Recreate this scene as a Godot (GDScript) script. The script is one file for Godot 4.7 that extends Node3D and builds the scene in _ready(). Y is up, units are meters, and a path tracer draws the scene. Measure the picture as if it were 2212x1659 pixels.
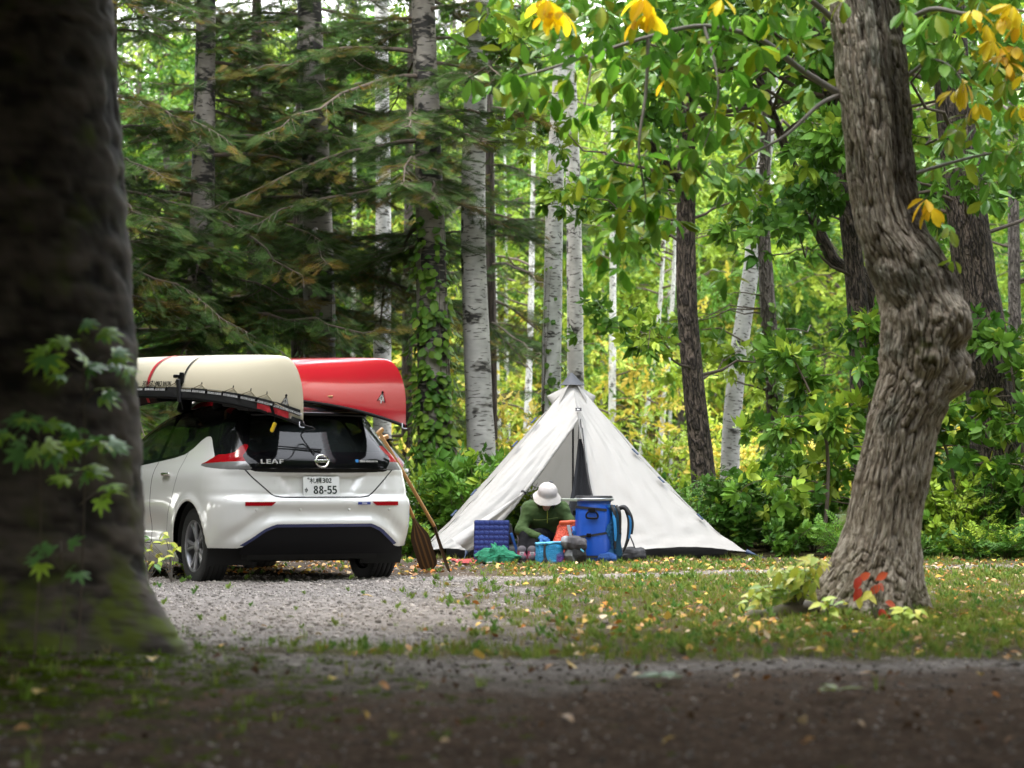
extends Node3D
# A forest campsite: a white car with two canoes, a pyramid tent, a camper packing, between birches, firs and a twisted oak.

const LENS := 5222.0          # focal length in the units of spot()
const EYE := Vector3(0, 0.84, 0)
const TILT := 0.0403          # the camera looks up by 2.31 degrees

var M := {}
var used := {}
var nz := FastNoiseLite.new()
var nz2 := FastNoiseLite.new()
var nz3 := FastNoiseLite.new()
var rng := RandomNumberGenerator.new()

# ---------------------------------------------------------------- mesh builder
class MB:
	var v := PackedVector3Array()
	var uv := PackedVector2Array()
	var c := PackedColorArray()
	var i := PackedInt32Array()
	func vert(p: Vector3, t := Vector2.ZERO, col := Color.WHITE) -> int:
		v.push_back(p)
		uv.push_back(t)
		c.push_back(col)
		return v.size() - 1
	func tri(a: int, b: int, d: int) -> void:
		i.push_back(a)
		i.push_back(b)
		i.push_back(d)
	func quad(a: int, b: int, d: int, e: int) -> void:
		tri(a, b, d)
		tri(a, d, e)
	func face(a: Vector3, b: Vector3, d: Vector3, e: Vector3, col := Color.WHITE) -> void:
		var k := vert(a, Vector2(0, 0), col)
		vert(b, Vector2(1, 0), col)
		vert(d, Vector2(1, 1), col)
		vert(e, Vector2(0, 1), col)
		quad(k, k + 1, k + 2, k + 3)
	func rows(nu: int, nv: int, base: int, wrap: bool) -> void:   # nv rows of nu vertices
		for r in nv - 1:
			for q in (nu if wrap else nu - 1):
				var q2 := (q + 1) % nu
				quad(base + r * nu + q, base + r * nu + q2, base + (r + 1) * nu + q2, base + (r + 1) * nu + q)
	func tube(pts: PackedVector3Array, rad: PackedFloat32Array, sides := 8, col := Color.WHITE, vs := 1.0, us := 1.0) -> void:
		var base := v.size()
		var t0 := (pts[1] - pts[0]).normalized()
		var a := t0.cross(Vector3(0.31, 0.2, 0.93)).normalized()
		var run := 0.0
		for k in pts.size():
			var t := (pts[mini(k + 1, pts.size() - 1)] - pts[maxi(k - 1, 0)]).normalized()
			a = (a - t * a.dot(t)).normalized()
			var b := t.cross(a)
			if k > 0:
				run += pts[k].distance_to(pts[k - 1])
			for s in sides + 1:
				var w := TAU * s / sides
				vert(pts[k] + (a * cos(w) + b * sin(w)) * rad[k], Vector2(us * s / sides, run * vs), col)
		rows(sides + 1, pts.size(), base, false)
		for e in [0, pts.size() - 1]:
			var m := vert(pts[e], Vector2.ZERO, col)
			for s in sides:
				var q: int = base + e * (sides + 1) + s
				if e == 0:
					tri(m, q + 1, q)
				else:
					tri(m, q, q + 1)
	func bar(a: Vector3, b: Vector3, r: float, r2 := -1.0, sides := 8, col := Color.WHITE) -> void:
		tube(PackedVector3Array([a, b]), PackedFloat32Array([r, r if r2 < 0 else r2]), sides, col)
	func box(at: Vector3, size: Vector3, turn := Basis(), col := Color.WHITE) -> void:
		var h := size * 0.5
		for ax in 3:
			for s in [-1.0, 1.0]:
				var n := Vector3.ZERO
				n[ax] = s
				var p := Vector3.ZERO
				p[(ax + 1) % 3] = 1
				var q := Vector3.ZERO
				q[(ax + 2) % 3] = s
				face(at + turn * ((n - p - q) * h), at + turn * ((n - p + q) * h), at + turn * ((n + p + q) * h), at + turn * ((n + p - q) * h), col)
	func rbox(size: Vector3, r: float, xf := Transform3D(), col := Color.WHITE, k := 2, bend = null) -> void:
		# a box with rounded edges, welded, k extra divisions of each flat side; bend moves each point (in the box's own space)
		var h := size * 0.5
		var map := {}
		for ax in 3:
			var u := (ax + 1) % 3
			var w := (ax + 2) % 3
			var cu := _cuts(h[u], r, k)
			var cw := _cuts(h[w], r, k)
			for s in [-1.0, 1.0]:
				var ids := PackedInt32Array()
				for a in cu:
					for b in cw:
						var p := Vector3.ZERO
						p[ax] = s * h[ax]
						p[u] = a
						p[w] = b
						var inner := p.clamp(-h + Vector3.ONE * r, h - Vector3.ONE * r)
						p = inner + (p - inner).normalized() * r
						var key := Vector3i((p * 20000.0).round())
						if not map.has(key):
							var t := Vector2(p[u] / size[u] + 0.5, p[w] / size[w] + 0.5)
							if bend != null:
								p = bend.call(p)
							map[key] = vert(xf * p, t, col)
						ids.push_back(map[key])
				for a in cu.size() - 1:
					for b in cw.size() - 1:
						var q := a * cw.size() + b
						if s > 0:
							quad(ids[q], ids[q + 1], ids[q + cw.size() + 1], ids[q + cw.size()])
						else:
							quad(ids[q], ids[q + cw.size()], ids[q + cw.size() + 1], ids[q + 1])
	func _cuts(h: float, r: float, k: int) -> PackedFloat32Array:
		var o := PackedFloat32Array([-h, -h + r * 0.42])
		for q in k + 1:
			o.push_back(lerpf(-h + r, h - r, float(q) / k))
		o.push_back(h - r * 0.42)
		o.push_back(h)
		return o
	func lathe(prof: PackedVector2Array, sides := 24, xf := Transform3D(), col := Color.WHITE, vs := 1.0) -> void:
		var base := v.size()
		for k in prof.size():
			for s in sides + 1:
				var w := TAU * s / sides
				vert(xf * Vector3(cos(w) * prof[k].x, prof[k].y, sin(w) * prof[k].x), Vector2(float(s) / sides, prof[k].y * vs), col)
		rows(sides + 1, prof.size(), base, false)
	func ball(at: Vector3, r: Vector3, sides := 14, rings := 8, col := Color.WHITE, turn := Basis()) -> void:
		var base := v.size()
		for k in rings + 1:
			var e := PI * k / rings
			for s in sides + 1:
				var w := TAU * s / sides
				vert(at + turn * (Vector3(sin(e) * cos(w), -cos(e), sin(e) * sin(w)) * r), Vector2(float(s) / sides, float(k) / rings), col)
		rows(sides + 1, rings + 1, base, false)
	func merge(o: MB, xf := Transform3D(), tint := Color.WHITE) -> void:
		var base := v.size()
		for k in o.v.size():
			vert(xf * o.v[k], o.uv[k], o.c[k] * tint)
		for k in o.i:
			i.push_back(base + k)
	func mesh(flat := false, weld := false) -> ArrayMesh:
		var a := []
		a.resize(Mesh.ARRAY_MAX)
		var n := PackedVector3Array()
		if flat:
			var fv := PackedVector3Array()
			var fu := PackedVector2Array()
			var fc := PackedColorArray()
			for k in range(0, i.size(), 3):
				var m := (v[i[k + 2]] - v[i[k]]).cross(v[i[k + 1]] - v[i[k]]).normalized()
				for q in 3:
					fv.push_back(v[i[k + q]])
					fu.push_back(uv[i[k + q]])
					fc.push_back(c[i[k + q]])
					n.push_back(m)
			a[Mesh.ARRAY_VERTEX] = fv
			a[Mesh.ARRAY_TEX_UV] = fu
			a[Mesh.ARRAY_COLOR] = fc
			a[Mesh.ARRAY_NORMAL] = n
		else:
			n.resize(v.size())
			for k in range(0, i.size(), 3):
				var p := v[i[k]]
				var m := (v[i[k + 2]] - p).cross(v[i[k + 1]] - p)
				n[i[k]] += m
				n[i[k + 1]] += m
				n[i[k + 2]] += m
			if weld:   # vertices at one place share their normal (the seam of a tube)
				var sum := {}
				for k in v.size():
					var key := Vector3i((v[k] * 5000.0).round())
					sum[key] = sum.get(key, Vector3.ZERO) + n[k]
				for k in v.size():
					n[k] = sum[Vector3i((v[k] * 5000.0).round())]
			for k in n.size():
				n[k] = n[k].normalized() if n[k].length_squared() > 1e-24 else Vector3.UP
			a[Mesh.ARRAY_VERTEX] = v
			a[Mesh.ARRAY_TEX_UV] = uv
			a[Mesh.ARRAY_COLOR] = c
			a[Mesh.ARRAY_NORMAL] = n
			a[Mesh.ARRAY_INDEX] = i
		var out := ArrayMesh.new()
		out.add_surface_from_arrays(Mesh.PRIMITIVE_TRIANGLES, a)
		return out

# ---------------------------------------------------------------- small helpers
func spot(x: float, y: float, d: float) -> Vector3:          # a point at the depth d, seen at (x, y) of a 2212 x 1659 picture
	var ray := Vector3((x - 1106.0) / LENS, (829.5 - y) / LENS, -1).rotated(Vector3.RIGHT, TILT)
	return EYE + ray * (d / -ray.z)

func foot(x: float, d: float) -> Vector3:                    # a point on the ground at depth d
	var p := spot(x, 1040, d)
	return Vector3(p.x, land(p.x, -d), -d)

func land(x: float, z: float) -> float:                      # height of the ground
	var h := 0.02 * nz.get_noise_2d(x * 40.0, z * 40.0)
	h += 0.09 * exp(-((x + 2.5) ** 2 / 2.0 + (z + 10.3) ** 2 / 4.5))
	h += 0.015 * exp(-((x - 2.4) ** 2 / 0.9 + (z + 15.4) ** 2 / 0.9))
	return h

func numbered(called: String) -> String:
	used[called] = used.get(called, -1) + 1
	return called if used[called] == 0 else "%s_%03d" % [called, used[called]]

func tag(o: Node, label: String, category: String, group := "") -> Node:
	o.set_meta("label", label)
	o.set_meta("category", category)
	if group:
		o.set_meta("group", group)
	return o

func thing(called: String, label: String, category: String, at := Vector3.ZERO, turn := 0.0, group := "") -> Node3D:
	var o := Node3D.new()
	o.name = numbered(called)
	add_child(o)
	o.position = at
	o.rotation.y = turn
	tag(o, label, category, group)
	return o

func put(called: String, mesh: Mesh, m: Material, parent: Node = null, at := Transform3D()) -> MeshInstance3D:
	var o := MeshInstance3D.new()
	o.mesh = mesh
	o.material_override = m
	o.transform = at
	if parent == null:
		o.name = numbered(called)
		add_child(o)
	else:
		o.name = called
		parent.add_child(o, true)
		if called in ["branches", "stems", "cord_loops", "characters"]:   # too fine to pick apart
			o.set_meta("kind", "stuff")
	return o

func many(called: String, mesh: Mesh, m: Material, where: Array, tints: Array, parent: Node = null) -> MultiMeshInstance3D:
	var mm := MultiMesh.new()
	mm.transform_format = MultiMesh.TRANSFORM_3D
	mm.use_colors = true
	mm.mesh = mesh
	mm.instance_count = where.size()
	for k in where.size():
		mm.set_instance_transform(k, where[k])
		mm.set_instance_color(k, tints[k])
	var o := MultiMeshInstance3D.new()
	o.multimesh = mm
	o.material_override = m
	o.set_meta("kind", "stuff")
	if parent == null:
		o.name = numbered(called)
		add_child(o)
	else:
		o.name = called
		parent.add_child(o, true)
	return o

func lin(r: float, g: float, b: float) -> Color:
	return Color(r, g, b).linear_to_srgb()

func mat(col: Color, rough := 0.6, more := {}) -> StandardMaterial3D:   # col is a real-world (linear) base colour
	var m := StandardMaterial3D.new()
	m.albedo_color = col.linear_to_srgb()
	m.roughness = rough
	for k in more:
		m.set(k, more[k])
	return m

func leafy(rough: float, back: float) -> StandardMaterial3D:
	return mat(Color.WHITE, rough, {"vertex_color_use_as_albedo": true, "backlight_enabled": true, "backlight": Color(back, back, back * 0.9), "metallic_specular": 0.3, "cull_mode": BaseMaterial3D.CULL_DISABLED})

func smooth_path(pts: Array, per: int) -> PackedVector3Array:
	var o := PackedVector3Array()
	for k in pts.size() - 1:
		for q in per:
			o.push_back((pts[k] as Vector3).cubic_interpolate(pts[k + 1], pts[maxi(k - 1, 0)], pts[mini(k + 2, pts.size() - 1)], float(q) / per))
	o.push_back(pts[-1])
	return o

func smooth_row(pts: Array, per: int) -> PackedFloat32Array:
	var o := PackedFloat32Array()
	for k in pts.size() - 1:
		for q in per:
			o.push_back(lerpf(pts[k], pts[k + 1], float(q) / per))
	o.push_back(pts[-1])
	return o

func look(t: Vector3, up := Vector3.UP) -> Basis:            # y along t
	var y := t.normalized()
	var x := y.cross(up)
	if x.length() < 0.01:
		x = y.cross(Vector3.RIGHT)
	x = x.normalized()
	return Basis(x, y, x.cross(y))

func some_basis() -> Basis:
	return Basis(Vector3(rng.randfn(), rng.randfn(), rng.randfn()).normalized(), rng.randf() * TAU)

func shade(c: Color, spread := 0.2) -> Color:
	var k := 1.0 + rng.randf_range(-spread, spread)
	return Color(c.r * k * rng.randf_range(0.92, 1.08), c.g * k, c.b * k * rng.randf_range(0.9, 1.1))

# ---------------------------------------------------------------- scene order
func _ready() -> void:
	rng.seed = 7
	nz.seed = 3
	nz.frequency = 0.02
	nz2.seed = 11
	nz2.noise_type = FastNoiseLite.TYPE_SIMPLEX
	nz2.frequency = 1.0
	nz2.fractal_octaves = 3
	nz3.seed = 23
	nz3.noise_type = FastNoiseLite.TYPE_SIMPLEX_SMOOTH
	nz3.frequency = 1.0
	nz3.fractal_octaves = 1
	view_and_light()
	materials()
	ground()
	ground_cover()
	mid_trees()
	oak()
	front_tree()
	far_forest()
	shade_trees()
	ring_trees()
	undergrowth()
	tent()
	car_and_boats()
	camp()
	camper()
	small_plants()
	fallen_leaves()

func view_and_light() -> void:
	var cam := Camera3D.new()
	cam.name = "camera"
	add_child(cam)
	cam.position = EYE
	cam.rotation.x = TILT
	cam.near = 0.1
	cam.far = 900
	var at := CameraAttributesPhysical.new()
	at.frustum_focal_length = 75.55
	at.frustum_focus_distance = 23.0
	at.frustum_near = 0.1
	at.frustum_far = 900
	at.exposure_aperture = 2.4
	cam.attributes = at
	cam.fov = rad_to_deg(2.0 * atan(829.5 / LENS))
	var e := Environment.new()
	e.background_mode = Environment.BG_SKY
	var s := ProceduralSkyMaterial.new()
	s.sky_top_color = Color(0.95, 0.965, 1.0)
	s.sky_horizon_color = Color(1.0, 0.99, 0.97)
	s.sky_curve = 0.2
	s.ground_bottom_color = lin(0.05, 0.06, 0.03)
	s.ground_horizon_color = lin(0.10, 0.12, 0.07)
	s.sun_angle_max = 20.0
	s.sky_energy_multiplier = 1.0
	e.sky = Sky.new()
	e.sky.sky_material = s
	e.tonemap_mode = Environment.TONE_MAPPER_LINEAR
	e.tonemap_exposure = 7.6
	e.sdfgi_enabled = true
	e.ssao_enabled = true
	e.ssil_enabled = true
	var we := WorldEnvironment.new()
	we.name = "world_environment"
	we.environment = e
	add_child(we)
	var sun := DirectionalLight3D.new()
	sun.name = "sun"
	sun.light_color = Color(1.0, 0.96, 0.9)
	sun.light_energy = 0.17
	sun.light_angular_distance = 12.0
	sun.shadow_enabled = true
	sun.sky_mode = DirectionalLight3D.SKY_MODE_LIGHT_ONLY
	add_child(sun)
	sun.look_at_from_position(Vector3.ZERO, Vector3(0.45, -1.0, -0.08), Vector3.FORWARD)

# ---------------------------------------------------------------- materials
func grain(w: int, h: int, freq: float, sd: int, octaves := 3, sx := 1, sy := 1, kind := FastNoiseLite.TYPE_SIMPLEX_SMOOTH) -> PackedByteArray:
	var n := FastNoiseLite.new()
	n.seed = sd
	n.noise_type = kind
	n.frequency = freq
	n.fractal_octaves = octaves
	var im := n.get_seamless_image(w / sx, h / sy, false, false, 0.15)
	im.convert(Image.FORMAT_L8)
	if sx > 1 or sy > 1:
		im.resize(w, h, Image.INTERPOLATE_CUBIC)
	return im.get_data()

func picture(w: int, h: int, rgb: PackedByteArray) -> ImageTexture:
	return ImageTexture.create_from_image(Image.create_from_data(w, h, false, Image.FORMAT_RGB8 if rgb.size() == w * h * 3 else Image.FORMAT_L8, rgb))

func birch_bark(sd: int, base: Color, dark: float) -> StandardMaterial3D:
	var w := 256
	var h := 1024
	var tone := grain(w, h, 0.012, sd)
	var fine := grain(w, h, 0.08, sd + 1, 3, 4, 1)
	var streak := grain(w, h, 0.11, sd + 2, 2, 6, 1)
	var patch := grain(w, h, 0.008, sd + 3, 4, 2, 1)
	var scar := PackedFloat32Array()
	scar.resize(w * h)
	var r := RandomNumberGenerator.new()
	r.seed = sd
	for k in int(20 + 24 * dark):      # the dark brows over the scars of old branches
		var cx := r.randi() % w
		var cy := r.randi() % h
		var half := r.randi_range(5, 20)
		var drop := r.randf_range(0.25, 0.8)
		var thick := r.randi_range(2, 5)
		for x in range(-half, half + 1):
			var y0 := cy + int(abs(x) * drop + r.randf() * 2.0)
			var t := int(thick * (1.0 - 0.75 * abs(float(x)) / half)) + 1
			for y in t:
				scar[((y0 + y + h) % h) * w + (cx + x + w) % w] = 1.0
		if r.randf() < 0.35 + dark:
			for y in range(0, half):
				for x in range(-y / 2 - 1, y / 2 + 2):
					if r.randf() < 0.7:
						scar[((cy + y + 6 + h) % h) * w + (cx + x + w) % w] = maxf(0.55, scar[((cy + y + 6 + h) % h) * w + (cx + x + w) % w])
	var rgb := PackedByteArray()
	rgb.resize(w * h * 3)
	var hi := PackedByteArray()
	hi.resize(w * h)
	for k in w * h:
		var f := 0.80 + 0.22 * tone[k] / 255.0 + 0.10 * (fine[k] / 255.0 - 0.5)
		var s := clampf((streak[k] - 178.0) / 16.0, 0, 1) * 0.6
		s = maxf(s, clampf((patch[k] - (205.0 - 105.0 * dark)) / 22.0, 0, 1) * clampf((fine[k] - 78.0) / 50.0, 0.25, 1) * 0.92)
		s = maxf(s, scar[k] * clampf(fine[k] / 120.0, 0.4, 1.0))
		f = lerpf(f, 0.2, s)
		rgb[k * 3] = clampi(int(base.r8 * f), 0, 255)
		rgb[k * 3 + 1] = clampi(int(base.g8 * f * lerpf(1.0, 0.97, s)), 0, 255)
		rgb[k * 3 + 2] = clampi(int(base.b8 * f * lerpf(1.0, 0.92, s)), 0, 255)
		hi[k] = clampi(int(150 + 50 * (fine[k] / 255.0 - 0.5) - 70 * s), 0, 255)
	var m := mat(Color.WHITE, 0.75)
	m.albedo_texture = picture(w, h, rgb)
	m.heightmap_enabled = true
	m.heightmap_texture = picture(w, h, hi)
	m.heightmap_scale = 1.5
	return m

func furrowed_bark(sd: int, light: Color, deep: Color, depth: float) -> StandardMaterial3D:
	var w := 256
	var h := 512
	var ridge := grain(w, h, 0.035, sd, 3, 1, 4)
	var ridge2 := grain(w, h, 0.07, sd + 5, 2, 1, 4)
	var tone := grain(w, h, 0.02, sd + 7)
	var rgb := PackedByteArray()
	rgb.resize(w * h * 3)
	var hi := PackedByteArray()
	hi.resize(w * h)
	for k in w * h:
		var f := minf(absf(ridge[k] - 128.0) / 46.0, 1.0)
		f = minf(f, 0.35 + absf(ridge2[k] - 128.0) / 40.0)
		var c := deep.lerp(light, clampf(f, 0, 1) * (0.7 + 0.5 * tone[k] / 255.0))
		rgb[k * 3] = c.r8
		rgb[k * 3 + 1] = c.g8
		rgb[k * 3 + 2] = c.b8
		hi[k] = clampi(int(f * 215 + tone[k] * 0.12), 0, 255)
	var m := mat(Color.WHITE, 0.9)
	m.albedo_texture = picture(w, h, rgb)
	m.heightmap_enabled = true
	m.heightmap_texture = picture(w, h, hi)
	m.heightmap_scale = depth
	return m

func speckle(w: int, sd: int, freq: float, lo: float, hi: float, kind := FastNoiseLite.TYPE_CELLULAR) -> ImageTexture:
	var a := grain(w, w, freq, sd, 2, 1, 1, kind)
	var b := grain(w, w, freq * 0.3, sd + 1, 4)
	var rgb := PackedByteArray()
	rgb.resize(w * w * 3)
	for k in w * w:
		var f := 255.0 * lerpf(lo, hi, clampf(a[k] / 255.0 * 0.65 + b[k] / 255.0 * 0.35, 0, 1))
		rgb[k * 3] = int(f)
		rgb[k * 3 + 1] = int(f)
		rgb[k * 3 + 2] = int(f)
	return picture(w, w, rgb)

func weave(sd: int, freq: float) -> ImageTexture:
	return picture(256, 256, grain(256, 256, freq, sd, 4))

func materials() -> void:
	M.birch = birch_bark(21, Color8(206, 202, 196), 0.25)
	M.birch_clean = birch_bark(31, Color8(214, 212, 208), 0.02)
	M.birch_dark = birch_bark(41, Color8(150, 142, 132), 0.78)
	M.oak_dark = furrowed_bark(51, Color8(112, 98, 86), Color8(38, 31, 26), 5.0)
	M.fir_bark = furrowed_bark(61, Color8(104, 92, 84), Color8(52, 44, 40), 3.0)
	M.grey_bark = furrowed_bark(71, Color8(128, 118, 110), Color8(62, 54, 49), 3.0)
	M.twig = mat(Color(0.10, 0.075, 0.055), 0.85)
	M.twig_grey = mat(Color(0.19, 0.17, 0.15), 0.85)
	M.leaf = leafy(0.45, 0.8)
	M.gloss_leaf = leafy(0.36, 0.7)
	M.needle = leafy(0.5, 0.35)
	M.dry_leaf = leafy(0.55, 0.4)
	M.needle.metallic_specular = 0.15
	M.dry_leaf.metallic_specular = 0.1
	M.grass = leafy(0.6, 0.8)
	M.grass.metallic_specular = 0.1
	M.tinted = mat(Color.WHITE, 0.85, {"vertex_color_use_as_albedo": true})
	var g := mat(Color.WHITE, 0.95, {"vertex_color_use_as_albedo": true, "uv1_triplanar": true, "uv1_world_triplanar": true, "uv1_scale": Vector3(0.8, 0.8, 0.8), "metallic_specular": 0.0})
	var sp := speckle(512, 5, 0.06, 0.45, 1.0)
	g.albedo_texture = sp
	g.heightmap_enabled = true
	g.heightmap_texture = sp
	g.heightmap_scale = 2.5
	M.ground = g

# ---------------------------------------------------------------- ground
func sm(a: float, b: float, x: float) -> float:
	return smoothstep(a, b, x)

func zones(x: float, z: float) -> Dictionary:               # shares of what covers the ground
	var d := -z
	var n := nz.get_noise_2d(x * 55.0, z * 55.0)
	var n2 := nz.get_noise_2d(x * 160.0 + 400.0, z * 160.0)
	var wob := n * 0.9 + n2 * 0.35
	var gravel := (1.0 - sm(-0.9, 0.9, x + wob * 1.2)) * sm(11.6, 12.4, d + wob * 0.4) * (1.0 - sm(20.9, 21.7, d + wob * 0.5))
	var way := 20.9 + 0.62 * maxf(0, x)
	gravel = maxf(gravel, (1.0 - sm(0.4, 0.75, absf(d - way) + n2 * 0.3)) * sm(-4.0, -1.5, x) * 0.95)
	gravel = maxf(gravel, sm(10.1 - 1.0 * sm(-2.1, -1.3, x) * (1.0 - sm(-0.3, 1.2, x)), 10.9, d + wob * 0.6) * (1.0 - sm(11.1, 11.8, d + wob * 0.6)) * 0.8)
	gravel = maxf(gravel, 0.55 * (1.0 - sm(9.9, 10.5, d + wob * 0.5)) * sm(-2.4, -0.8, x + wob * 0.4))
	var strip := sm(11.2, 11.6, d + wob * 0.25) * (1.0 - sm(11.9, 12.6, d + wob * 0.3)) * sm(-1.3, -0.5, x + wob * 0.5) * clampf(0.55 + n2 * 1.6, 0.05, 1)
	var lawn := sm(-0.7, 0.9, x + wob * 1.2) * sm(11.6, 12.3, d) * (1.0 - sm(24.3, 25.5, d + wob)) * (1.0 - gravel)
	var grass := maxf(strip, lawn * clampf(0.52 + n2 * 1.5, 0.06, 1))
	var moss := (1.0 - sm(0.0, 0.45, n2 + 0.16)) * (exp(-((x + 2.5) ** 2 / 2.2 + (z + 9.6) ** 2 / 5.0)) + 0.8 * exp(-((x - 2.5) ** 2 / 1.2 + (z + 14.3) ** 2 / 1.4)))
	moss = clampf(moss * 1.5, 0, 1)
	var wild := sm(25.6, 26.6, d + n)
	return {"gravel": gravel, "grass": clampf(grass, 0, 1), "moss": moss, "wild": wild, "n": n, "n2": n2}

func ground() -> void:
	var xs := PackedFloat32Array()
	for k in [-300, -150, -80, -50, -35, -25, -18, -13, -10, -8]:
		xs.push_back(k)
	var q := -7.0
	while q < 7.01:
		xs.push_back(q)
		q += 0.06
	for k in [8, 10, 13, 18, 25, 35, 50, 80, 150, 300]:
		xs.push_back(k)
	var zs := PackedFloat32Array()
	for k in [40, 20, 10, 4, 1, -2, -4]:
		zs.push_back(k)
	q = 5.0
	while q < 30.0:
		zs.push_back(-q)
		q += 0.045 + 0.0022 * q
	for k in [31, 33, 36, 40, 46, 54, 64, 80, 100, 130, 180, 260, 500]:
		zs.push_back(-k)
	var mb := MB.new()
	for z in zs:
		for x in xs:
			var y := land(x, z)
			var t := zones(x, z)
			y += t.n2 * 0.012 + t.moss * 0.015
			if absf(x) < 7.1 and z < -4.9 and z > -30.0:
				y += 0.006 * nz2.get_noise_2d(x * 9.0, z * 9.0)
			var col := Color(0.17, 0.135, 0.105)
			col = col.lerp(Color(0.43, 0.385, 0.35), t.gravel)
			col = col.lerp(Color(0.19, 0.18, 0.075), t.grass * 0.8)
			col = col.lerp(Color(0.075, 0.10, 0.016), t.moss)
			col = col.lerp(Color(0.06, 0.055, 0.03), t.wild)
			if z < -40.0:
				col = col.lerp(Color(0.14, 0.17, 0.06), sm(40, 60, -z))
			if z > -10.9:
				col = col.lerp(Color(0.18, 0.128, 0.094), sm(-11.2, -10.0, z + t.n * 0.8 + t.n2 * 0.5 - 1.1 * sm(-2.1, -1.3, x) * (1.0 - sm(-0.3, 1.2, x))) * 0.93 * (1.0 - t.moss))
			col = col * (1.0 + 0.3 * t.n2)
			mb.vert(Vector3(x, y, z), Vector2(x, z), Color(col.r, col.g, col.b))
	mb.rows(xs.size(), zs.size(), 0, false)
	var o := put("ground", mb.mesh(), M.ground)
	tag(o, "campground floor of grey gravel, grass, moss and dark soil", "ground")
	o.set_meta("kind", "structure")

func leaf_shape(mb: MB, at: Transform3D, length: float, width: float, col: Color, bend := 0.2, fold := 0.25, segs := 3) -> void:
	# a leaf along +y of its frame, its face towards +z
	var base := mb.v.size()
	for k in segs + 1:
		var t := float(k) / segs
		var w := width * 0.5 * sin(PI * pow(t, 0.8)) if k < segs else 0.0
		if k == 0:
			w = width * 0.04
		var y := length * t
		var dz := -bend * length * t * t
		mb.vert(at * Vector3(-w, y, dz + fold * w), Vector2(0, t), col)
		mb.vert(at * Vector3(0, y, dz), Vector2(0.5, t), col)
		mb.vert(at * Vector3(w, y, dz + fold * w), Vector2(1, t), col)
	mb.rows(3, segs + 1, base, false)

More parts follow.
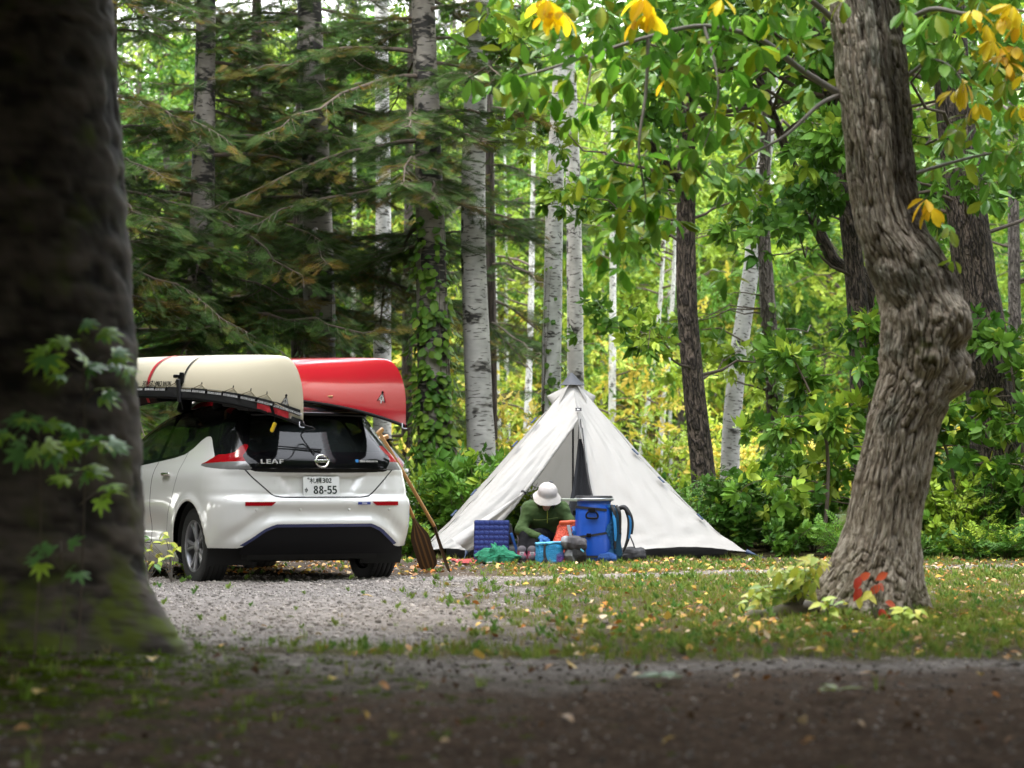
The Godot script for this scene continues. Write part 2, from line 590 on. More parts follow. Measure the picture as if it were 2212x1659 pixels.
func ground_cover() -> void:
	# gravel
	var stone := MB.new()
	stone.ball(Vector3.ZERO, Vector3(1, 0.6, 0.8), 5, 3)
	for k in stone.v.size():
		stone.v[k] *= 1.0 + 0.25 * nz2.get_noise_3dv(stone.v[k] * 1.3)
	var stones := []
	var tints := []
	var blades := []
	var blade_tints := []
	var weeds := []
	var weed_tints := []
	var mosses := []
	var moss_tints := []
	for k in 150000:
		var d := sqrt(rng.randf_range(36.0, 26.5 * 26.5))
		var x := rng.randf_range(-0.27, 0.27) * d
		var t := zones(x, -d)
		var p := Vector3(x, land(x, -d) + t.n2 * 0.012 + t.moss * 0.015, -d)
		var u := rng.randf()
		if k % 2 == 0:
			if u < t.gravel * 0.9 + 0.10:
				var s := 0.005 + 0.010 * pow(rng.randf(), 3.0) + (0.010 if rng.randf() < 0.02 else 0.0)
				if d < 11:
					s *= 0.8
				stones.append(Transform3D(Basis(Vector3.UP, rng.randf() * TAU).scaled(Vector3(s, s, s) * rng.randf_range(0.8, 1.3)), p + Vector3.UP * s * 0.2))
				var g := rng.randf_range(0.14, 0.44) if rng.randf() < 0.9 else rng.randf_range(0.44, 0.58)
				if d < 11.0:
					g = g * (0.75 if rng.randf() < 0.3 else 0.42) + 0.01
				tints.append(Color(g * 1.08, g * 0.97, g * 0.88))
		else:
			var near_oak := exp(-((x - 2.5) ** 2 + (d - 15.4) ** 2) / 1.5)
			if u < t.grass * 0.75 + t.moss * 0.1 + t.wild * 0.3 + 0.02 * near_oak:
				var s := rng.randf_range(0.55, 1.25) * (0.85 if d < 12.8 else 0.75)
				blades.append(Transform3D(Basis(Vector3.UP, rng.randf() * TAU).scaled(Vector3(s, s * rng.randf_range(0.6, 1.3), s)), p))
				var c := Color(0.14, 0.25, 0.035).lerp(Color(0.30, 0.30, 0.08), rng.randf() * 0.8) if rng.randf() < 0.85 else Color(0.34, 0.27, 0.13)
				blade_tints.append(shade(c))
			elif u < 0.05 + t.grass * 0.95 - 0.04 * t.gravel and rng.randf() < 0.45 and d > 11.4:
				var s := rng.randf_range(0.5, 1.1)
				weeds.append(Transform3D(Basis(Vector3.UP, rng.randf() * TAU).scaled(Vector3(s, s, s)), p))
				weed_tints.append(shade(Color(0.09, 0.19, 0.045).lerp(Color(0.20, 0.25, 0.06), rng.randf())))
			elif u < t.moss * 0.9:
				var s := rng.randf_range(0.5, 1.2)
				mosses.append(Transform3D(Basis(Vector3.UP, rng.randf() * TAU).scaled(Vector3(s, s, s)), p))
				moss_tints.append(shade(Color(0.10, 0.15, 0.015)))
	tag(many("gravel", stone.mesh(), mat(Color.WHITE, 0.95, {"vertex_color_use_as_albedo": true, "metallic_specular": 0.1}), stones, tints), "loose grey gravel scattered over the track and the foreground", "gravel")
	var tuft := MB.new()
	for k in 9:
		var a := rng.randf() * TAU
		var lean := rng.randf_range(0.1, 0.7)
		var h := rng.randf_range(0.025, 0.07)
		var o := Vector3(cos(a), 0, sin(a)) * rng.randf_range(0, 0.03)
		var side := Vector3(-sin(a), 0, cos(a)) * 0.0022
		var tip := o + Vector3(cos(a) * lean, 1, sin(a) * lean) * h
		var mid := o + Vector3(cos(a) * lean * 0.35, 0.6, sin(a) * lean * 0.35) * h
		var b := tuft.vert(o - side)
		tuft.vert(o + side)
		tuft.vert(mid + side)
		tuft.vert(mid - side)
		tuft.vert(tip)
		tuft.quad(b, b + 1, b + 2, b + 3)
		tuft.tri(b + 3, b + 2, b + 4)
	tag(many("grass", tuft.mesh(), M.grass, blades, blade_tints), "short green grass growing through the gravel and around the oak", "grass")
	var weed := MB.new()
	for k in 7:
		var a := TAU * k / 7.0 + rng.randf()
		var out := Basis(Vector3.UP, a) * Basis(Vector3.RIGHT, rng.randf_range(0.7, 1.35))
		leaf_shape(weed, Transform3D(out, Vector3(0, 0.012 + 0.02 * rng.randf(), 0)), rng.randf_range(0.03, 0.06), 0.026, Color.WHITE, 0.25, 0.2, 2)
	tag(many("ground_weeds", weed.mesh(), M.grass, weeds, weed_tints), "low broad-leaved weeds in the grass before the tent", "weeds")
	var tuft2 := MB.new()
	for k in 14:
		var a := rng.randf() * TAU
		var o := Vector3(cos(a), 0, sin(a)) * rng.randf_range(0, 0.035)
		var b := tuft2.vert(o + Vector3(0.003, 0, 0))
		tuft2.vert(o - Vector3(0.003, 0, 0.001))
		tuft2.vert(o + Vector3(rng.randf_range(-1, 1) * 0.012, rng.randf_range(0.008, 0.025), rng.randf_range(-1, 1) * 0.012))
		tuft2.tri(b, b + 1, b + 2)
	tag(many("moss", tuft2.mesh(), M.grass, mosses, moss_tints), "bright green moss on the ground around the two near trees", "moss")

# ---------------------------------------------------------------- trees
const GREEN := Color(0.060, 0.150, 0.022)
const MIDGREEN := Color(0.105, 0.225, 0.028)
const LIME := Color(0.28, 0.40, 0.045)
const SUNLEAF := Color(0.42, 0.52, 0.07)
const SUNGOLD := Color(0.66, 0.54, 0.09)
const YELLOW := Color(0.50, 0.42, 0.045)
const ORANGE := Color(0.48, 0.27, 0.03)
const DEEP := Color(0.026, 0.072, 0.022)

var sprig: ArrayMesh
var broad: ArrayMesh
var spray: ArrayMesh
var frond: ArrayMesh

func leaf_meshes() -> void:
	var mb := MB.new()                                      # a twig with eleven small leaves
	mb.bar(Vector3.ZERO, Vector3(0, 0.3, 0), 0.003, 0.0015, 3, Color(0.5, 0.35, 0.3))
	for k in 11:
		var t := k / 10.0
		var side := 1.0 if k % 2 == 0 else -1.0
		var b := Basis(Vector3.UP, rng.randf_range(-0.5, 0.5)) * Basis(Vector3.BACK, -side * rng.randf_range(0.5, 1.2) * (1.0 - t * 0.7)) * Basis(Vector3.RIGHT, rng.randf_range(-0.4, 0.9))
		var g := rng.randf_range(0.8, 1.2)
		leaf_shape(mb, Transform3D(b, Vector3(0, 0.3 * t, 0)), rng.randf_range(0.08, 0.12), rng.randf_range(0.045, 0.065), Color(g, g, g), rng.randf_range(0, 0.4), 0.25, 2)
	sprig = mb.mesh()
	mb = MB.new()                                           # a twig end with seven broad leaves
	for k in 7:
		var a := TAU * k / 7.0 + rng.randf_range(-0.4, 0.4)
		var b := Basis(Vector3.UP, a) * Basis(Vector3.RIGHT, rng.randf_range(0.6, 1.6))
		var g := rng.randf_range(0.8, 1.2)
		leaf_shape(mb, Transform3D(b, Vector3(0, rng.randf_range(0, 0.06), 0)), rng.randf_range(0.12, 0.18), rng.randf_range(0.07, 0.1), Color(g, g, g), rng.randf_range(0.2, 0.6), 0.2, 3)
	mb.bar(Vector3(0, -0.15, 0), Vector3.ZERO, 0.004, 0.003, 3, Color(0.5, 0.35, 0.3))
	broad = mb.mesh()
	mb = MB.new()                                           # a flat spray of fir needles
	var shoots := [[Vector3.ZERO, Vector3(0, 0.34, 0)]]
	for k in 6:
		for s in [-1.0, 1.0]:
			var y: float = 0.03 + 0.048 * k + 0.01 * s
			var l := 0.15 * (1.0 - k / 8.0)
			shoots.append([Vector3(0, y, 0), Vector3(s * l * 0.8, y + l * 0.62, rng.randf_range(-0.02, 0.015))])
	for s in shoots:
		var a: Vector3 = s[0]
		var b: Vector3 = s[1]
		var dir := (b - a).normalized()
		var across := dir.cross(Vector3.BACK).normalized()
		mb.bar(a, b, 0.0022, 0.0015, 3, Color(1.2, 0.8, 0.7))
		var n := int(a.distance_to(b) / 0.0125)
		for k in n:
			var p := a.lerp(b, (k + 0.5) / n)
			for e in [-1.0, 1.0]:
				var tip: Vector3 = p + (across * e * 0.9 + dir * 0.55 + Vector3(0, 0, rng.randf_range(-0.1, 0.7))) * 0.028
				var q := mb.vert(p - dir * 0.0024, Vector2.ZERO, Color.WHITE * rng.randf_range(0.75, 1.25))
				mb.vert(p + dir * 0.0024, Vector2.ZERO, mb.c[q])
				mb.vert(tip, Vector2.ZERO, mb.c[q])
				mb.tri(q, q + 1, q + 2)
	spray = mb.mesh()
	mb = MB.new()                                           # a pinnate leaf
	mb.bar(Vector3.ZERO, Vector3(0, 0.34, 0), 0.003, 0.0015, 3, Color(0.8, 0.9, 0.7))
	for k in 7:
		for s in [-1.0, 1.0]:
			var y: float = 0.06 + 0.042 * k
			var b := Basis(Vector3.BACK, -s * (1.25 - 0.06 * k)) * Basis(Vector3.RIGHT, rng.randf_range(-0.1, 0.35))
			leaf_shape(mb, Transform3D(b, Vector3(0, y, 0)), 0.10 * (1.0 - absf(k - 2.5) * 0.1), 0.03, Color.WHITE * rng.randf_range(0.85, 1.15), 0.2, 0.2, 2)
	leaf_shape(mb, Transform3D(Basis(), Vector3(0, 0.33, 0)), 0.09, 0.032, Color.WHITE, 0.2, 0.2, 2)
	frond = mb.mesh()

func seen_trunk(rows: Array, d: float, up: float) -> Array:   # [points, radii] from the trunk's line in the picture, carried on upwards
	var pts := []
	var rad := []
	for r in rows:
		var p: Vector3 = foot(r[0], d) if r[1] == 0 else spot(r[0], r[1], d)
		if r[1] == 0:
			p.y -= 0.15
		pts.append(p)
		rad.append(r[2] * d / LENS * 0.5)
	var top: Vector3 = pts[-1]
	var dir: Vector3 = (top - pts[-2]).normalized()
	var room: float = up - top.y
	if room > 0.5:
		pts.append(top + dir * room * 0.5)
		rad.append(rad[-1] * 0.72)
		pts.append(top + dir * room + Vector3.UP * 0.2)
		rad.append(rad[-2] * 0.2)
	return [pts, rad]

func trunk_mesh(t: Array, sides := 22, tile := 4.8, per := 9, lump := 0.06) -> ArrayMesh:
	var mb := MB.new()
	var pts := smooth_path(t[0], per)
	var rad := smooth_row(t[1], per)
	var us := maxf(1.0, round(TAU * t[1][0] / 1.15))
	mb.tube(pts, rad, sides, Color.WHITE, 1.0 / tile, us)
	for k in pts.size() * (sides + 1):
		var c := pts[k / (sides + 1)]
		var r := mb.v[k] - c
		var p := c + r.normalized() * 0.15
		mb.v[k] = c + r * (1.0 + lump * nz2.get_noise_3d(p.x * 4.0, p.y * 1.1, p.z * 4.0))
	return mb.mesh(false, true)

func along(t: Array, y: float) -> Vector3:
	for k in t[0].size() - 1:
		if t[0][k + 1].y >= y:
			return t[0][k].lerp(t[0][k + 1], clampf((y - t[0][k].y) / maxf(t[0][k + 1].y - t[0][k].y, 0.01), 0, 1))
	return t[0][-1]

func limb(wood: MB, a: Vector3, dir: Vector3, l: float, r: float, sag := -0.1, wild := 0.12) -> PackedVector3Array:
	var pts := PackedVector3Array()
	var rad := PackedFloat32Array()
	for k in 8:
		var t := k / 7.0
		var w := Vector3(rng.randfn(), rng.randfn(), rng.randfn()) * wild * l * 0.12 * t
		pts.push_back(a + dir * l * t + Vector3.UP * sag * l * t * t + w)
		rad.push_back(r * (1.0 - 0.82 * t))
	wood.tube(pts, rad, 6, Color.WHITE, 1.0, 1.0)
	return pts

func clumps(where: Array, tints: Array, at: Vector3, r: Vector3, n: int, size: float, pal: Array, droop := 0.4) -> void:
	var main: Color = pal[rng.randi() % pal.size()]
	for k in n:
		var q := Vector3(rng.randfn(), rng.randfn(), rng.randfn()).normalized() * pow(rng.randf(), 0.45)
		var out := (q + Vector3(rng.randfn(), rng.randfn(), rng.randfn()) * 0.5 + Vector3.DOWN * droop).normalized()
		var s := size * rng.randf_range(0.75, 1.3)
		where.append(Transform3D((look(out) * Basis(Vector3.UP, rng.randf() * TAU)).scaled(Vector3(s, s, s)), at + q * r))
		var c: Color = main if rng.randf() < 0.75 else pal[rng.randi() % pal.size()]
		tints.append(shade(c, 0.25))

func fir_branch(wood: MB, where: Array, tints: Array, a: Vector3, dir: Vector3, l: float, rise: float, sag: float, full: float) -> void:
	var pts := PackedVector3Array()
	var rad := PackedFloat32Array()
	var side := dir.cross(Vector3.UP).normalized()
	var curl := rng.randf_range(-0.12, 0.12)
	for k in 9:
		var t := k / 8.0
		pts.push_back(a + dir * l * t + side * curl * l * t * t + Vector3.UP * l * (rise * t - sag * t * t + 0.16 * t * t * t) + Vector3(rng.randfn(), rng.randfn(), rng.randfn()) * 0.02 * l * t)
		rad.push_back((0.010 + 0.009 * l) * (1.0 - 0.85 * t))
	wood.tube(pts, rad, 5)
	var n := int(l / 0.105)
	for k in range(int(n * 0.16), n + 1):
		var t := float(k) / n
		var at := t * 8.0
		var q := mini(int(at), 7)
		var p := pts[q].lerp(pts[q + 1], at - q)
		var fwd := (pts[q + 1] - pts[q]).normalized()
		if rng.randf() > full:
			continue
		for s in [-1.0, 1.0]:
			var ll: float = minf(l * 0.36, 0.85) * (1.15 - t) * rng.randf_range(0.6, 1.2) + 0.12
			var ld: Vector3 = (fwd * 0.75 + side * s * rng.randf_range(0.7, 1.1) + Vector3.UP * rng.randf_range(-0.35, 0.1)).normalized()
			var e := p + ld * ll + Vector3.DOWN * 0.12 * ll
			wood.tube(PackedVector3Array([p, e]), PackedFloat32Array([0.006, 0.002]), 3)
			var m := maxi(1, int(ll / 0.095))
			for w in m:
				var f := (w + rng.randf_range(0.2, 1.0)) / m
				var yaw := rng.randf_range(-0.8, 0.8)
				var sd := (ld.rotated(Vector3.UP, yaw) + Vector3.UP * rng.randf_range(-0.3, 0.2)).normalized()
				var size := rng.randf_range(0.45, 0.82)
				var pos := p.lerp(e, f) - sd * 0.06
				where.append(Transform3D((look(sd, Vector3.UP.rotated(sd, rng.randf_range(-0.9, 0.9)))).scaled(Vector3(size, size, size)), pos))
				var y := nz.get_noise_3d(pos.x * 70.0, pos.y * 90.0, pos.z * 70.0) + 0.25 * rng.randfn() * 0.5
				var c := Color(0.034, 0.080, 0.024).lerp(Color(0.085, 0.155, 0.038), rng.randf())
				y = 0.9 * nz.get_noise_3d(pos.x * 40.0, pos.y * 60.0, pos.z * 40.0) + 0.12 * rng.randfn()
				if y > 0.16:
					c = c.lerp(Color(0.22, 0.135, 0.024).lerp(Color(0.13, 0.12, 0.025), rng.randf()), sm(0.16, 0.34, y) * 0.85)
				tints.append(shade(c, 0.25))

func fir(called: String, label: String, rows: Array, d: float, top: float, bark: Material, low: float, lmax: float, step: float, full := 0.9) -> Node3D:
	var t := seen_trunk(rows, d, top)
	var root := thing(called, label, "tree", t[0][0] + Vector3.UP * 0.15)
	var off := Transform3D(Basis(), -root.position)
	put("trunk", trunk_mesh(t), bark, root, off)
	var wood := MB.new()
	var where := []
	var tints := []
	var y := low
	while y < top - 0.5:
		var l := lmax * clampf((top - y) / (top - low), 0.12, 1.0) * rng.randf_range(0.55, 1.1)
		var az := rng.randf() * TAU
		if y < 9.0 or rng.randf() < 0.5:
			fir_branch(wood, where, tints, along(t, y), Vector3(cos(az), 0, sin(az)), l, rng.randf_range(-0.1, 0.22), rng.randf_range(0.3, 0.55), full)
		y += step * rng.randf_range(0.5, 1.5)
	put("branches", wood.mesh(), M.twig, root, off)
	many("needles", spray, M.needle, where, tints, root).transform = off
	return root

func ivy(label: String, t: Array, y0: float, y1: float, n: int, size: float, face := 0.0) -> void:
	var a := along(t, y0)
	var root := thing("climbing_vine", label, "vine", a)
	var where := []
	var tints := []
	var stems := MB.new()
	for s in 4:
		var pts := PackedVector3Array()
		var rad := PackedFloat32Array()
		var w := PI * 0.5 + rng.randf_range(-1.3, 1.3)
		for k in 10:
			var y := lerpf(y0, y1, k / 9.0)
			w += rng.randf_range(-0.25, 0.25)
			var c := along(t, y)
			var r: float = trunk_radius(t, y) + 0.012
			pts.push_back(c + Vector3(cos(w), 0, sin(w)) * r - a)
			rad.push_back(0.008 * (1.1 - k / 9.0))
		stems.tube(pts, rad, 4)
	put("stem", stems.mesh(), M.twig, root)
	for k in n:
		var u := pow(rng.randf(), 1.5)
		var y := lerpf(y0, y1, u)
		var w := PI * 0.5 + face + rng.randfn() * 1.0
		if nz2.get_noise_2d(w * 1.3, y * 1.4) < -0.12 - 0.5 * (1.0 - u):
			continue
		var c := along(t, y)
		var out := Vector3(cos(w), 0, sin(w))
		var p: Vector3 = c + out * (trunk_radius(t, y) + rng.randf_range(0.02, 0.13)) - a
		var b := look((Vector3.DOWN + out * rng.randf_range(0.0, 0.7) + Vector3(rng.randfn(), 0, rng.randfn()) * 0.4).normalized(), -out)
		var s := size * rng.randf_range(0.6, 1.3)
		where.append(Transform3D(b.scaled(Vector3(s, s, s)), p))
		tints.append(shade(GREEN.lerp(LIME, rng.randf() * 0.45), 0.2))
	var lf := MB.new()
	leaf_shape(lf, Transform3D(), 1.0, 0.85, Color.WHITE, 0.25, 0.25, 4)
	many("leaves", lf.mesh(), M.leaf, where, tints, root)

func trunk_radius(t: Array, y: float) -> float:
	for k in t[0].size() - 1:
		if t[0][k + 1].y >= y:
			return lerpf(t[1][k], t[1][k + 1], clampf((y - t[0][k].y) / maxf(t[0][k + 1].y - t[0][k].y, 0.01), 0, 1))
	return t[1][-1]

func tree(called: String, label: String, rows: Array, d: float, top: float, bark: Material, crowns: Array, pal: Array, mesh: ArrayMesh, size := 1.0, group := "", dead := 0) -> Array:
	# crowns: [height, reach, vertical half size, count of clumps, sprigs in a clump]
	var t := seen_trunk(rows, d, top)
	var root := thing(called, label, "tree", t[0][0] + Vector3.UP * 0.15, 0, group)
	var off := Transform3D(Basis(), -root.position)
	put("trunk", trunk_mesh(t, 22, 4.8 if bark.albedo_texture.get_height() > 600 else 1.6), bark, root, off)
	var wood := MB.new()
	var where := []
	var tints := []
	for c in crowns:
		for k in c[3]:
			var y: float = c[0] + rng.randf_range(-1, 1) * c[2]
			var az := rng.randf() * TAU
			var l: float = c[1] * rng.randf_range(0.35, 1.0)
			var a := along(t, clampf(y - l * 0.3, 0.8, top))
			var e := Vector3(a.x + cos(az) * l, y, a.z + sin(az) * l)
			limb(wood, a, (e - a).normalized(), a.distance_to(e), 0.012 + 0.008 * l, 0.0, 0.5)
			var rr = rng.randf_range(0.5, 0.95) * (0.55 + 0.12 * c[1])
			clumps(where, tints, e, Vector3(rr, rr * 0.6, rr), c[4], size, pal if c.size() < 6 else c[5])
	for k in dead:
		var y := rng.randf_range(1.6, 5.5)
		var az := rng.randf() * TAU
		limb(wood, along(t, y), Vector3(cos(az), rng.randf_range(-0.1, 0.25), sin(az)), rng.randf_range(0.7, 1.8), 0.014, -0.1, 0.5)
	if wood.v.size():
		put("branches", wood.mesh(), M.twig, root, off)
	if where.size():
		many("crown", mesh, M.leaf, where, tints, root).transform = off
	return t

func mid_trees() -> void:
	leaf_meshes()
	fir("fir_tree", "grey fir trunk rising behind the roof of the white car, nearest the dark front tree", [[432, 0, 64], [430, 700, 57], [438, 420, 52], [444, 100, 44]], 33.0, 13.0, M.birch_dark, 2.5, 3.4, 0.13)
	fir("fir_tree", "thick dark grey fir trunk behind the middle of the red and cream canoes", [[692, 0, 76], [690, 700, 69], [682, 350, 60], [670, 60, 54]], 34.0, 13.5, M.birch_dark, 3.1, 3.6, 0.13)
	fir("fir_tree", "slim brown conifer trunk pressed close to the left of the thick dark trunk", [[641, 0, 32], [643, 700, 28], [646, 420, 24], [650, 150, 20]], 35.8, 12.0, M.grey_bark, 2.8, 2.6, 0.15)
	fir("fir_tree", "dark fir in deep shade between the grey trunk and the thick trunk", [[548, 0, 38], [550, 700, 32], [552, 400, 28]], 38.5, 12.0, M.fir_bark, 1.6, 2.8, 0.14)
	fir("fir_tree", "dense dark fir whose boughs show just right of the big foreground trunk", [[215, 0, 60], [222, 600, 50], [230, 200, 44]], 31.0, 12.0, M.fir_bark, 1.9, 3.0, 0.12)
	fir("fir_tree", "slender dark fir trunk half hidden behind the broad white birch", [[1064, 0, 27], [1062, 800, 23], [1058, 400, 20], [1054, 100, 18]], 41.0, 12.0, M.fir_bark, 3.2, 2.6, 0.16)
	fir("fir_tree", "dark young fir standing between the ivy-clad trunk and the left white birch", [[878, 0, 26], [880, 700, 22], [884, 350, 18]], 44.0, 11.0, M.fir_bark, 1.3, 2.5, 0.17)
	var rows := [[941, 0, 82], [938, 850, 73], [930, 500, 63], [924, 300, 57], [914, 3, 50]]
	fir("fir_tree", "tall dark-barked tree clad in green ivy behind the stern of the red canoe", rows, 32.0, 13.0, M.birch_dark, 4.0, 3.6, 0.14)
	ivy("green ivy climbing the dark trunk behind the red canoe", seen_trunk(rows, 32.0, 13.0), 0.9, 4.6, 760, 0.12, 0.1)
	ivy("sparse vine creeping up the thick dark trunk behind the canoes", seen_trunk([[692, 0, 76], [690, 700, 69], [682, 350, 60], [670, 60, 54]], 34.0, 13.5), 1.4, 4.4, 120, 0.10, 0.9)
	# birches
	tree("birch_tree", "slim bright white birch rising behind the far tip of the red canoe", [[826, 0, 41], [826, 700, 38], [828, 450, 33], [825, 180, 30], [823, -50, 28]], 38.0, 14.0, M.birch_clean, [[11.0, 2.2, 2.0, 14, 40]], [LIME, MIDGREEN], sprig)
	tree("birch_tree", "broad pale birch with dark scars just left of the tent", [[1052, 0, 66], [1041, 1000, 62], [1030, 750, 57], [1022, 480, 53], [1028, 200, 50], [1035, -20, 45]], 33.0, 14.0, M.birch, [[11.0, 2.4, 2.0, 14, 40]], [LIME, MIDGREEN], sprig)
	rows = [[1189, 0, 46], [1191, 850, 42], [1195, 600, 40], [1201, 350, 36], [1212, 100, 28], [1216, -50, 25]]
	tree("birch_tree", "greyish leaning birch with a vine, left of the two behind the tent peak", rows, 34.0, 14.0, M.birch_clean, [[10.8, 2.2, 1.8, 12, 40]], [LIME, MIDGREEN], sprig)
	ivy("thin vine climbing the greyish birch behind the tent peak", seen_trunk(rows, 34.0, 14.0), 0.8, 3.9, 150, 0.09, 0.3)
	tree("birch_tree", "white birch directly behind the black peak of the tent", [[1246, 0, 40], [1243, 800, 36], [1241, 550, 34], [1237, 340, 31], [1230, 150, 27], [1222, -60, 24]], 36.0, 13.0, M.birch, [[10.5, 2.2, 1.8, 12, 40]], [LIME, MIDGREEN], sprig)
	tree("birch_tree", "leaning white birch between the dark oak and the reddish trunk", [[1574, 0, 44], [1577, 1000, 41], [1591, 800, 38], [1620, 600, 36], [1641, 430, 34], [1660, 270, 29], [1678, 60, 24]], 36.0, 12.0, M.birch_clean, [[9.8, 2.4, 1.6, 14, 40]], [MIDGREEN, LIME], sprig)
	# dark broad-leaved trees
	var t := tree("oak_tree", "dark furrowed oak trunk standing to the right behind the tent", [[1527, 0, 62], [1520, 1040, 54], [1500, 850, 47], [1484, 650, 44], [1482, 400, 40], [1486, 200, 36], [1491, -20, 31]], 31.0, 12.0, M.oak_dark, [[7.6, 3.2, 1.3, 22, 34], [4.9, 2.3, 0.6, 8, 28], [2.9, 1.6, 0.4, 4, 22]], [GREEN, MIDGREEN, MIDGREEN, LIME], broad, 0.9)
	var oak_root := get_node("oak_tree")
	for b in [[1483, 400, 1418, 330, 1368, 235, 24], [1484, 268, 1432, 262, 1372, 238, 20], [1490, 120, 1540, 40, 1600, -40, 20]]:
		var wood := MB.new()
		wood.tube(smooth_path([spot(b[0], b[1], 31.0), spot(b[2], b[3], 30.8), spot(b[4], b[5], 30.5)], 6), smooth_row([b[6] * 0.0031, b[6] * 0.0024, b[6] * 0.0015], 6), 8, Color.WHITE, 0.6)
		put("bough", wood.mesh(), M.oak_dark, oak_root, Transform3D(Basis(), -oak_root.position))
	tree("maple_tree", "slim reddish-brown trunk with dead side twigs right of the leaning birch", [[1688, 0, 46], [1679, 950, 41], [1665, 750, 36], [1655, 600, 32], [1650, 480, 27], [1655, 250, 22]], 35.0, 10.0, M.grey_bark, [[7.4, 2.6, 0.9, 12, 32], [2.6, 1.5, 0.6, 3, 20]], [MIDGREEN, LIME, LIME], broad, 0.85, "", 16)
	ivy("leafy vine on the slim reddish trunk right of the leaning birch", seen_trunk([[1688, 0, 46], [1679, 950, 41], [1665, 750, 36], [1655, 600, 32], [1650, 480, 27], [1655, 250, 22]], 35.0, 10.0), 1.0, 3.6, 260, 0.1)
	tree("oak_tree", "dark upright trunk just left of and behind the twisted oak", [[1868, 0, 60], [1864, 900, 52], [1852, 650, 46], [1830, 450, 40], [1800, 250, 34]], 30.0, 10.5, M.oak_dark, [[6.8, 3.0, 1.0, 18, 32], [4.4, 2.2, 0.7, 7, 26]], [GREEN, GREEN, MIDGREEN], broad, 1.0)
	tree("oak_tree", "thin dark trunk leaning right towards the twisted oak", [[1900, 0, 40], [1880, 650, 36], [1800, 560, 28], [1740, 430, 24], [1690, 300, 20]], 31.5, 9.0, M.oak_dark, [[6.2, 2.2, 0.9, 9, 30]], [GREEN, MIDGREEN], broad, 1.0)
	tree("oak_tree", "massive dark furrowed trunk at the right edge behind the twisted oak", [[2150, 0, 132], [2152, 1000, 108], [2131, 800, 100], [2106, 600, 92], [2081, 400, 86], [2061, 220, 80], [2046, -20, 72]], 29.0, 12.0, M.oak_dark, [[7.6, 3.6, 1.2, 20, 34], [5.0, 2.6, 0.7, 9, 26]], [GREEN, MIDGREEN, LIME], broad, 1.0)
	tree("oak_tree", "grey slender trunk at the far right edge of the picture", [[2196, 0, 34], [2192, 700, 28], [2188, 300, 22]], 37.0, 11.0, M.grey_bark, [[7.0, 2.8, 1.8, 14, 30], [4.0, 2.0, 1.0, 7, 24]], [GREEN, MIDGREEN], broad, 0.9)

func far_forest() -> void:
	# thin birches in the clearing behind the tent
	for b in [[1078, 0, 13, 1070, 700, 58, "thin white birch stem touching the right side of the broad pale birch"], [1098, 0, 11, 1094, 760, 62, "thinnest white birch stem, second right of the broad pale birch"], [1137, 0, 16, 1146, 700, 50, "thin white birch midway between the broad pale birch and the tent peak"], [1385, 0, 11, 1420, 720, 56, "left one of two thin leaning birches above the tent's right slope"], [1426, 0, 12, 1450, 690, 54, "right one of two thin leaning birches above the tent's right slope"], [1322, 0, 17, 1324, 600, 52, "white birch stem in the clearing close right of the tent peak"], [1448, 0, 9, 1446, 720, 66, "faint thin birch just left of the dark oak behind the tent"], [935, 0, 12, 936, 700, 60, "thin birch hidden behind the ivy-clad trunk"], [760, 0, 12, 764, 600, 62, "thin birch seen above the red canoe between two dark trunks"], [1300, 0, 8, 1302, 700, 70, "faintest thin birch right behind the tent peak"]]:
		tree("birch_tree", b[6], [[b[0], 0, b[2] * 1.2], [b[0], 980, b[2]], [b[3], b[4], b[2] * 0.85], [b[3] + (b[3] - b[0]) * 0.6, b[4] - 300, b[2] * 0.6]], b[5], 10.5, M.birch_clean, [[7.8, 2.6, 2.4, 16, 22, [MIDGREEN, LIME, LIME]], [3.6, 2.2, 1.6, 9, 16]], [SUNLEAF, LIME, SUNGOLD, MIDGREEN], sprig, 1.3, "thin birches in the clearing behind the tent")
	# the wood closing the view: nearer yellow-green trees, then taller ones
	for k in 24:
		var d := rng.randf_range(62, 84)
		var x := lerpf(-80, 2300, (k + rng.randf_range(0.2, 0.8)) / 24.0)
		var pal := [SUNLEAF, LIME, SUNGOLD] if x > 1000 and x < 1750 else [MIDGREEN, GREEN, LIME]
		if k % 3 == 0:
			pal = [MIDGREEN, LIME, MIDGREEN, SUNLEAF]
		elif k % 3 == 1 and x > 700 and x < 1750:
			pal = [SUNLEAF, SUNGOLD, LIME, SUNLEAF, MIDGREEN]
		tree("forest_tree", "bright yellow-green broadleaf tree in the far wood behind the clearing", [[x, 0, 22], [x + rng.randf_range(-20, 20), 600, 18], [x + rng.randf_range(-40, 40), 200, 12]], d, rng.randf_range(12, 15), M.grey_bark, [[10.5, 4.0, 2.8, 26, 28, [MIDGREEN, GREEN, LIME, MIDGREEN]], [5.6, 3.8, 2.4, 26, 28], [2.0, 3.4, 1.4, 16, 26]], pal, sprig, 1.7, "yellow-green trees of the far wood")
	for k in 22:
		var d := rng.randf_range(96, 122)
		var x := lerpf(-120, 2350, (k + rng.randf_range(0.2, 0.8)) / 22.0)
		tree("forest_tree", "tall green tree at the very back of the wood", [[x, 0, 20], [x + rng.randf_range(-10, 10), 500, 17], [x + rng.randf_range(-20, 20), 100, 12]], d, rng.randf_range(21, 27), M.grey_bark, [[19.0, 4.5, 4.0, 20, 24], [12.0, 5.5, 4.0, 34, 26], [5.0, 5.2, 3.6, 34, 26]], [MIDGREEN, MIDGREEN, GREEN, LIME], sprig, 2.7, "tall green trees at the back of the wood")

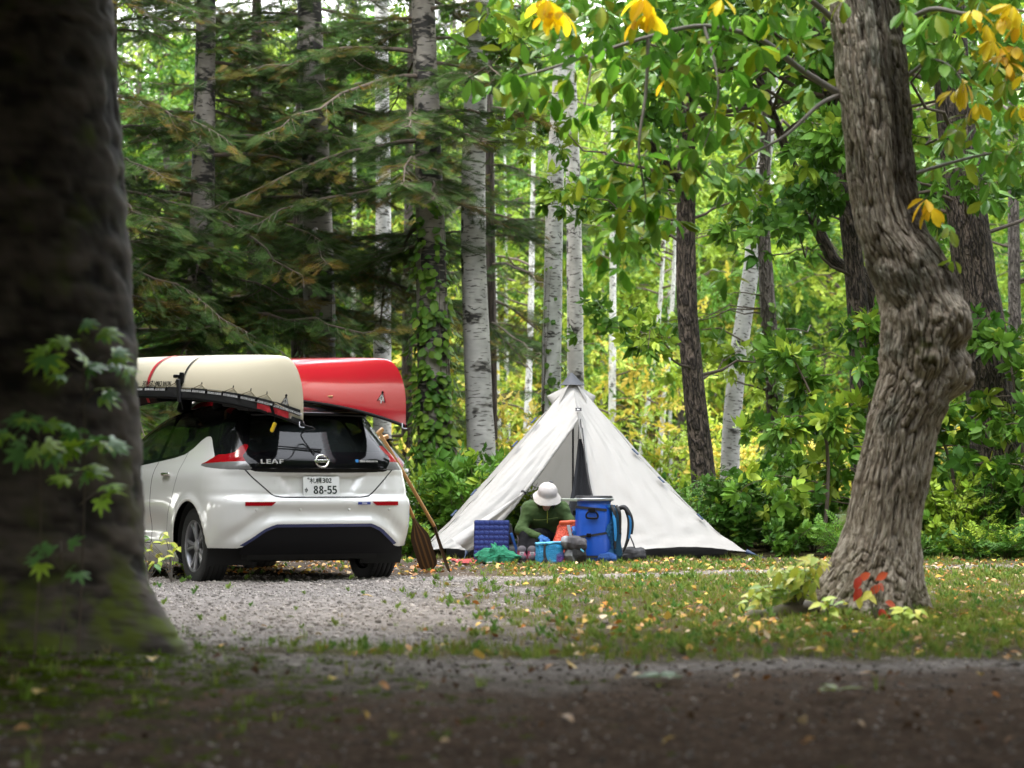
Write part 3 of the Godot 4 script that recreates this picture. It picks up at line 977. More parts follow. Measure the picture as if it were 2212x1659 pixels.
func shade_trees() -> void:
	# the trees that stand over the camera and keep the foreground dark
	for s in [[Vector3(5.2, 0, 1.5), 7.5], [Vector3(-5.5, 0, -2.5), 8.0], [Vector3(0.8, 0, 7.0), 8.5], [Vector3(5.0, 0, -5.2), 7.4]]:
		var p: Vector3 = s[0]
		var root := thing("broadleaf_tree", "leafy tree standing beside the viewer and shading the foreground", "tree", p, 0, "trees shading the foreground")
		var t := [[Vector3(0, -0.1, 0), Vector3(0.1, 2.5, 0), Vector3(0, 5, 0.2), Vector3(0.2, s[1] + 2.0, 0)], [0.3, 0.24, 0.2, 0.06]]
		put("trunk", trunk_mesh(t, 18, 1.6), M.oak_dark, root)
		var wood := MB.new()
		var where := []
		var tints := []
		for k in 84:
			var az := rng.randf() * TAU
			var l := 5.4 * sqrt(rng.randf())
			var e := Vector3(cos(az) * l, s[1] - 1.6 + rng.randf_range(-1.1, 1.8) - 0.08 * l, sin(az) * l)
			limb(wood, along(t, e.y - 0.6 - l * 0.25), (e - along(t, e.y - 0.6 - l * 0.25)).normalized(), e.distance_to(along(t, e.y - 0.6 - l * 0.25)), 0.05, 0.0, 0.5)
			clumps(where, tints, e, Vector3(1.2, 0.6, 1.2), 42, 1.9, [GREEN, DEEP, MIDGREEN])
		put("branches", wood.mesh(), M.twig, root)
		many("crown", broad, M.leaf, where, tints, root)

func ring_trees() -> void:
	# the wood round the clearing, outside the picture: it shades the ground and shows in the car's paint
	var models := []
	var spots := [[-8.9, -23.5], [-9.2, -29.5], [-8.3, -17.0], [-11.5, -27], [-10.5, -19], [-9.5, -12], [-8.5, -5], [-15, -23], [-14.5, -14], [-13, -6], [-18, -30], [-19, -10], [11.5, -27], [10.5, -20], [9.0, -12.5], [8.5, -5], [15, -23], [14, -13], [13, -6], [18.5, -30], [19, -11], [-9, 4], [-4.5, 11], [4, 12], [9, 6], [-14, 9], [14, 10], [0.5, 18], [-8, 17], [9, 18], [-14, -35], [-19, -39], [-24, -33], [-13.5, -46], [-24, -46], [-28, -24], [14, -36], [19, -41], [24, -34], [20, -52], [-20, -56]]
	for k in spots.size():
		var root: Node3D
		if k < 3:
			root = thing("surrounding_tree", "broadleaf tree of the wood that rings the clearing beyond the picture", "tree", Vector3.ZERO, 0, "trees ringing the clearing")
			var t := [[Vector3(0, -0.1, 0), Vector3(0.1, 3, 0), Vector3(-0.1, 7, 0.1), Vector3(0, 12.5, 0)], [0.24, 0.2, 0.15, 0.03]]
			put("trunk", trunk_mesh(t, 16, 1.6), M.grey_bark, root)
			var wood := MB.new()
			var where := []
			var tints := []
			for c in 84:
				var y := rng.randf_range(1.2, 12.5)
				var az := rng.randf() * TAU
				var l := rng.randf_range(0.5, 3.4) * (1.0 - maxf(y - 7.0, 0) / 9.0)
				var a := along(t, maxf(y - 0.6, 0.8))
				var e := Vector3(cos(az) * l, y, sin(az) * l)
				limb(wood, a, (e - a).normalized(), a.distance_to(e), 0.04, 0.0, 0.5)
				clumps(where, tints, e, Vector3(1.1, 0.7, 1.1), 34, 1.8, [GREEN, MIDGREEN, DEEP])
			put("branches", wood.mesh(), M.twig, root)
			many("crown", broad, M.leaf, where, tints, root)
			models.append(root)
		else:
			root = models[k % 3].duplicate()
			root.name = numbered("surrounding_tree")
			add_child(root)
		root.position = Vector3(spots[k][0], 0, spots[k][1])
		root.rotation.y = k * 2.1
		root.scale = Vector3(1, 1.3 if spots[k][0] < -7 else 1.1, 1)

# ---------------------------------------------------------------- the twisted oak on the right
const OAK_D := 15.4

func barked(rows: Array, d: float, per: int, sides: int, surf: Callable) -> MB:
	# rows: [y, left, right] of the trunk in the picture; surf(p, out, w, y) gives [radius factor, colour]
	var mb := MB.new()
	var cs := []
	var rs := []
	for r in rows:
		cs.append(spot((r[1] + r[2]) * 0.5, r[0], d))
		rs.append((r[2] - r[1]) * 0.5 * d / LENS)
	var pts := smooth_path(cs, per)
	var rad := PackedFloat32Array()
	for k in rs.size() - 1:
		for q in per:
			rad.push_back(cubic_interpolate(rs[k], rs[k + 1], rs[maxi(k - 1, 0)], rs[mini(k + 2, rs.size() - 1)], float(q) / per))
	rad.push_back(rs[-1])
	for k in pts.size():
		for s in sides + 1:
			var w := TAU * (s % sides) / sides
			var out := Vector3(cos(w), 0, sin(w))
			var got: Array = surf.call(pts[k] + out * rad[k], out, w, rad[k])
			mb.vert(pts[k] + out * (rad[k] + got[0]), Vector2(float(s) / sides, pts[k].y), got[1])
	mb.rows(sides + 1, pts.size(), 0, false)
	return mb

func oak_bark(p: Vector3, out: Vector3, w: float, r: float) -> Array:
	var warp := nz2.get_noise_3d(p.x * 2.2, p.y * 1.6, p.z * 2.2)
	var warp2 := nz2.get_noise_3d(p.x * 1.5 + 9.0, p.y * 2.4, p.z * 1.5)
	var kn := exp(-((p.y - 1.75) / 0.42) ** 2)                 # the gnarled belly
	var a := w * r / 0.036 + warp * (2.2 + 4.5 * kn) + p.y * 1.2
	var ridge := nz3.get_noise_3d(cos(w) * r * 17.0 + warp * (0.45 + 0.7 * kn), p.y * (0.85 + 0.9 * kn) + warp2 * 0.6, sin(w) * r * 17.0)
	var f := clampf(absf(ridge) / 0.24, 0, 1)                  # 0 in a furrow
	var f2 := clampf(absf(nz3.get_noise_3d(p.x * 40.0 + warp * 1.5, p.y * 4.0, p.z * 40.0)) / 0.35, 0, 1)
	var h := 0.026 * (sqrt(f) - 0.6) + 0.007 * f2 + 0.002 * sin(a) + 0.016 * warp2
	h += kn * 0.016 * nz2.get_noise_3d(p.x * 5.0, p.y * 6.0, p.z * 5.0)
	for b in [[0.9, 1.86, 0.065, 0.15], [0.45, 1.52, 0.06, 0.13], [1.5, 1.62, 0.03, 0.11], [2.3, 2.1, 0.02, 0.12], [0.15, 1.45, 0.04, 0.09]]:
		var dw := wrapf(w - b[0], -PI, PI) * r
		var q = (dw * dw + (p.y - b[1]) ** 2) / (b[3] * b[3])
		h += b[2] * exp(-q)
		h -= 0.02 * exp(-(sqrt(q) - 1.3) ** 2 * 9.0)
	h += 0.05 * exp(-maxf(p.y - 0.05, 0) / 0.16) * (0.8 * cos(w * 4.0 + 0.6) + 0.6 * sin(w * 7.0))    # root flare
	var lichen := clampf(nz2.get_noise_3d(p.x * 3.0 + 5.0, p.y * 2.0, p.z * 3.0) * 2.2 - 0.35 + 0.5 * exp(-((p.y - 2.15) / 0.3) ** 2), 0, 1)
	var c := Color(0.062, 0.046, 0.036).lerp(Color(0.44, 0.398, 0.345), clampf(f * 0.8 + f2 * 0.35, 0, 1))
	c = c.lerp(Color(0.22, 0.235, 0.205), lichen * 0.7 * f)
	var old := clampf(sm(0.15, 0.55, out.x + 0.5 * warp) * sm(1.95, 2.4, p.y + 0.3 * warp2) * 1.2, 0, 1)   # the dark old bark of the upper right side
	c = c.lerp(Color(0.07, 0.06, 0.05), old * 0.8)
	var spot2 := exp(-(wrapf(w - 1.7, -PI, PI) * r) ** 2 / 0.012 - ((p.y - 1.68) / 0.12) ** 2) + 0.7 * exp(-maxf(p.y - 0.1, 0) / 0.12)
	c = c.lerp(Color(0.055, 0.060, 0.012), clampf(spot2 * (0.45 + nz2.get_noise_3dv(p * 8.0) * 1.6), 0, 0.9))
	return [h, c * (0.85 + 0.3 * f2)]

func oak() -> void:
	var rows := [[1420, 1640, 2016], [1350, 1672, 2006], [1322, 1706, 1996], [1290, 1740, 1989], [1250, 1772, 1986], [1200, 1806, 1984], [1150, 1826, 1985], [1050, 1849, 2000], [960, 1869, 2016], [905, 1879, 2030], [870, 1888, 2052], [820, 1899, 2072], [760, 1906, 2082], [700, 1908, 2084], [640, 1898, 2074], [560, 1872, 2040], [490, 1852, 1996], [400, 1840, 1974], [300, 1828, 1966], [200, 1815, 1960], [100, 1805, 1950], [0, 1796, 1935], [-120, 1785, 1920], [-400, 1760, 1880]]
	var base := foot(1870, OAK_D)
	var root := thing("twisted_oak", "twisted oak with a gnarled belly and furrowed bark standing in the grass", "tree", base)
	var off := Transform3D(Basis(), -base)
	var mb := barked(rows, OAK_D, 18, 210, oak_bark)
	var bark := furrowed_bark(81, Color8(255, 253, 250), Color8(176, 168, 160), 1.1)
	bark.vertex_color_use_as_albedo = true
	bark.metallic_specular = 0.15
	bark.uv1_scale = Vector3(3, 0.7, 1)
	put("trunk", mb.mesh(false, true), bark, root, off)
	# roots
	for r in [[[1760, 1318, 15.25], [1690, 1330, 15.0], [1610, 1338, 14.8], [1560, 1350, 14.7], 0.065]]:
		var pts := []
		for q in 4:
			var p := spot(r[q][0], r[q][1], r[q][2])
			p.y = land(p.x, p.z) + 0.03 * (3 - q) / 3.0 - 0.02 * q / 3.0
			pts.append(p)
		var rb := MB.new()
		rb.tube(smooth_path(pts, 8), smooth_row([r[4], r[4] * 0.8, r[4] * 0.55, r[4] * 0.2], 8), 14, Color(0.13, 0.11, 0.085))
		for k in rb.v.size():
			rb.v[k] += Vector3.UP * 0.02 * nz2.get_noise_3dv(rb.v[k] * 9.0)
			rb.c[k] = Color(0.14, 0.115, 0.09).lerp(Color(0.05, 0.055, 0.012), clampf(0.5 + 1.5 * nz2.get_noise_3dv(rb.v[k] * 4.0), 0, 1))
		put("root", rb.mesh(false, true), M.tinted, root, off)
	# limbs and twigs
	var limbs := [
		[[1818, 205, 15.4], [1730, 150, 15.3], [1640, 84, 15.1], [1520, 56, 15.0], [1400, 80, 14.9], [1280, 118, 14.8], [1180, 150, 14.7], [1110, 168, 14.6], 0.023],
		[[1815, 205, 15.4], [1770, 226, 15.2], [1700, 290, 15.0], [1630, 330, 14.9], [1590, 360, 14.9], 0.016],
		[[1520, 56, 15.0], [1545, 140, 14.9], [1550, 220, 14.8], [1520, 320, 14.8], 0.012],
		[[1400, 80, 14.9], [1395, 200, 14.9], [1380, 320, 14.8], [1395, 430, 14.8], [1390, 500, 14.8], 0.013],
		[[1280, 118, 14.8], [1270, 190, 14.7], [1255, 270, 14.7], 0.009],
		[[1820, 60, 15.4], [1720, -20, 15.2], [1580, -60, 15.0], [1400, -70, 14.9], [1220, -60, 14.8], 0.022],
		[[1940, 60, 15.4], [2010, 20, 15.2], [2090, 30, 15.1], [2180, 20, 15.0], [2280, 40, 15.0], 0.02],
		[[1955, 170, 15.4], [2010, 130, 15.3], [2060, 150, 15.2], [2090, 200, 15.2], 0.014],
		[[1960, 380, 15.5], [2060, 350, 15.6], [2150, 330, 15.6], [2240, 330, 15.6], 0.014],
		[[1960, 470, 15.3], [1990, 440, 15.1], [2005, 420, 15.0], 0.006]]
	for l in limbs:
		var pts := []
		var rad := []
		for q in l.size() - 1:
			pts.append(spot(l[q][0], l[q][1], l[q][2]))
			rad.append(l[-1] * (1.0 - 0.75 * q / (l.size() - 2.0)))
		var wb := MB.new()
		wb.tube(smooth_path(pts, 6), smooth_row(rad, 6), 8)
		put("branch", wb.mesh(false, true), M.twig_grey, root, off)
	# leaves: clusters of long toothed leaves at the twig ends
	var shapes := []
	for k in 5:
		var lb := MB.new()
		oak_leaf(lb, Transform3D(), 1.0, 0.40 + 0.05 * (k % 3), 0.12 + 0.16 * k / 4.0)
		shapes.append(lb.mesh())
	var G1 := Color(0.115, 0.275, 0.035)
	var G2 := Color(0.20, 0.38, 0.065)
	var YG := Color(0.24, 0.30, 0.03)
	var Y := Color(0.85, 0.66, 0.035)
	var O := Color(0.75, 0.48, 0.03)
	var spots := [   # x, y, depth, colours, leaves, length
		[1182, 8, 14.4, Y, 7, .17], [1215, 36, 14.4, Y, 6, .17], [1180, 40, 14.4, O, 4, .16], [1392, 4, 14.4, Y, 7, .18], [1405, 34, 14.4, Y, 6, .18], [1375, 52, 14.4, O, 5, .15], [1252, 84, 14.5, YG, 3, .16],
		[1110, 166, 14.5, G2, 7, .17], [1150, 175, 14.5, G2, 6, .16], [1190, 212, 14.5, G1, 6, .17], [1230, 180, 14.5, G2, 6, .16], [1262, 130, 14.6, G1, 6, .16], [1235, 260, 14.6, G2, 7, .16], [1275, 245, 14.6, G1, 6, .16], [1300, 180, 14.6, G2, 6, .16], [1300, 96, 14.6, G1, 6, .17], [1340, 135, 14.7, G1, 6, .16], [1360, 185, 14.7, G2, 7, .16], [1330, 230, 14.7, G2, 5, .15],
		[1420, 120, 14.7, G1, 6, .16], [1450, 70, 14.8, G1, 6, .17], [1470, 150, 14.7, YG, 5, .16], [1440, 180, 14.7, O, 3, .14], [1510, 110, 14.8, G2, 6, .16], [1500, 160, 14.8, G1, 5, .16], [1555, 100, 14.8, G1, 6, .16], [1580, 160, 14.7, G1, 6, .17], [1540, 20, 14.8, G1, 6, .17], [1600, 40, 14.9, G2, 7, .17], [1640, 110, 14.8, G2, 7, .18], [1610, 170, 14.8, G2, 6, .17], [1660, 40, 14.9, G1, 6, .16], [1700, 90, 15.0, YG, 5, .15], [1740, 30, 15.0, G1, 6, .17], [1570, 215, 14.7, G2, 5, .16], [1545, 250, 14.7, G2, 6, .16], [1630, 250, 14.8, YG, 5, .17], [1640, 200, 14.8, G1, 5, .16],
		[1345, 330, 14.8, G1, 5, .15], [1390, 350, 14.8, G1, 6, .15], [1320, 400, 14.7, G1, 5, .15], [1365, 430, 14.7, G2, 7, .16], [1335, 470, 14.7, G2, 6, .17], [1395, 450, 14.7, G2, 7, .17], [1425, 440, 14.7, G1, 6, .16], [1310, 520, 14.7, G2, 6, .16], [1350, 530, 14.7, G2, 7, .16], [1300, 560, 14.7, G1, 5, .16], [1345, 590, 14.7, G1, 5, .16], [1450, 480, 14.8, G1, 4, .15],
		[1500, 330, 14.8, G2, 7, .16], [1530, 350, 14.8, G2, 6, .16], [1490, 370, 14.8, YG, 5, .15], [1590, 390, 14.8, G1, 6, .16], [1565, 420, 14.8, G1, 5, .15], [1600, 440, 14.8, YG, 4, .16], [1750, 200, 15.0, G1, 6, .16], [1770, 120, 15.1, G1, 6, .16],
		[1960, 30, 15.0, G2, 7, .17], [1985, 80, 14.9, G1, 6, .17], [2020, 40, 14.9, G2, 7, .18], [2050, 90, 14.9, G2, 7, .18], [2010, 130, 14.9, G1, 6, .16], [2080, 40, 14.9, G1, 6, .17], [2090, 110, 14.9, G2, 6, .17], [2040, 145, 14.9, G2, 5, .16],
		[2130, 60, 14.9, Y, 6, .17], [2170, 40, 14.9, Y, 7, .17], [2195, 110, 14.9, O, 6, .17], [2160, 130, 14.9, Y, 6, .17], [2205, 60, 14.9, Y, 6, .17], [2120, 10, 14.9, YG, 5, .16], [2210, 170, 14.9, Y, 5, .17], [2085, 185, 15.0, Y, 7, .16], [2062, 205, 15.0, Y, 5, .15], [2070, 290, 15.1, YG, 6, .15], [2050, 310, 15.1, YG, 5, .14], [2000, 440, 14.9, O, 4, .15], [2010, 455, 14.9, Y, 4, .16], [2150, 330, 15.4, G1, 6, .16], [2200, 320, 15.4, G1, 6, .16], [2180, 380, 15.4, G1, 5, .16], [2050, 500, 15.2, YG, 4, .14], [2060, 570, 15.2, LIME, 3, .14], [2100, 30, 14.8, Y, 6, .15], [2145, 95, 14.8, Y, 7, .15], [2190, 20, 14.8, Y, 7, .15], [2180, 145, 14.8, O, 5, .15], [2110, 230, 14.9, Y, 5, .14], [2205, 235, 14.9, Y, 5, .15], [2090, 260, 15.0, YG, 5, .14], [1560, 6, 14.7, Y, 4, .14], [1820, 10, 14.9, YG, 5, .15], [1300, 20, 14.5, YG, 5, .15]]
	var used_leaves := 0
	var where := []
	var tints := []
	var mats := {}
	for s in spots:
		var at := spot(s[0], s[1] - 12, s[2])
		var axis := Vector3(rng.randf_range(-0.5, 0.3), -0.55, rng.randf_range(-0.2, 0.5)).normalized()
		for k in s[4]:
			var w = TAU * k / s[4] + rng.randf_range(-0.4, 0.4)
			var b0 := look(axis)
			var dir := (b0 * Vector3(cos(w) * 0.9, rng.randf_range(0.1, 1.1), sin(w) * 0.9) + Vector3.DOWN * 0.45).normalized()
			var up := (Vector3.UP + Vector3(rng.randfn(), rng.randfn(), rng.randfn()) * 0.35).normalized()
			var x := dir.cross(up).normalized()
			var l: float = s[5] * rng.randf_range(0.55, 1.1)
			var xf := Transform3D(Basis(x, dir, x.cross(dir)).scaled_local(Vector3(l, l, l)), at + dir * 0.02)
			var c: Color = s[3]
			if rng.randf() < 0.2:
				c = [G1, G2, YG][rng.randi() % 3] if c != Y and c != O else [Y, O, YG][rng.randi() % 3]
			if used_leaves < 292:
				var key := "%.2f%.2f%d" % [c.r, c.g, rng.randi() % 3]
				if not mats.has(key):
					mats[key] = mat(shade(c, 0.22), 0.36, {"vertex_color_use_as_albedo": true, "backlight_enabled": true, "metallic_specular": 0.25, "backlight": Color(1.3, 1.3, 1.1), "cull_mode": BaseMaterial3D.CULL_DISABLED})
				put("leaf", shapes[rng.randi() % 5], mats[key], root, off * xf)
				used_leaves += 1
			else:
				where.append(xf)
				tints.append(shade(c, 0.22))
	# further foliage of the same crown, behind and above
	for k in 380:
		var t: Array = limbs[[0, 0, 5, 5, 6, 6, 2, 3, 8][rng.randi() % 9]]
		var q: Array = t[1 + rng.randi() % (t.size() - 2)]
		var at := spot(q[0] + rng.randfn() * 75.0, q[1] - 40 + rng.randfn() * 70.0, q[2] + rng.randf_range(0.1, 1.6))
		for w in 6:
			var dir := (Vector3(rng.randfn(), rng.randfn(), rng.randfn()).normalized() + Vector3.DOWN * 0.6).normalized()
			var l := rng.randf_range(0.09, 0.16)
			where.append(Transform3D(look(dir, Vector3(rng.randfn(), 1.5, rng.randfn())).scaled(Vector3(l, l, l)), at + dir * 0.03))
			tints.append(shade([G1, G1, G2, YG][rng.randi() % 4], 0.25))
	# the crown out of sight above
	for k in 55:
		var az := rng.randf() * TAU
		var l := 3.8 * sqrt(rng.randf())
		var at := Vector3(2.9 + cos(az) * l, rng.randf_range(6.0, 9.0), -15.0 + sin(az) * l * 0.75)
		for w in 46:
			var dir := (Vector3(rng.randfn(), rng.randfn(), rng.randfn()).normalized() + Vector3.DOWN * 0.4).normalized()
			where.append(Transform3D(look(dir).scaled(Vector3.ONE * 0.17), at + Vector3(rng.randfn(), rng.randfn() * 0.5, rng.randfn()) * 0.5))
			tints.append(shade([G1, G2, YG][rng.randi() % 3], 0.25))
	var ub := MB.new()
	ub.tube(smooth_path([spot(1826, -300, 15.4), spot(1790, -480, 15.45), Vector3(1.85, 6.4, -15.6), Vector3(2.2, 9.0, -15.3)], 5), smooth_row([0.17, 0.165, 0.12, 0.03], 5), 12)
	put("branch", ub.mesh(), M.twig, root, off)
	many("foliage", shapes[1], M.gloss_leaf, where, tints, root).transform = off

func oak_leaf(mb: MB, at: Transform3D, l: float, w: float, bend: float) -> void:
	# obovate, toothed, folded along the midrib
	var segs := 9
	var base := mb.v.size()
	for k in segs + 1:
		var t := float(k) / segs
		var ww := w * 0.5 * pow(sin(PI * pow(t, 1.25) * 0.985), 0.8) if k > 0 else 0.012
		ww *= 1.0 + (0.10 if k % 2 == 0 else -0.08)
		if k == segs:
			ww = 0.004
		var dz := -bend * t * t * l
		var g := 0.92 + 0.16 * (k % 2)
		mb.vert(at * Vector3(-ww * l, t * l, dz + 0.28 * ww), Vector2(0, t), Color(g, g, g))
		mb.vert(at * Vector3(-ww * l * 0.5, t * l * 0.995, dz + 0.17 * ww), Vector2(0.25, t))
		mb.vert(at * Vector3(0, t * l * 0.985, dz - 0.012), Vector2(0.5, t), Color(1.25, 1.2, 1.1))
		mb.vert(at * Vector3(ww * l * 0.5, t * l * 0.995, dz + 0.17 * ww), Vector2(0.75, t))
		mb.vert(at * Vector3(ww * l, t * l, dz + 0.28 * ww), Vector2(1, t), Color(g, g, g))
	mb.rows(5, segs + 1, base, false)

# ---------------------------------------------------------------- the big dark tree on the left
const FRONT_D := 11.2

func front_bark(p: Vector3, out: Vector3, w: float, r: float) -> Array:
	var band := nz2.get_noise_3d(p.x * 1.6, p.y * 6.0, p.z * 1.6)
	var fine := nz2.get_noise_3d(p.x * 7.0, p.y * 16.0, p.z * 7.0)
	var pit := clampf(nz2.get_noise_3d(p.x * 2.6 + 3.0, p.y * 5.5, p.z * 2.6) * 3.6 - 0.55, 0, 1)
	var h := 0.012 * band + 0.006 * fine - 0.014 * pit
	h += 0.10 * exp(-maxf(p.y - 0.1, 0) / 0.22) * (0.5 + 0.5 * cos(w * 5.0 - 0.6)) + 0.05 * exp(-maxf(p.y - 0.1, 0) / 0.3) * sin(w * 3.0 + 1.0)
	var c := Color(0.075, 0.062, 0.052) * maxf(0.15, 1.0 + 0.9 * band + 0.6 * fine)
	c = c.lerp(Color(0.012, 0.011, 0.010), pit * 0.85)
	var m := clampf(1.5 * exp(-maxf(p.y - 0.15, 0) / 0.30) - 0.2 + nz2.get_noise_3dv(p * 3.0) * 1.3, 0, 1)
	c = c.lerp(Color(0.095, 0.125, 0.014), m * clampf(0.5 + 1.6 * nz2.get_noise_3dv(p * 6.0), 0, 1))
	return [h, Color(maxf(c.r, 0.01), maxf(c.g, 0.01), maxf(c.b, 0.01))]

func front_tree() -> void:
	var rows := [[1560, -270, 400], [1470, -250, 384], [1440, -232, 366], [1400, -215, 345], [1350, -205, 328], [1300, -195, 314], [1250, -190, 303], [1150, -186, 302], [1000, -185, 303], [850, -184, 297], [700, -183, 291], [500, -180, 276], [300, -176, 263], [100, -172, 250], [0, -170, 244], [-200, -160, 232], [-700, -140, 190]]
	var base := foot(60, FRONT_D)
	var root := thing("foreground_tree", "huge dark out-of-focus trunk filling the left edge, moss at its foot", "tree", base)
	var off := Transform3D(Basis(), -base)
	put("trunk", barked(rows, FRONT_D, 14, 150, front_bark).mesh(false, true), mat(Color.WHITE, 0.92, {"vertex_color_use_as_albedo": true}), root, off)
	var wood := MB.new()
	var where := []
	var tints := []
	var top := Vector3(-2.3, 5.6, -11.2)
	wood.tube(smooth_path([spot(25, -650, FRONT_D), top, top + Vector3(0.2, 4.5, 0.3)], 5), smooth_row([0.34, 0.3, 0.06], 5), 12)
	for k in 110:
		var az := rng.randf() * TAU
		var l := 5.2 * sqrt(rng.randf())
		var e := Vector3(-2.3 + cos(az) * l, rng.randf_range(5.2, 9.0) - 0.05 * l, -8.5 + sin(az) * l * 0.8)
		if e.z < -12.6 and e.y < 5.5:
			continue
		var a := Vector3(-2.3, clampf(e.y - 1.5, 4.0, 8.5), -11.2)
		limb(wood, a, (e - a).normalized(), a.distance_to(e), 0.05, 0.0, 0.5)
		clumps(where, tints, e, Vector3(1.1, 0.6, 1.1), 40, 1.8, [GREEN, DEEP, MIDGREEN])
	put("branches", wood.mesh(), M.twig, root, off)
	many("crown", broad, M.leaf, where, tints, root).transform = off

# ---------------------------------------------------------------- undergrowth
func shrub(called: String, label: String, at: Vector3, h: float, w: float, n: int, mesh: ArrayMesh, size: float, pal: Array, group: String, category := "shrub") -> void:
	var root := thing(called, label, category, at, 0, group)
	var wood := MB.new()
	var where := []
	var tints := []
	var main: Color = pal[rng.randi() % pal.size()]
	for k in maxi(4, n / 9):
		var az := rng.randf() * TAU
		var out := Vector3(cos(az), 0, sin(az))
		var l := rng.randf_range(0.55, 1.0) * h
		var reach := w * sqrt(rng.randf())
		var pts := PackedVector3Array()
		for q in 5:
			var t := q / 4.0
			pts.push_back(out * (0.05 + reach * t * t * 0.9) + Vector3.UP * l * t * (1.12 - 0.12 * t))
		wood.tube(pts, PackedFloat32Array([0.008, 0.007, 0.006, 0.004, 0.002]), 4)
		for q in 9:
			var t := lerpf(0.18, 1.0, (q + rng.randf()) / 9.0)
			var f := t * 4.0
			var p := pts[mini(int(f), 3)].lerp(pts[mini(int(f), 3) + 1], f - mini(int(f), 3))
			var dir := Vector3(rng.randfn(), rng.randf_range(-0.2, 0.9), rng.randfn()).normalized()
			var s := size * rng.randf_range(0.7, 1.25)
			where.append(Transform3D((look(dir, Vector3(rng.randfn() * 0.4, 1, rng.randfn() * 0.4))).scaled(Vector3(s, s, s)), p))
			tints.append(shade(main if rng.randf() < 0.7 else pal[rng.randi() % pal.size()], 0.22))
	put("stems", wood.mesh(), M.twig, root)
	many("leaves", mesh, M.leaf, where, tints, root)

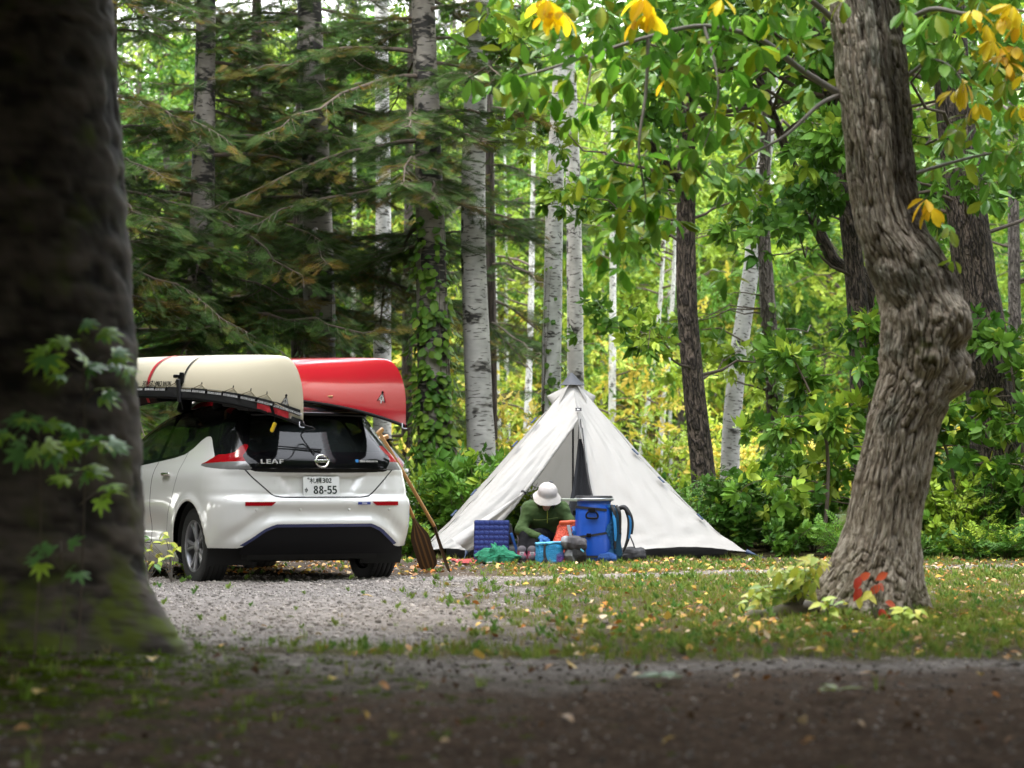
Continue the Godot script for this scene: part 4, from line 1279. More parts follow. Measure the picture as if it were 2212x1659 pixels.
func undergrowth() -> void:
	var tall := "tall leafy undergrowth plant in the thicket between the car and the tent"
	for k in 26:
		var d := rng.randf_range(27.6, 31.0)
		shrub("undergrowth_plant", tall, foot(rng.randf_range(862, 1120), d), rng.randf_range(0.7, 1.35), 0.35, 70, [sprig, broad, sprig][k % 3], 0.9, [GREEN, MIDGREEN, MIDGREEN, LIME], "undergrowth between the car and the tent")
	for k in 30:
		var d := rng.randf_range(28.4, 33.0)
		shrub("undergrowth_plant", "leafy green shrub in the thicket behind the right half of the tent", foot(rng.randf_range(1380, 1800), d), rng.randf_range(0.4, 1.05), 0.4, 90, [sprig, frond, broad, sprig][k % 4], 0.72, [GREEN, GREEN, MIDGREEN, LIME], "undergrowth right of the tent")
	for k in 24:
		var d := rng.randf_range(26.8, 31.0)
		shrub("undergrowth_plant", "dark green shrub in the thicket behind the twisted oak at right", foot(rng.randf_range(1940, 2330), d), rng.randf_range(0.5, 1.25), 0.45, 90, [broad, sprig, frond][k % 3], 0.72, [GREEN, MIDGREEN, LIME], "undergrowth behind the twisted oak")
	for k in 16:
		shrub("undergrowth_plant", "green undergrowth plant directly behind the tent", foot(rng.randf_range(1040, 1420), rng.randf_range(30.0, 34.0)), rng.randf_range(0.6, 1.3), 0.4, 60, [broad, sprig][k % 2], 0.9, [GREEN, MIDGREEN, LIME], "undergrowth directly behind the tent")
	for k in 26:
		shrub("undergrowth_plant", "low green plant on the forest floor behind the car", foot(rng.randf_range(200, 900), rng.randf_range(28.0, 33.0)), rng.randf_range(0.35, 1.0), 0.35, 50, [broad, sprig, frond][k % 3], 0.85, [GREEN, MIDGREEN, LIME], "undergrowth behind the car")
	for k in 18:
		shrub("undergrowth_plant", "sunlit bush at the edge of the far clearing", foot(rng.randf_range(600, 2000), rng.randf_range(40.0, 54.0)), rng.randf_range(1.0, 2.6), 0.9, 90, sprig, 1.3, [SUNLEAF, LIME, SUNGOLD], "bushes of the far clearing")
	for k in 34:
		shrub("low_plant", "low green plant at the near edge of the thicket right of the tent", foot(rng.randf_range(1660, 2330), rng.randf_range(25.8, 27.6)), rng.randf_range(0.18, 0.5), 0.35, 46, [broad, sprig, frond][k % 3], 0.62, [GREEN, MIDGREEN, LIME], "low plants at the edge of the thicket at right")
	for k in 12:
		shrub("low_plant", "low green plant at the edge of the thicket between car and tent", foot(rng.randf_range(835, 885), rng.randf_range(26.4, 27.8)), rng.randf_range(0.18, 0.5), 0.3, 46, [broad, sprig, frond][k % 3], 0.62, [GREEN, MIDGREEN, LIME], "low plants between the car and the tent")
	# bushy saplings with big dark leaves between the dark trunks on the right
	var seats := [[1775, 27.5, 2.3, "young oak right of the slim reddish trunk"], [1835, 28.5, 2.9, "tallest young oak left of the twisted oak"], [1730, 30.0, 1.5, "lowest young oak, between the leaning birch and the slim reddish trunk"], [2060, 27.5, 1.7, "young oak between the twisted oak and the massive trunk"], [2190, 27.0, 1.8, "young oak before the foot of the massive trunk at right"], [1960, 29.0, 2.0, "young oak half hidden by the twisted oak"], [2235, 28.0, 3.0, "young oak cut off by the right edge"], [2110, 31.5, 2.6, "young oak behind the massive trunk at right"]]
	for s in seats:
		var at := foot(s[0], s[1])
		var t := [[at - Vector3(0, 0.1, 0), at + Vector3(rng.randf_range(-0.3, 0.3), s[2] * 0.55, 0), at + Vector3(rng.randf_range(-0.4, 0.4), s[2], 0)], [0.028, 0.02, 0.006]]
		var root := thing("oak_sapling", s[3], "sapling", at, 0, "young oaks among the dark trunks")
		var off := Transform3D(Basis(), -at)
		var wood := MB.new()
		wood.tube(smooth_path(t[0], 5), smooth_row(t[1], 5), 7)
		put("trunk", wood.mesh(), M.twig, root, off)
		wood = MB.new()
		var where := []
		var tints := []
		for k in int(s[2] * 7):
			var y := rng.randf_range(0.45, s[2])
			var az := rng.randf() * TAU
			var l = rng.randf_range(0.35, 1.1) * (1.25 - y / s[2] * 0.7)
			var a := along(t, at.y + y)
			var p := limb(wood, a, Vector3(cos(az), rng.randf_range(0.0, 0.35), sin(az)), l, 0.009, -0.25, 0.4)
			for q in 7:
				var at2 := p[2 + q % 6] if q < 6 else p[7]
				clumps(where, tints, at2, Vector3(0.12, 0.08, 0.12), 1, 1.0, [GREEN, MIDGREEN, MIDGREEN, LIME], 0.3)
		put("branches", wood.mesh(), M.twig, root, off)
		many("leaves", broad, M.leaf, where, tints, root).transform = off

# ---------------------------------------------------------------- tent
func cloth_panel(a: Vector3, b: Vector3, c: Vector3, d: Vector3, nu: int, nv: int, sag: float, billow: Vector3, lift := 0.0) -> MB:
	# a, b the lower edge, c above b, d above a; the sides sag like hung cloth
	var mb := MB.new()
	for q in nv + 1:
		var v := float(q) / nv
		for k in nu + 1:
			var u := float(k) / nu
			var p := a.lerp(b, u).lerp(d.lerp(c, u), v)
			p.y -= sag * sin(PI * pow(v, 0.8)) * (0.75 + 0.25 * absf(2.0 * u - 1.0))
			p += billow * sin(PI * u) * sin(PI * minf(v * 1.1 + 0.05, 1.0))
			p.y += lift * sin(PI * u) * (1.0 - v) * (1.0 - v)
			var low := pow(1.0 - v, 3.0)
			var r := nz2.get_noise_3d(p.x * 2.2, p.y * 9.0, 1.0) * 0.034 * low + nz2.get_noise_2d(u * 6.0, v * 3.0) * 0.014 + 0.005 * nz2.get_noise_3d(p.x * 7.0, p.y * 7.0, p.z * 7.0)
			p += billow.normalized() * r
			mb.vert(p, Vector2(p.x, p.y), Color.WHITE)
	mb.rows(nu + 1, nv + 1, 0, false)
	return mb

func tent() -> void:
	var wv := weave(77, 0.35)
	var cloth := mat(Color(0.425, 0.415, 0.395), 0.6, {"vertex_color_use_as_albedo": true, "backlight_enabled": true, "backlight": Color(0.85, 0.85, 0.85), "heightmap_enabled": true, "heightmap_texture": weave(78, 0.05), "heightmap_scale": 0.15, "uv1_scale": Vector3(1.6, 1.6, 1), "cull_mode": BaseMaterial3D.CULL_DISABLED})
	var dark := mat(Color(0.035, 0.037, 0.042), 0.8, {"cull_mode": BaseMaterial3D.CULL_DISABLED, "heightmap_enabled": true, "heightmap_texture": wv, "heightmap_scale": 0.3, "uv1_scale": Vector3(3, 3, 1)})
	var black := mat(Color(0.012, 0.012, 0.014), 0.6)
	var navy := mat(Color(0.02, 0.04, 0.09), 0.6)
	var l := foot(893, 26.5) + Vector3.UP * 0.03
	var r := foot(1612, 26.5) + Vector3.UP * 0.07
	var bl := l + Vector3(0.1, 0, -2.7)
	var br := r + Vector3(-0.1, 0, -2.7)
	var apex := spot(1237, 818, 27.8)
	var zip := spot(1248, 905, 27.35)
	var f := foot(1010, 26.4) + Vector3.UP * 0.09
	var dr := foot(1318, 26.45) + Vector3.UP * 0.05
	var root := thing("pyramid_tent", "white pyramid tent with a dark peak and its door flap tied back", "tent", foot(1240, 27.8))
	var off := Transform3D(Basis(), -root.position)
	put("front_panel", cloth_panel(l, f, zip, apex, 26, 34, 0.13, Vector3(-0.02, 0.02, 0.05), 0.05).mesh(), cloth, root, off)
	put("front_panel", cloth_panel(dr, r, apex, zip, 30, 36, 0.15, Vector3(0.03, 0.02, 0.05), 0.06).mesh(), cloth, root, off)
	var mb := MB.new()
	put("side_panel", cloth_panel(bl, l, apex, apex, 16, 24, 0.12, Vector3(-0.05, 0.02, 0)).mesh(), cloth, root, off)
	put("side_panel", cloth_panel(r, br, apex, apex, 16, 24, 0.15, Vector3(0.05, 0.02, 0)).mesh(), cloth, root, off)
	put("back_panel", cloth_panel(br, bl, apex, apex, 24, 24, 0.14, Vector3(0, 0.02, -0.05)).mesh(), cloth, root, off)
	# rolled door flap
	mb = MB.new()
	var pts := []
	var rad := []
	for q in 9:
		var t := q / 8.0
		var p := zip.lerp(f, t)
		p.y -= 0.13 * sin(PI * pow(1.0 - t, 0.8)) * 0.8
		pts.append(p + Vector3(0.0, 0, 0.05 + 0.02 * sin(PI * t)))
		rad.append(lerpf(0.016, 0.040, t) * (0.7 if q == 4 else 1.0) * (0.6 if q == 8 else 1.0))
	mb.tube(smooth_path(pts, 6), smooth_row(rad, 6), 14)
	for k in mb.v.size():
		mb.v[k] += Vector3(1, 0.4, 0.6) * 0.010 * nz2.get_noise_3d(mb.v[k].x * 6.0, mb.v[k].y * 5.0, mb.v[k].z * 20.0)
	put("rolled_flap", mb.mesh(false, true), cloth, root, off)
	# the loose belly of the flap below the toggle
	mb = MB.new()
	var a: Vector3 = pts[4]
	for q in 15:
		var t := q / 14.0
		var e := a.lerp(pts[8], t)
		var e2 := a.lerp(foot(975, 26.2) + Vector3.UP * 0.22, t)
		for k in 11:
			var u := k / 10.0
			var p := e.lerp(e2, u)
			p.z += 0.14 * sin(PI * u) * t + 0.03
			mb.vert(p + Vector3(0.01, 0, 0.01) * nz2.get_noise_2d(u * 8.0, t * 3.0), Vector2(p.x, p.y))
	mb.rows(11, 15, 0, false)
	put("loose_flap", mb.mesh(), cloth, root, off)
	mb = MB.new()
	mb.lathe(PackedVector2Array([Vector2(0.028, -0.012), Vector2(0.036, 0), Vector2(0.028, 0.012)]), 12, Transform3D(look(pts[8] - pts[0]), pts[4]))
	put("toggle", mb.mesh(), black, root, off)
	# peak
	mb = MB.new()
	for q in 8:
		var t := q / 7.0
		for k in 13:
			var w := TAU * k / 12.0
			var rr := 0.125 * (1.0 - t) * (1.0 + 0.08 * cos(4.0 * w)) + 0.012
			mb.vert(apex + Vector3(cos(w) * rr - 0.015 * t, -0.075 + 0.145 * pow(t, 1.15), sin(w) * rr), Vector2(k, t))
	mb.rows(13, 8, 0, false)
	put("peak_cap", mb.mesh(), mat(Color(0.06, 0.065, 0.075), 0.8), root, off)
	# ventilation hoods on both sides of the peak
	for s in [-1.0, 1.0]:
		mb = MB.new()
		var top := apex + Vector3(s * 0.045, -0.07, 0.03)
		var low := apex + Vector3(s * 0.195, -0.37, 0.12)
		var tip := apex + Vector3(s * (0.30 if s < 0 else 0.275), -0.175, 0.02)
		for q in 9:
			var t := q / 8.0
			var inner := top.lerp(low, t)
			var edge := top.lerp(tip, sin(PI * 0.5 * minf(t * 1.6, 1.0))) if t < 0.6 else tip.lerp(low, (t - 0.6) / 0.4)
			edge.y -= 0.02 * sin(PI * t)
			for k in 7:
				var u := k / 6.0
				var p := inner.lerp(edge, sin(PI * 0.5 * u) if u < 1 else 1.0)
				p.z += 0.10 * (1.0 - u) - 0.16 * u * sin(PI * t)
				mb.vert(p, Vector2(u, t))
		mb.rows(7, 9, 0, false)
		put("vent_hood", mb.mesh(), cloth, root, off)
	# label with a small mark
	var lab := apex.lerp(zip, 0.77) + Vector3(0.02, 0, 0.055)
	mb = MB.new()
	mb.rbox(Vector3(0.07, 0.042, 0.006), 0.002, Transform3D(Basis(Vector3.RIGHT, -0.5), lab))
	var badge := put("label_patch", mb.mesh(), black, root, off)
	mb = MB.new()
	for k in 2:
		var x := -0.008 + 0.013 * k
		var i0 := mb.vert(Transform3D(Basis(Vector3.RIGHT, -0.5), lab) * Vector3(x - 0.011, -0.010, 0.0045))
		mb.vert(Transform3D(Basis(Vector3.RIGHT, -0.5), lab) * Vector3(x + 0.011, -0.010, 0.0045))
		mb.vert(Transform3D(Basis(Vector3.RIGHT, -0.5), lab) * Vector3(x, 0.009 - 0.005 * k, 0.0045))
		mb.tri(i0, i0 + 2, i0 + 1)
	put("mark", mb.mesh(), mat(Color(0.7, 0.7, 0.7), 0.6), badge)
	# pole, inner mesh, floor
	mb = MB.new()
	mb.bar(foot(1237, 27.7), spot(1238, 830, 27.8), 0.013, 0.012, 10)
	put("pole", mb.mesh(), black, root, off)
	mb = MB.new()
	for q in 19:
		var t := q / 18.0
		var lft := spot(1249, 948, 27.5).lerp(foot(1196, 27.2), pow(t, 1.0)) + Vector3(0.05 * sin(PI * t), 0, 0)
		var rgt := spot(1262, 948, 27.5).lerp(foot(1345, 27.2), pow(t, 1.0)) - Vector3(0.08 * sin(PI * t), 0, 0)
		for k in 13:
			var u := k / 12.0
			var p := lft.lerp(rgt, u)
			p.z += 0.05 * sin(u * 9.0 + t * 2.0) * (0.3 + t)
			mb.vert(p, Vector2(u, t * 2.0))
	mb.rows(13, 19, 0, false)
	put("inner_mesh", mb.mesh(), dark, root, off)
	mb = MB.new()
	for s in [[spot(1249, 948, 27.5), zip + Vector3(0.02, -0.03, -0.05)], [spot(1262, 948, 27.5), zip + Vector3(0.03, -0.05, -0.02)], [zip + Vector3(0.03, 0.0, 0.03), zip + Vector3(0.045, -0.2, 0.02)]]:
		mb.bar(s[0], s[1], 0.006, 0.004, 6)
	put("zip_cord", mb.mesh(), black, root, off)
	mb = MB.new()
	mb.tube(smooth_path([zip + Vector3(0.05, -0.1, 0.035), zip.lerp(dr, 0.4) + Vector3(-0.02, -0.11, 0.05), zip.lerp(dr, 0.75) + Vector3(0.0, -0.08, 0.05), dr], 6), smooth_row([0.006, 0.007, 0.008, 0.008], 6), 6)
	put("zip_edge", mb.mesh(), black, root, off)
	mb = MB.new()
	mb.rbox(Vector3(3.1, 0.13, 2.2), 0.04, Transform3D(Basis(), foot(1262, 27.75) + Vector3(0, 0.06, 0)), Color.WHITE, 14, func(p: Vector3) -> Vector3: return p + Vector3(0, 0.02, 0.03) * nz2.get_noise_2d(p.x * 4.0, p.z * 4.0))
	put("floor", mb.mesh(), dark, root, off)
	# tie-out tabs and corner stakes
	for s in [[l, 0.78, -1], [l, 0.66, -1], [l, 0.40, -1], [l, 0.28, -1], [r, 0.62, 1], [r, 0.47, 1], [r, 0.25, 1]]:
		var v: float = s[1]
		var p: Vector3 = s[0].lerp(apex, v)
		p.y -= (0.13 if s[2] < 0 else 0.15) * sin(PI * pow(v, 0.8))
		mb = MB.new()
		mb.rbox(Vector3(0.035, 0.10, 0.012), 0.005, Transform3D(look((apex - s[0]).normalized()), p + Vector3(-0.06 if s[2] < 0 else -0.02, 0.02, 0.06)))
		put("tie_out", mb.mesh(), navy, root, off)
	for s in [[l, Vector3(-0.22, -0.10, 0.1)], [r, Vector3(0.25, -0.09, 0.1)], [f, Vector3(-0.05, -0.12, 0.25)]]:
		mb = MB.new()
		mb.bar(s[0], s[0] + s[1] * 0.35, 0.03, 0.012, 6)
		mb.bar(s[0] + s[1] * 0.35, s[0] + s[1], 0.005, 0.005, 5)
		put("corner_strap", mb.mesh(), navy, root, off)

# ---------------------------------------------------------------- car
class Sheet:
	var v := PackedVector3Array()
	var n := PackedVector3Array()
	var i := PackedInt32Array()
	func mesh() -> ArrayMesh:
		var a := []
		a.resize(Mesh.ARRAY_MAX)
		a[Mesh.ARRAY_VERTEX] = v
		a[Mesh.ARRAY_NORMAL] = n
		a[Mesh.ARRAY_INDEX] = i
		var o := ArrayMesh.new()
		o.add_surface_from_arrays(Mesh.PRIMITIVE_TRIANGLES, a)
		return o

func cut(s: Sheet, f: Callable) -> Array:                    # [where f < 0, where f >= 0]
	var d := PackedFloat32Array()
	for p in s.v:
		d.push_back(f.call(p))
	var o := [Sheet.new(), Sheet.new()]
	var maps := [{}, {}]
	for k in range(0, s.i.size(), 3):
		for side in 2:
			var poly := []
			for e in 3:
				var a := s.i[k + e]
				var b := s.i[k + (e + 1) % 3]
				var ia := (d[a] < 0.0) == (side == 0)
				var ib := (d[b] < 0.0) == (side == 0)
				if ia:
					poly.append(Vector2i(a, a))
				if ia != ib:
					poly.append(Vector2i(mini(a, b), maxi(a, b)))
			if poly.size() < 3:
				continue
			var ids := []
			for e in poly:
				if not maps[side].has(e):
					var t := 0.0 if e.x == e.y else d[e.x] / (d[e.x] - d[e.y])
					maps[side][e] = o[side].v.size()
					o[side].v.push_back(s.v[e.x].lerp(s.v[e.y], t))
					o[side].n.push_back(s.n[e.x].lerp(s.n[e.y], t).normalized())
				ids.append(maps[side][e])
			for e in range(1, ids.size() - 1):
				o[side].i.append_array(PackedInt32Array([ids[0], ids[e], ids[e + 1]]))
	return o

func inside(q: Vector2, poly: PackedVector2Array) -> float:   # signed distance, negative inside
	var best := 1e9
	var s := 1.0
	var j := poly.size() - 1
	for k in poly.size():
		var e := poly[j] - poly[k]
		var w := q - poly[k]
		var b := w - e * clampf(w.dot(e) / e.dot(e), 0.0, 1.0)
		best = minf(best, b.dot(b))
		var c1 := q.y >= poly[k].y
		var c2 := q.y < poly[j].y
		var c3 := e.x * w.y > e.y * w.x
		if (c1 and c2 and c3) or not (c1 or c2 or c3):
			s = -s
		j = k
	return s * sqrt(best)

func poly(flat: Array) -> PackedVector2Array:
	var o := PackedVector2Array()
	for k in range(0, flat.size(), 2):
		o.push_back(Vector2(flat[k], flat[k + 1]))
	return o

func table(rows: Array, h: float) -> float:
	var n := rows.size()
	if h <= rows[0][0]:
		return rows[0][1]
	for k in n - 1:
		if h <= rows[k + 1][0]:
			var a: int = maxi(k - 1, 0)
			var b: int = mini(k + 2, n - 1)
			var w: float = rows[k + 1][0] - rows[k][0]
			return cubic_interpolate_in_time(rows[k][1], rows[k + 1][1], rows[a][1], rows[b][1], (h - rows[k][0]) / w, w, -(rows[k][0] - rows[a][0]), rows[b][0] - rows[k][0])
	return rows[-1][1]

const HALF_W := [[.16, 0.8280], [.20, 0.8642], [.26, 0.8953], [.34, 0.9129], [.45, 0.9232], [.60, 0.9274], [.74, 0.9232], [.84, 0.9149], [.92, 0.9004], [.98, 0.8777], [1.04, 0.8435], [1.10, 0.8125], [1.18, 0.7742], [1.28, 0.7245], [1.38, 0.6748], [1.45, 0.6313], [1.50, 0.5744], [1.53, 0.4761], [1.545, 0.3312], [1.552, 0.0207]]
const GRILLE := [-.72, 0.000, -.70, 0.320, -.60, 0.391, -.52, 0.452, -.43, 0.490, .43, 0.490, .52, 0.452, .60, 0.391, .70, 0.320, .72, 0.000]
const REAR := [[0.180, 0.600], [0.255, 0.650], [0.345, 0.705], [0.427, 0.735], [0.506, 0.755], [0.578, 0.762], [0.649, 0.766], [0.700, 0.764], [0.723, 0.752], [0.747, 0.718], [0.802, 0.705], [0.878, 0.692], [0.926, 0.688], [0.955, 0.698], [1.005, 0.698], [1.060, 0.678], [1.109, 0.640], [1.188, 0.570], [1.280, 0.485], [1.380, 0.402], [1.440, 0.360], [1.490, 0.270], [1.520, 0.100], [1.540, -0.160], [1.552, -0.660]]
const FRONT := [[.16, -3.45], [.22, -3.58], [.40, -3.66], [.58, -3.66], [.70, -3.60], [.80, -3.48], [.88, -3.32], [.94, -3.16], [1.0, -2.98], [1.10, -2.74], [1.22, -2.48], [1.32, -2.26], [1.42, -1.98], [1.48, -1.70], [1.52, -1.40], [1.54, -1.10], [1.552, -.70]]

func rear_at(x: float, h: float) -> Vector3:                  # a point of the car's tail
	var w := table(HALF_W, h)
	var r := table(REAR, h)
	var t := clampf(absf(x) / w, 0, 0.999)
	var z := r - 0.85 + 0.85 * pow(1.0 - pow(t, 5.6), 1.0 / 5.6)
	return Vector3(x, h, z - tail_recess(x, h) - 0.035 * t * t)

func tail_recess(x: float, h: float) -> float:
	var half := lerpf(0.27, 0.40, clampf((h - 0.745) / 0.18, 0, 1))
	return 0.032 * (1.0 - sm(half - 0.045, half + 0.01, absf(x))) * sm(0.735, 0.760, h) * (1.0 - sm(0.91, 0.935, h))

func car_shell() -> Sheet:
	var hs := PackedFloat32Array()
	var q := 0.16
	while q < 1.5:
		hs.push_back(q)
		q += 0.0155 if q < 1.2 else 0.02
	hs.append_array(PackedFloat32Array([1.50, 1.51, 1.52, 1.53, 1.538, 1.545, 1.549, 1.552]))
	var s := Sheet.new()
	var count := 0
	var lip := poly(GRILLE)
	for h in hs:
		var w := table(HALF_W, h)
		var r := table(REAR, h)
		var f := table(FRONT, h)
		var zr := r - 0.85
		var zf := f + 0.95
		if zf > zr:
			zf = zr - 0.01
		var half := PackedVector2Array()                     # x, z from the middle of the tail to the middle of the nose
		for k in 40:
			var a := PI * 0.5 * (1.0 - k / 40.0)
			var c := cos(a)
			var sn := sin(a)
			var rr := 1.0 / pow(pow(c, 5.6) + pow(sn, 5.6), 1.0 / 5.6)
			half.push_back(Vector2(w * c * rr, zr + (r - zr) * sn * rr))
		for k in 84:
			half.push_back(Vector2(w, lerpf(zr, zf, k / 84.0)))
		for k in 19:
			var a := PI * 0.5 * k / 18.0
			var rr := 1.0 / pow(pow(cos(a), 2.6) + pow(sin(a), 2.6), 1.0 / 2.6)
			half.push_back(Vector2(w * cos(a) * rr, zf + (f - zf) * sin(a) * rr))
		count = half.size() * 2 - 2
		for k in count:
			var m := half[k] if k < half.size() else half[count - k]
			var x := m.x if k < half.size() else -m.x
			var p := Vector3(x, h, m.y)
			if m.y > 0.3:
				p.z -= tail_recess(x, h) + 0.035 * (x / w) * (x / w)
				if h < 0.70 and m.y > 0.4:
					var dd := inside(Vector2(x, h), lip)
					p.z += 0.016 * exp(-((dd - 0.035) / 0.03) ** 2) - 0.024 * exp(-((dd - 0.125) / 0.045) ** 2)
			# wheel arch lips
			if absf(x) > 0.6:
				for z0 in [0.0, -2.7]:
					var d := Vector2(p.z - z0, h - 0.325).length()
					p.x += signf(x) * 0.016 * exp(-((d - 0.402) / 0.03) ** 2) * (1.0 if h > 0.2 else 0.0)
				# the crease along the side and the hollow of the doors
				p.x -= signf(x) * 0.022 * exp(-((h - 0.47) / 0.12) ** 2) * sm(-2.5, -2.0, p.z) * (1.0 - sm(-0.75, -0.4, p.z))
			s.v.push_back(p)
	for k in hs.size() - 1:
		for e in count:
			var e2 := (e + 1) % count
			var a := k * count + e
			var b := k * count + e2
			s.i.append_array(PackedInt32Array([a, b, b + count, a, b + count, a + count]))
	s.n.resize(s.v.size())
	for k in range(0, s.i.size(), 3):
		var m := (s.v[s.i[k + 2]] - s.v[s.i[k]]).cross(s.v[s.i[k + 1]] - s.v[s.i[k]])
		for e in 3:
			s.n[s.i[k + e]] += m
	for k in s.n.size():
		s.n[k] = s.n[k].normalized()
	return s

func seam(root: Node, s: Sheet, called: String, half: float, f: Callable) -> Sheet:   # a dark line where f is about 0
	var a := cut(s, func(p: Vector3) -> float: return f.call(p) - half)
	var b := cut(a[0], func(p: Vector3) -> float: return f.call(p) + half)
	put(called, b[1].mesh(), M.seam, root)
	var o: Sheet = b[0]
	var n := o.v.size()
	o.v.append_array(a[1].v)
	o.n.append_array(a[1].n)
	for k in a[1].i:
		o.i.push_back(k + n)
	return o

func lettering(called: String, text: String, size: float, m: Material, parent: Node, at: Transform3D, depth := 0.003, wide := 1.0) -> void:
	var t := TextMesh.new()
	var f := SystemFont.new()
	f.font_names = PackedStringArray(["Droid Sans"])
	f.font_weight = 700
	t.font = f
	t.text = text
	t.font_size = 32
	t.pixel_size = size / 32.0
	t.depth = depth
	t.curve_step = 2.0
	put(called, t, m, parent, Transform3D(at.basis.scaled_local(Vector3(wide, 1, 1)), at.origin))

func make_wheel(parent: Node, at: Vector3, side: float, front: bool) -> void:
	var xf := Transform3D(Basis(Vector3.BACK, -PI * 0.5 * side), at)      # the wheel's y axis points out of the car
	var wheel := Node3D.new()
	wheel.name = "wheel"
	parent.add_child(wheel, true)
	wheel.transform = xf
	var mb := MB.new()
	var pr := PackedVector2Array([Vector2(0.215, 0.095), Vector2(0.235, 0.103), Vector2(0.27, 0.108), Vector2(0.297, 0.106), Vector2(0.312, 0.100), Vector2(0.321, 0.090)])
	for g in [0.062, 0.022, -0.022, -0.062]:
		pr.append_array(PackedVector2Array([Vector2(0.3235, g + 0.006), Vector2(0.314, g + 0.004), Vector2(0.314, g - 0.004), Vector2(0.3235, g - 0.006)]))
	pr.append_array(PackedVector2Array([Vector2(0.321, -0.090), Vector2(0.312, -0.100), Vector2(0.27, -0.108), Vector2(0.215, -0.095)]))
	mb.lathe(pr, 56)
	for k in 64:                                            # shoulder blocks
		var b := Basis(Vector3.UP, TAU * k / 64.0)
		for e in [-1.0, 1.0]:
			mb.box(b * Vector3(0.3165, e * 0.086, 0), Vector3(0.012, 0.022, 0.020), b)
	put("tyre", mb.mesh(), M.rubber, wheel)
	mb = MB.new()
	mb.lathe(PackedVector2Array([Vector2(0.216, 0.094), Vector2(0.221, 0.101), Vector2(0.216, 0.102), Vector2(0.206, 0.092), Vector2(0.200, 0.05), Vector2(0.196, -0.08)]), 48)
	for k in 5:
		var b := Basis(Vector3.UP, TAU * k / 5.0 + 0.3)
		for e in [-1.0, 1.0]:
			var v0 := mb.v.size()
			for t in 4:
				var f := t / 3.0
				var rr := lerpf(0.045, 0.208, f)
				var off = lerpf(0.010, 0.043, f * f) * e
				var hw := lerpf(0.009, 0.015, f)
				var y := lerpf(0.074, 0.092, f)
				for c in [[-1, 0], [-0.8, 1], [0.8, 1], [1, 0]]:
					mb.vert(b * Vector3(rr, y - 0.022 * (1 - c[1]), off + hw * c[0]))
			mb.rows(4, 4, v0, false)
	mb.lathe(PackedVector2Array([Vector2(0.055, 0.05), Vector2(0.055, 0.076), Vector2(0.045, 0.084), Vector2(0.0, 0.086)]), 20)
	put("rim", mb.mesh(), M.alloy, wheel)
	mb = MB.new()
	for k in 5:
		var b := Basis(Vector3.UP, TAU * k / 5.0 + 0.3)
		var v0 := mb.v.size()
		for c in [[0.06, -0.006], [0.06, 0.006], [0.204, 0.030], [0.204, -0.030]]:
			mb.vert(b * Vector3(c[0], lerpf(0.068, 0.078, (c[0] - 0.06) / 0.144), c[1]))
		mb.quad(v0, v0 + 1, v0 + 2, v0 + 3)
	put("spoke_insert", mb.mesh(), M.dark_grey, wheel)
	mb = MB.new()
	mb.lathe(PackedVector2Array([Vector2(0.15, 0.0), Vector2(0.15, 0.016), Vector2(0.0, 0.016)]), 28)
	mb.lathe(PackedVector2Array([Vector2(0.198, -0.05), Vector2(0.0, -0.05)]), 28)
	put("brake_disc", mb.mesh(), M.brake, wheel)

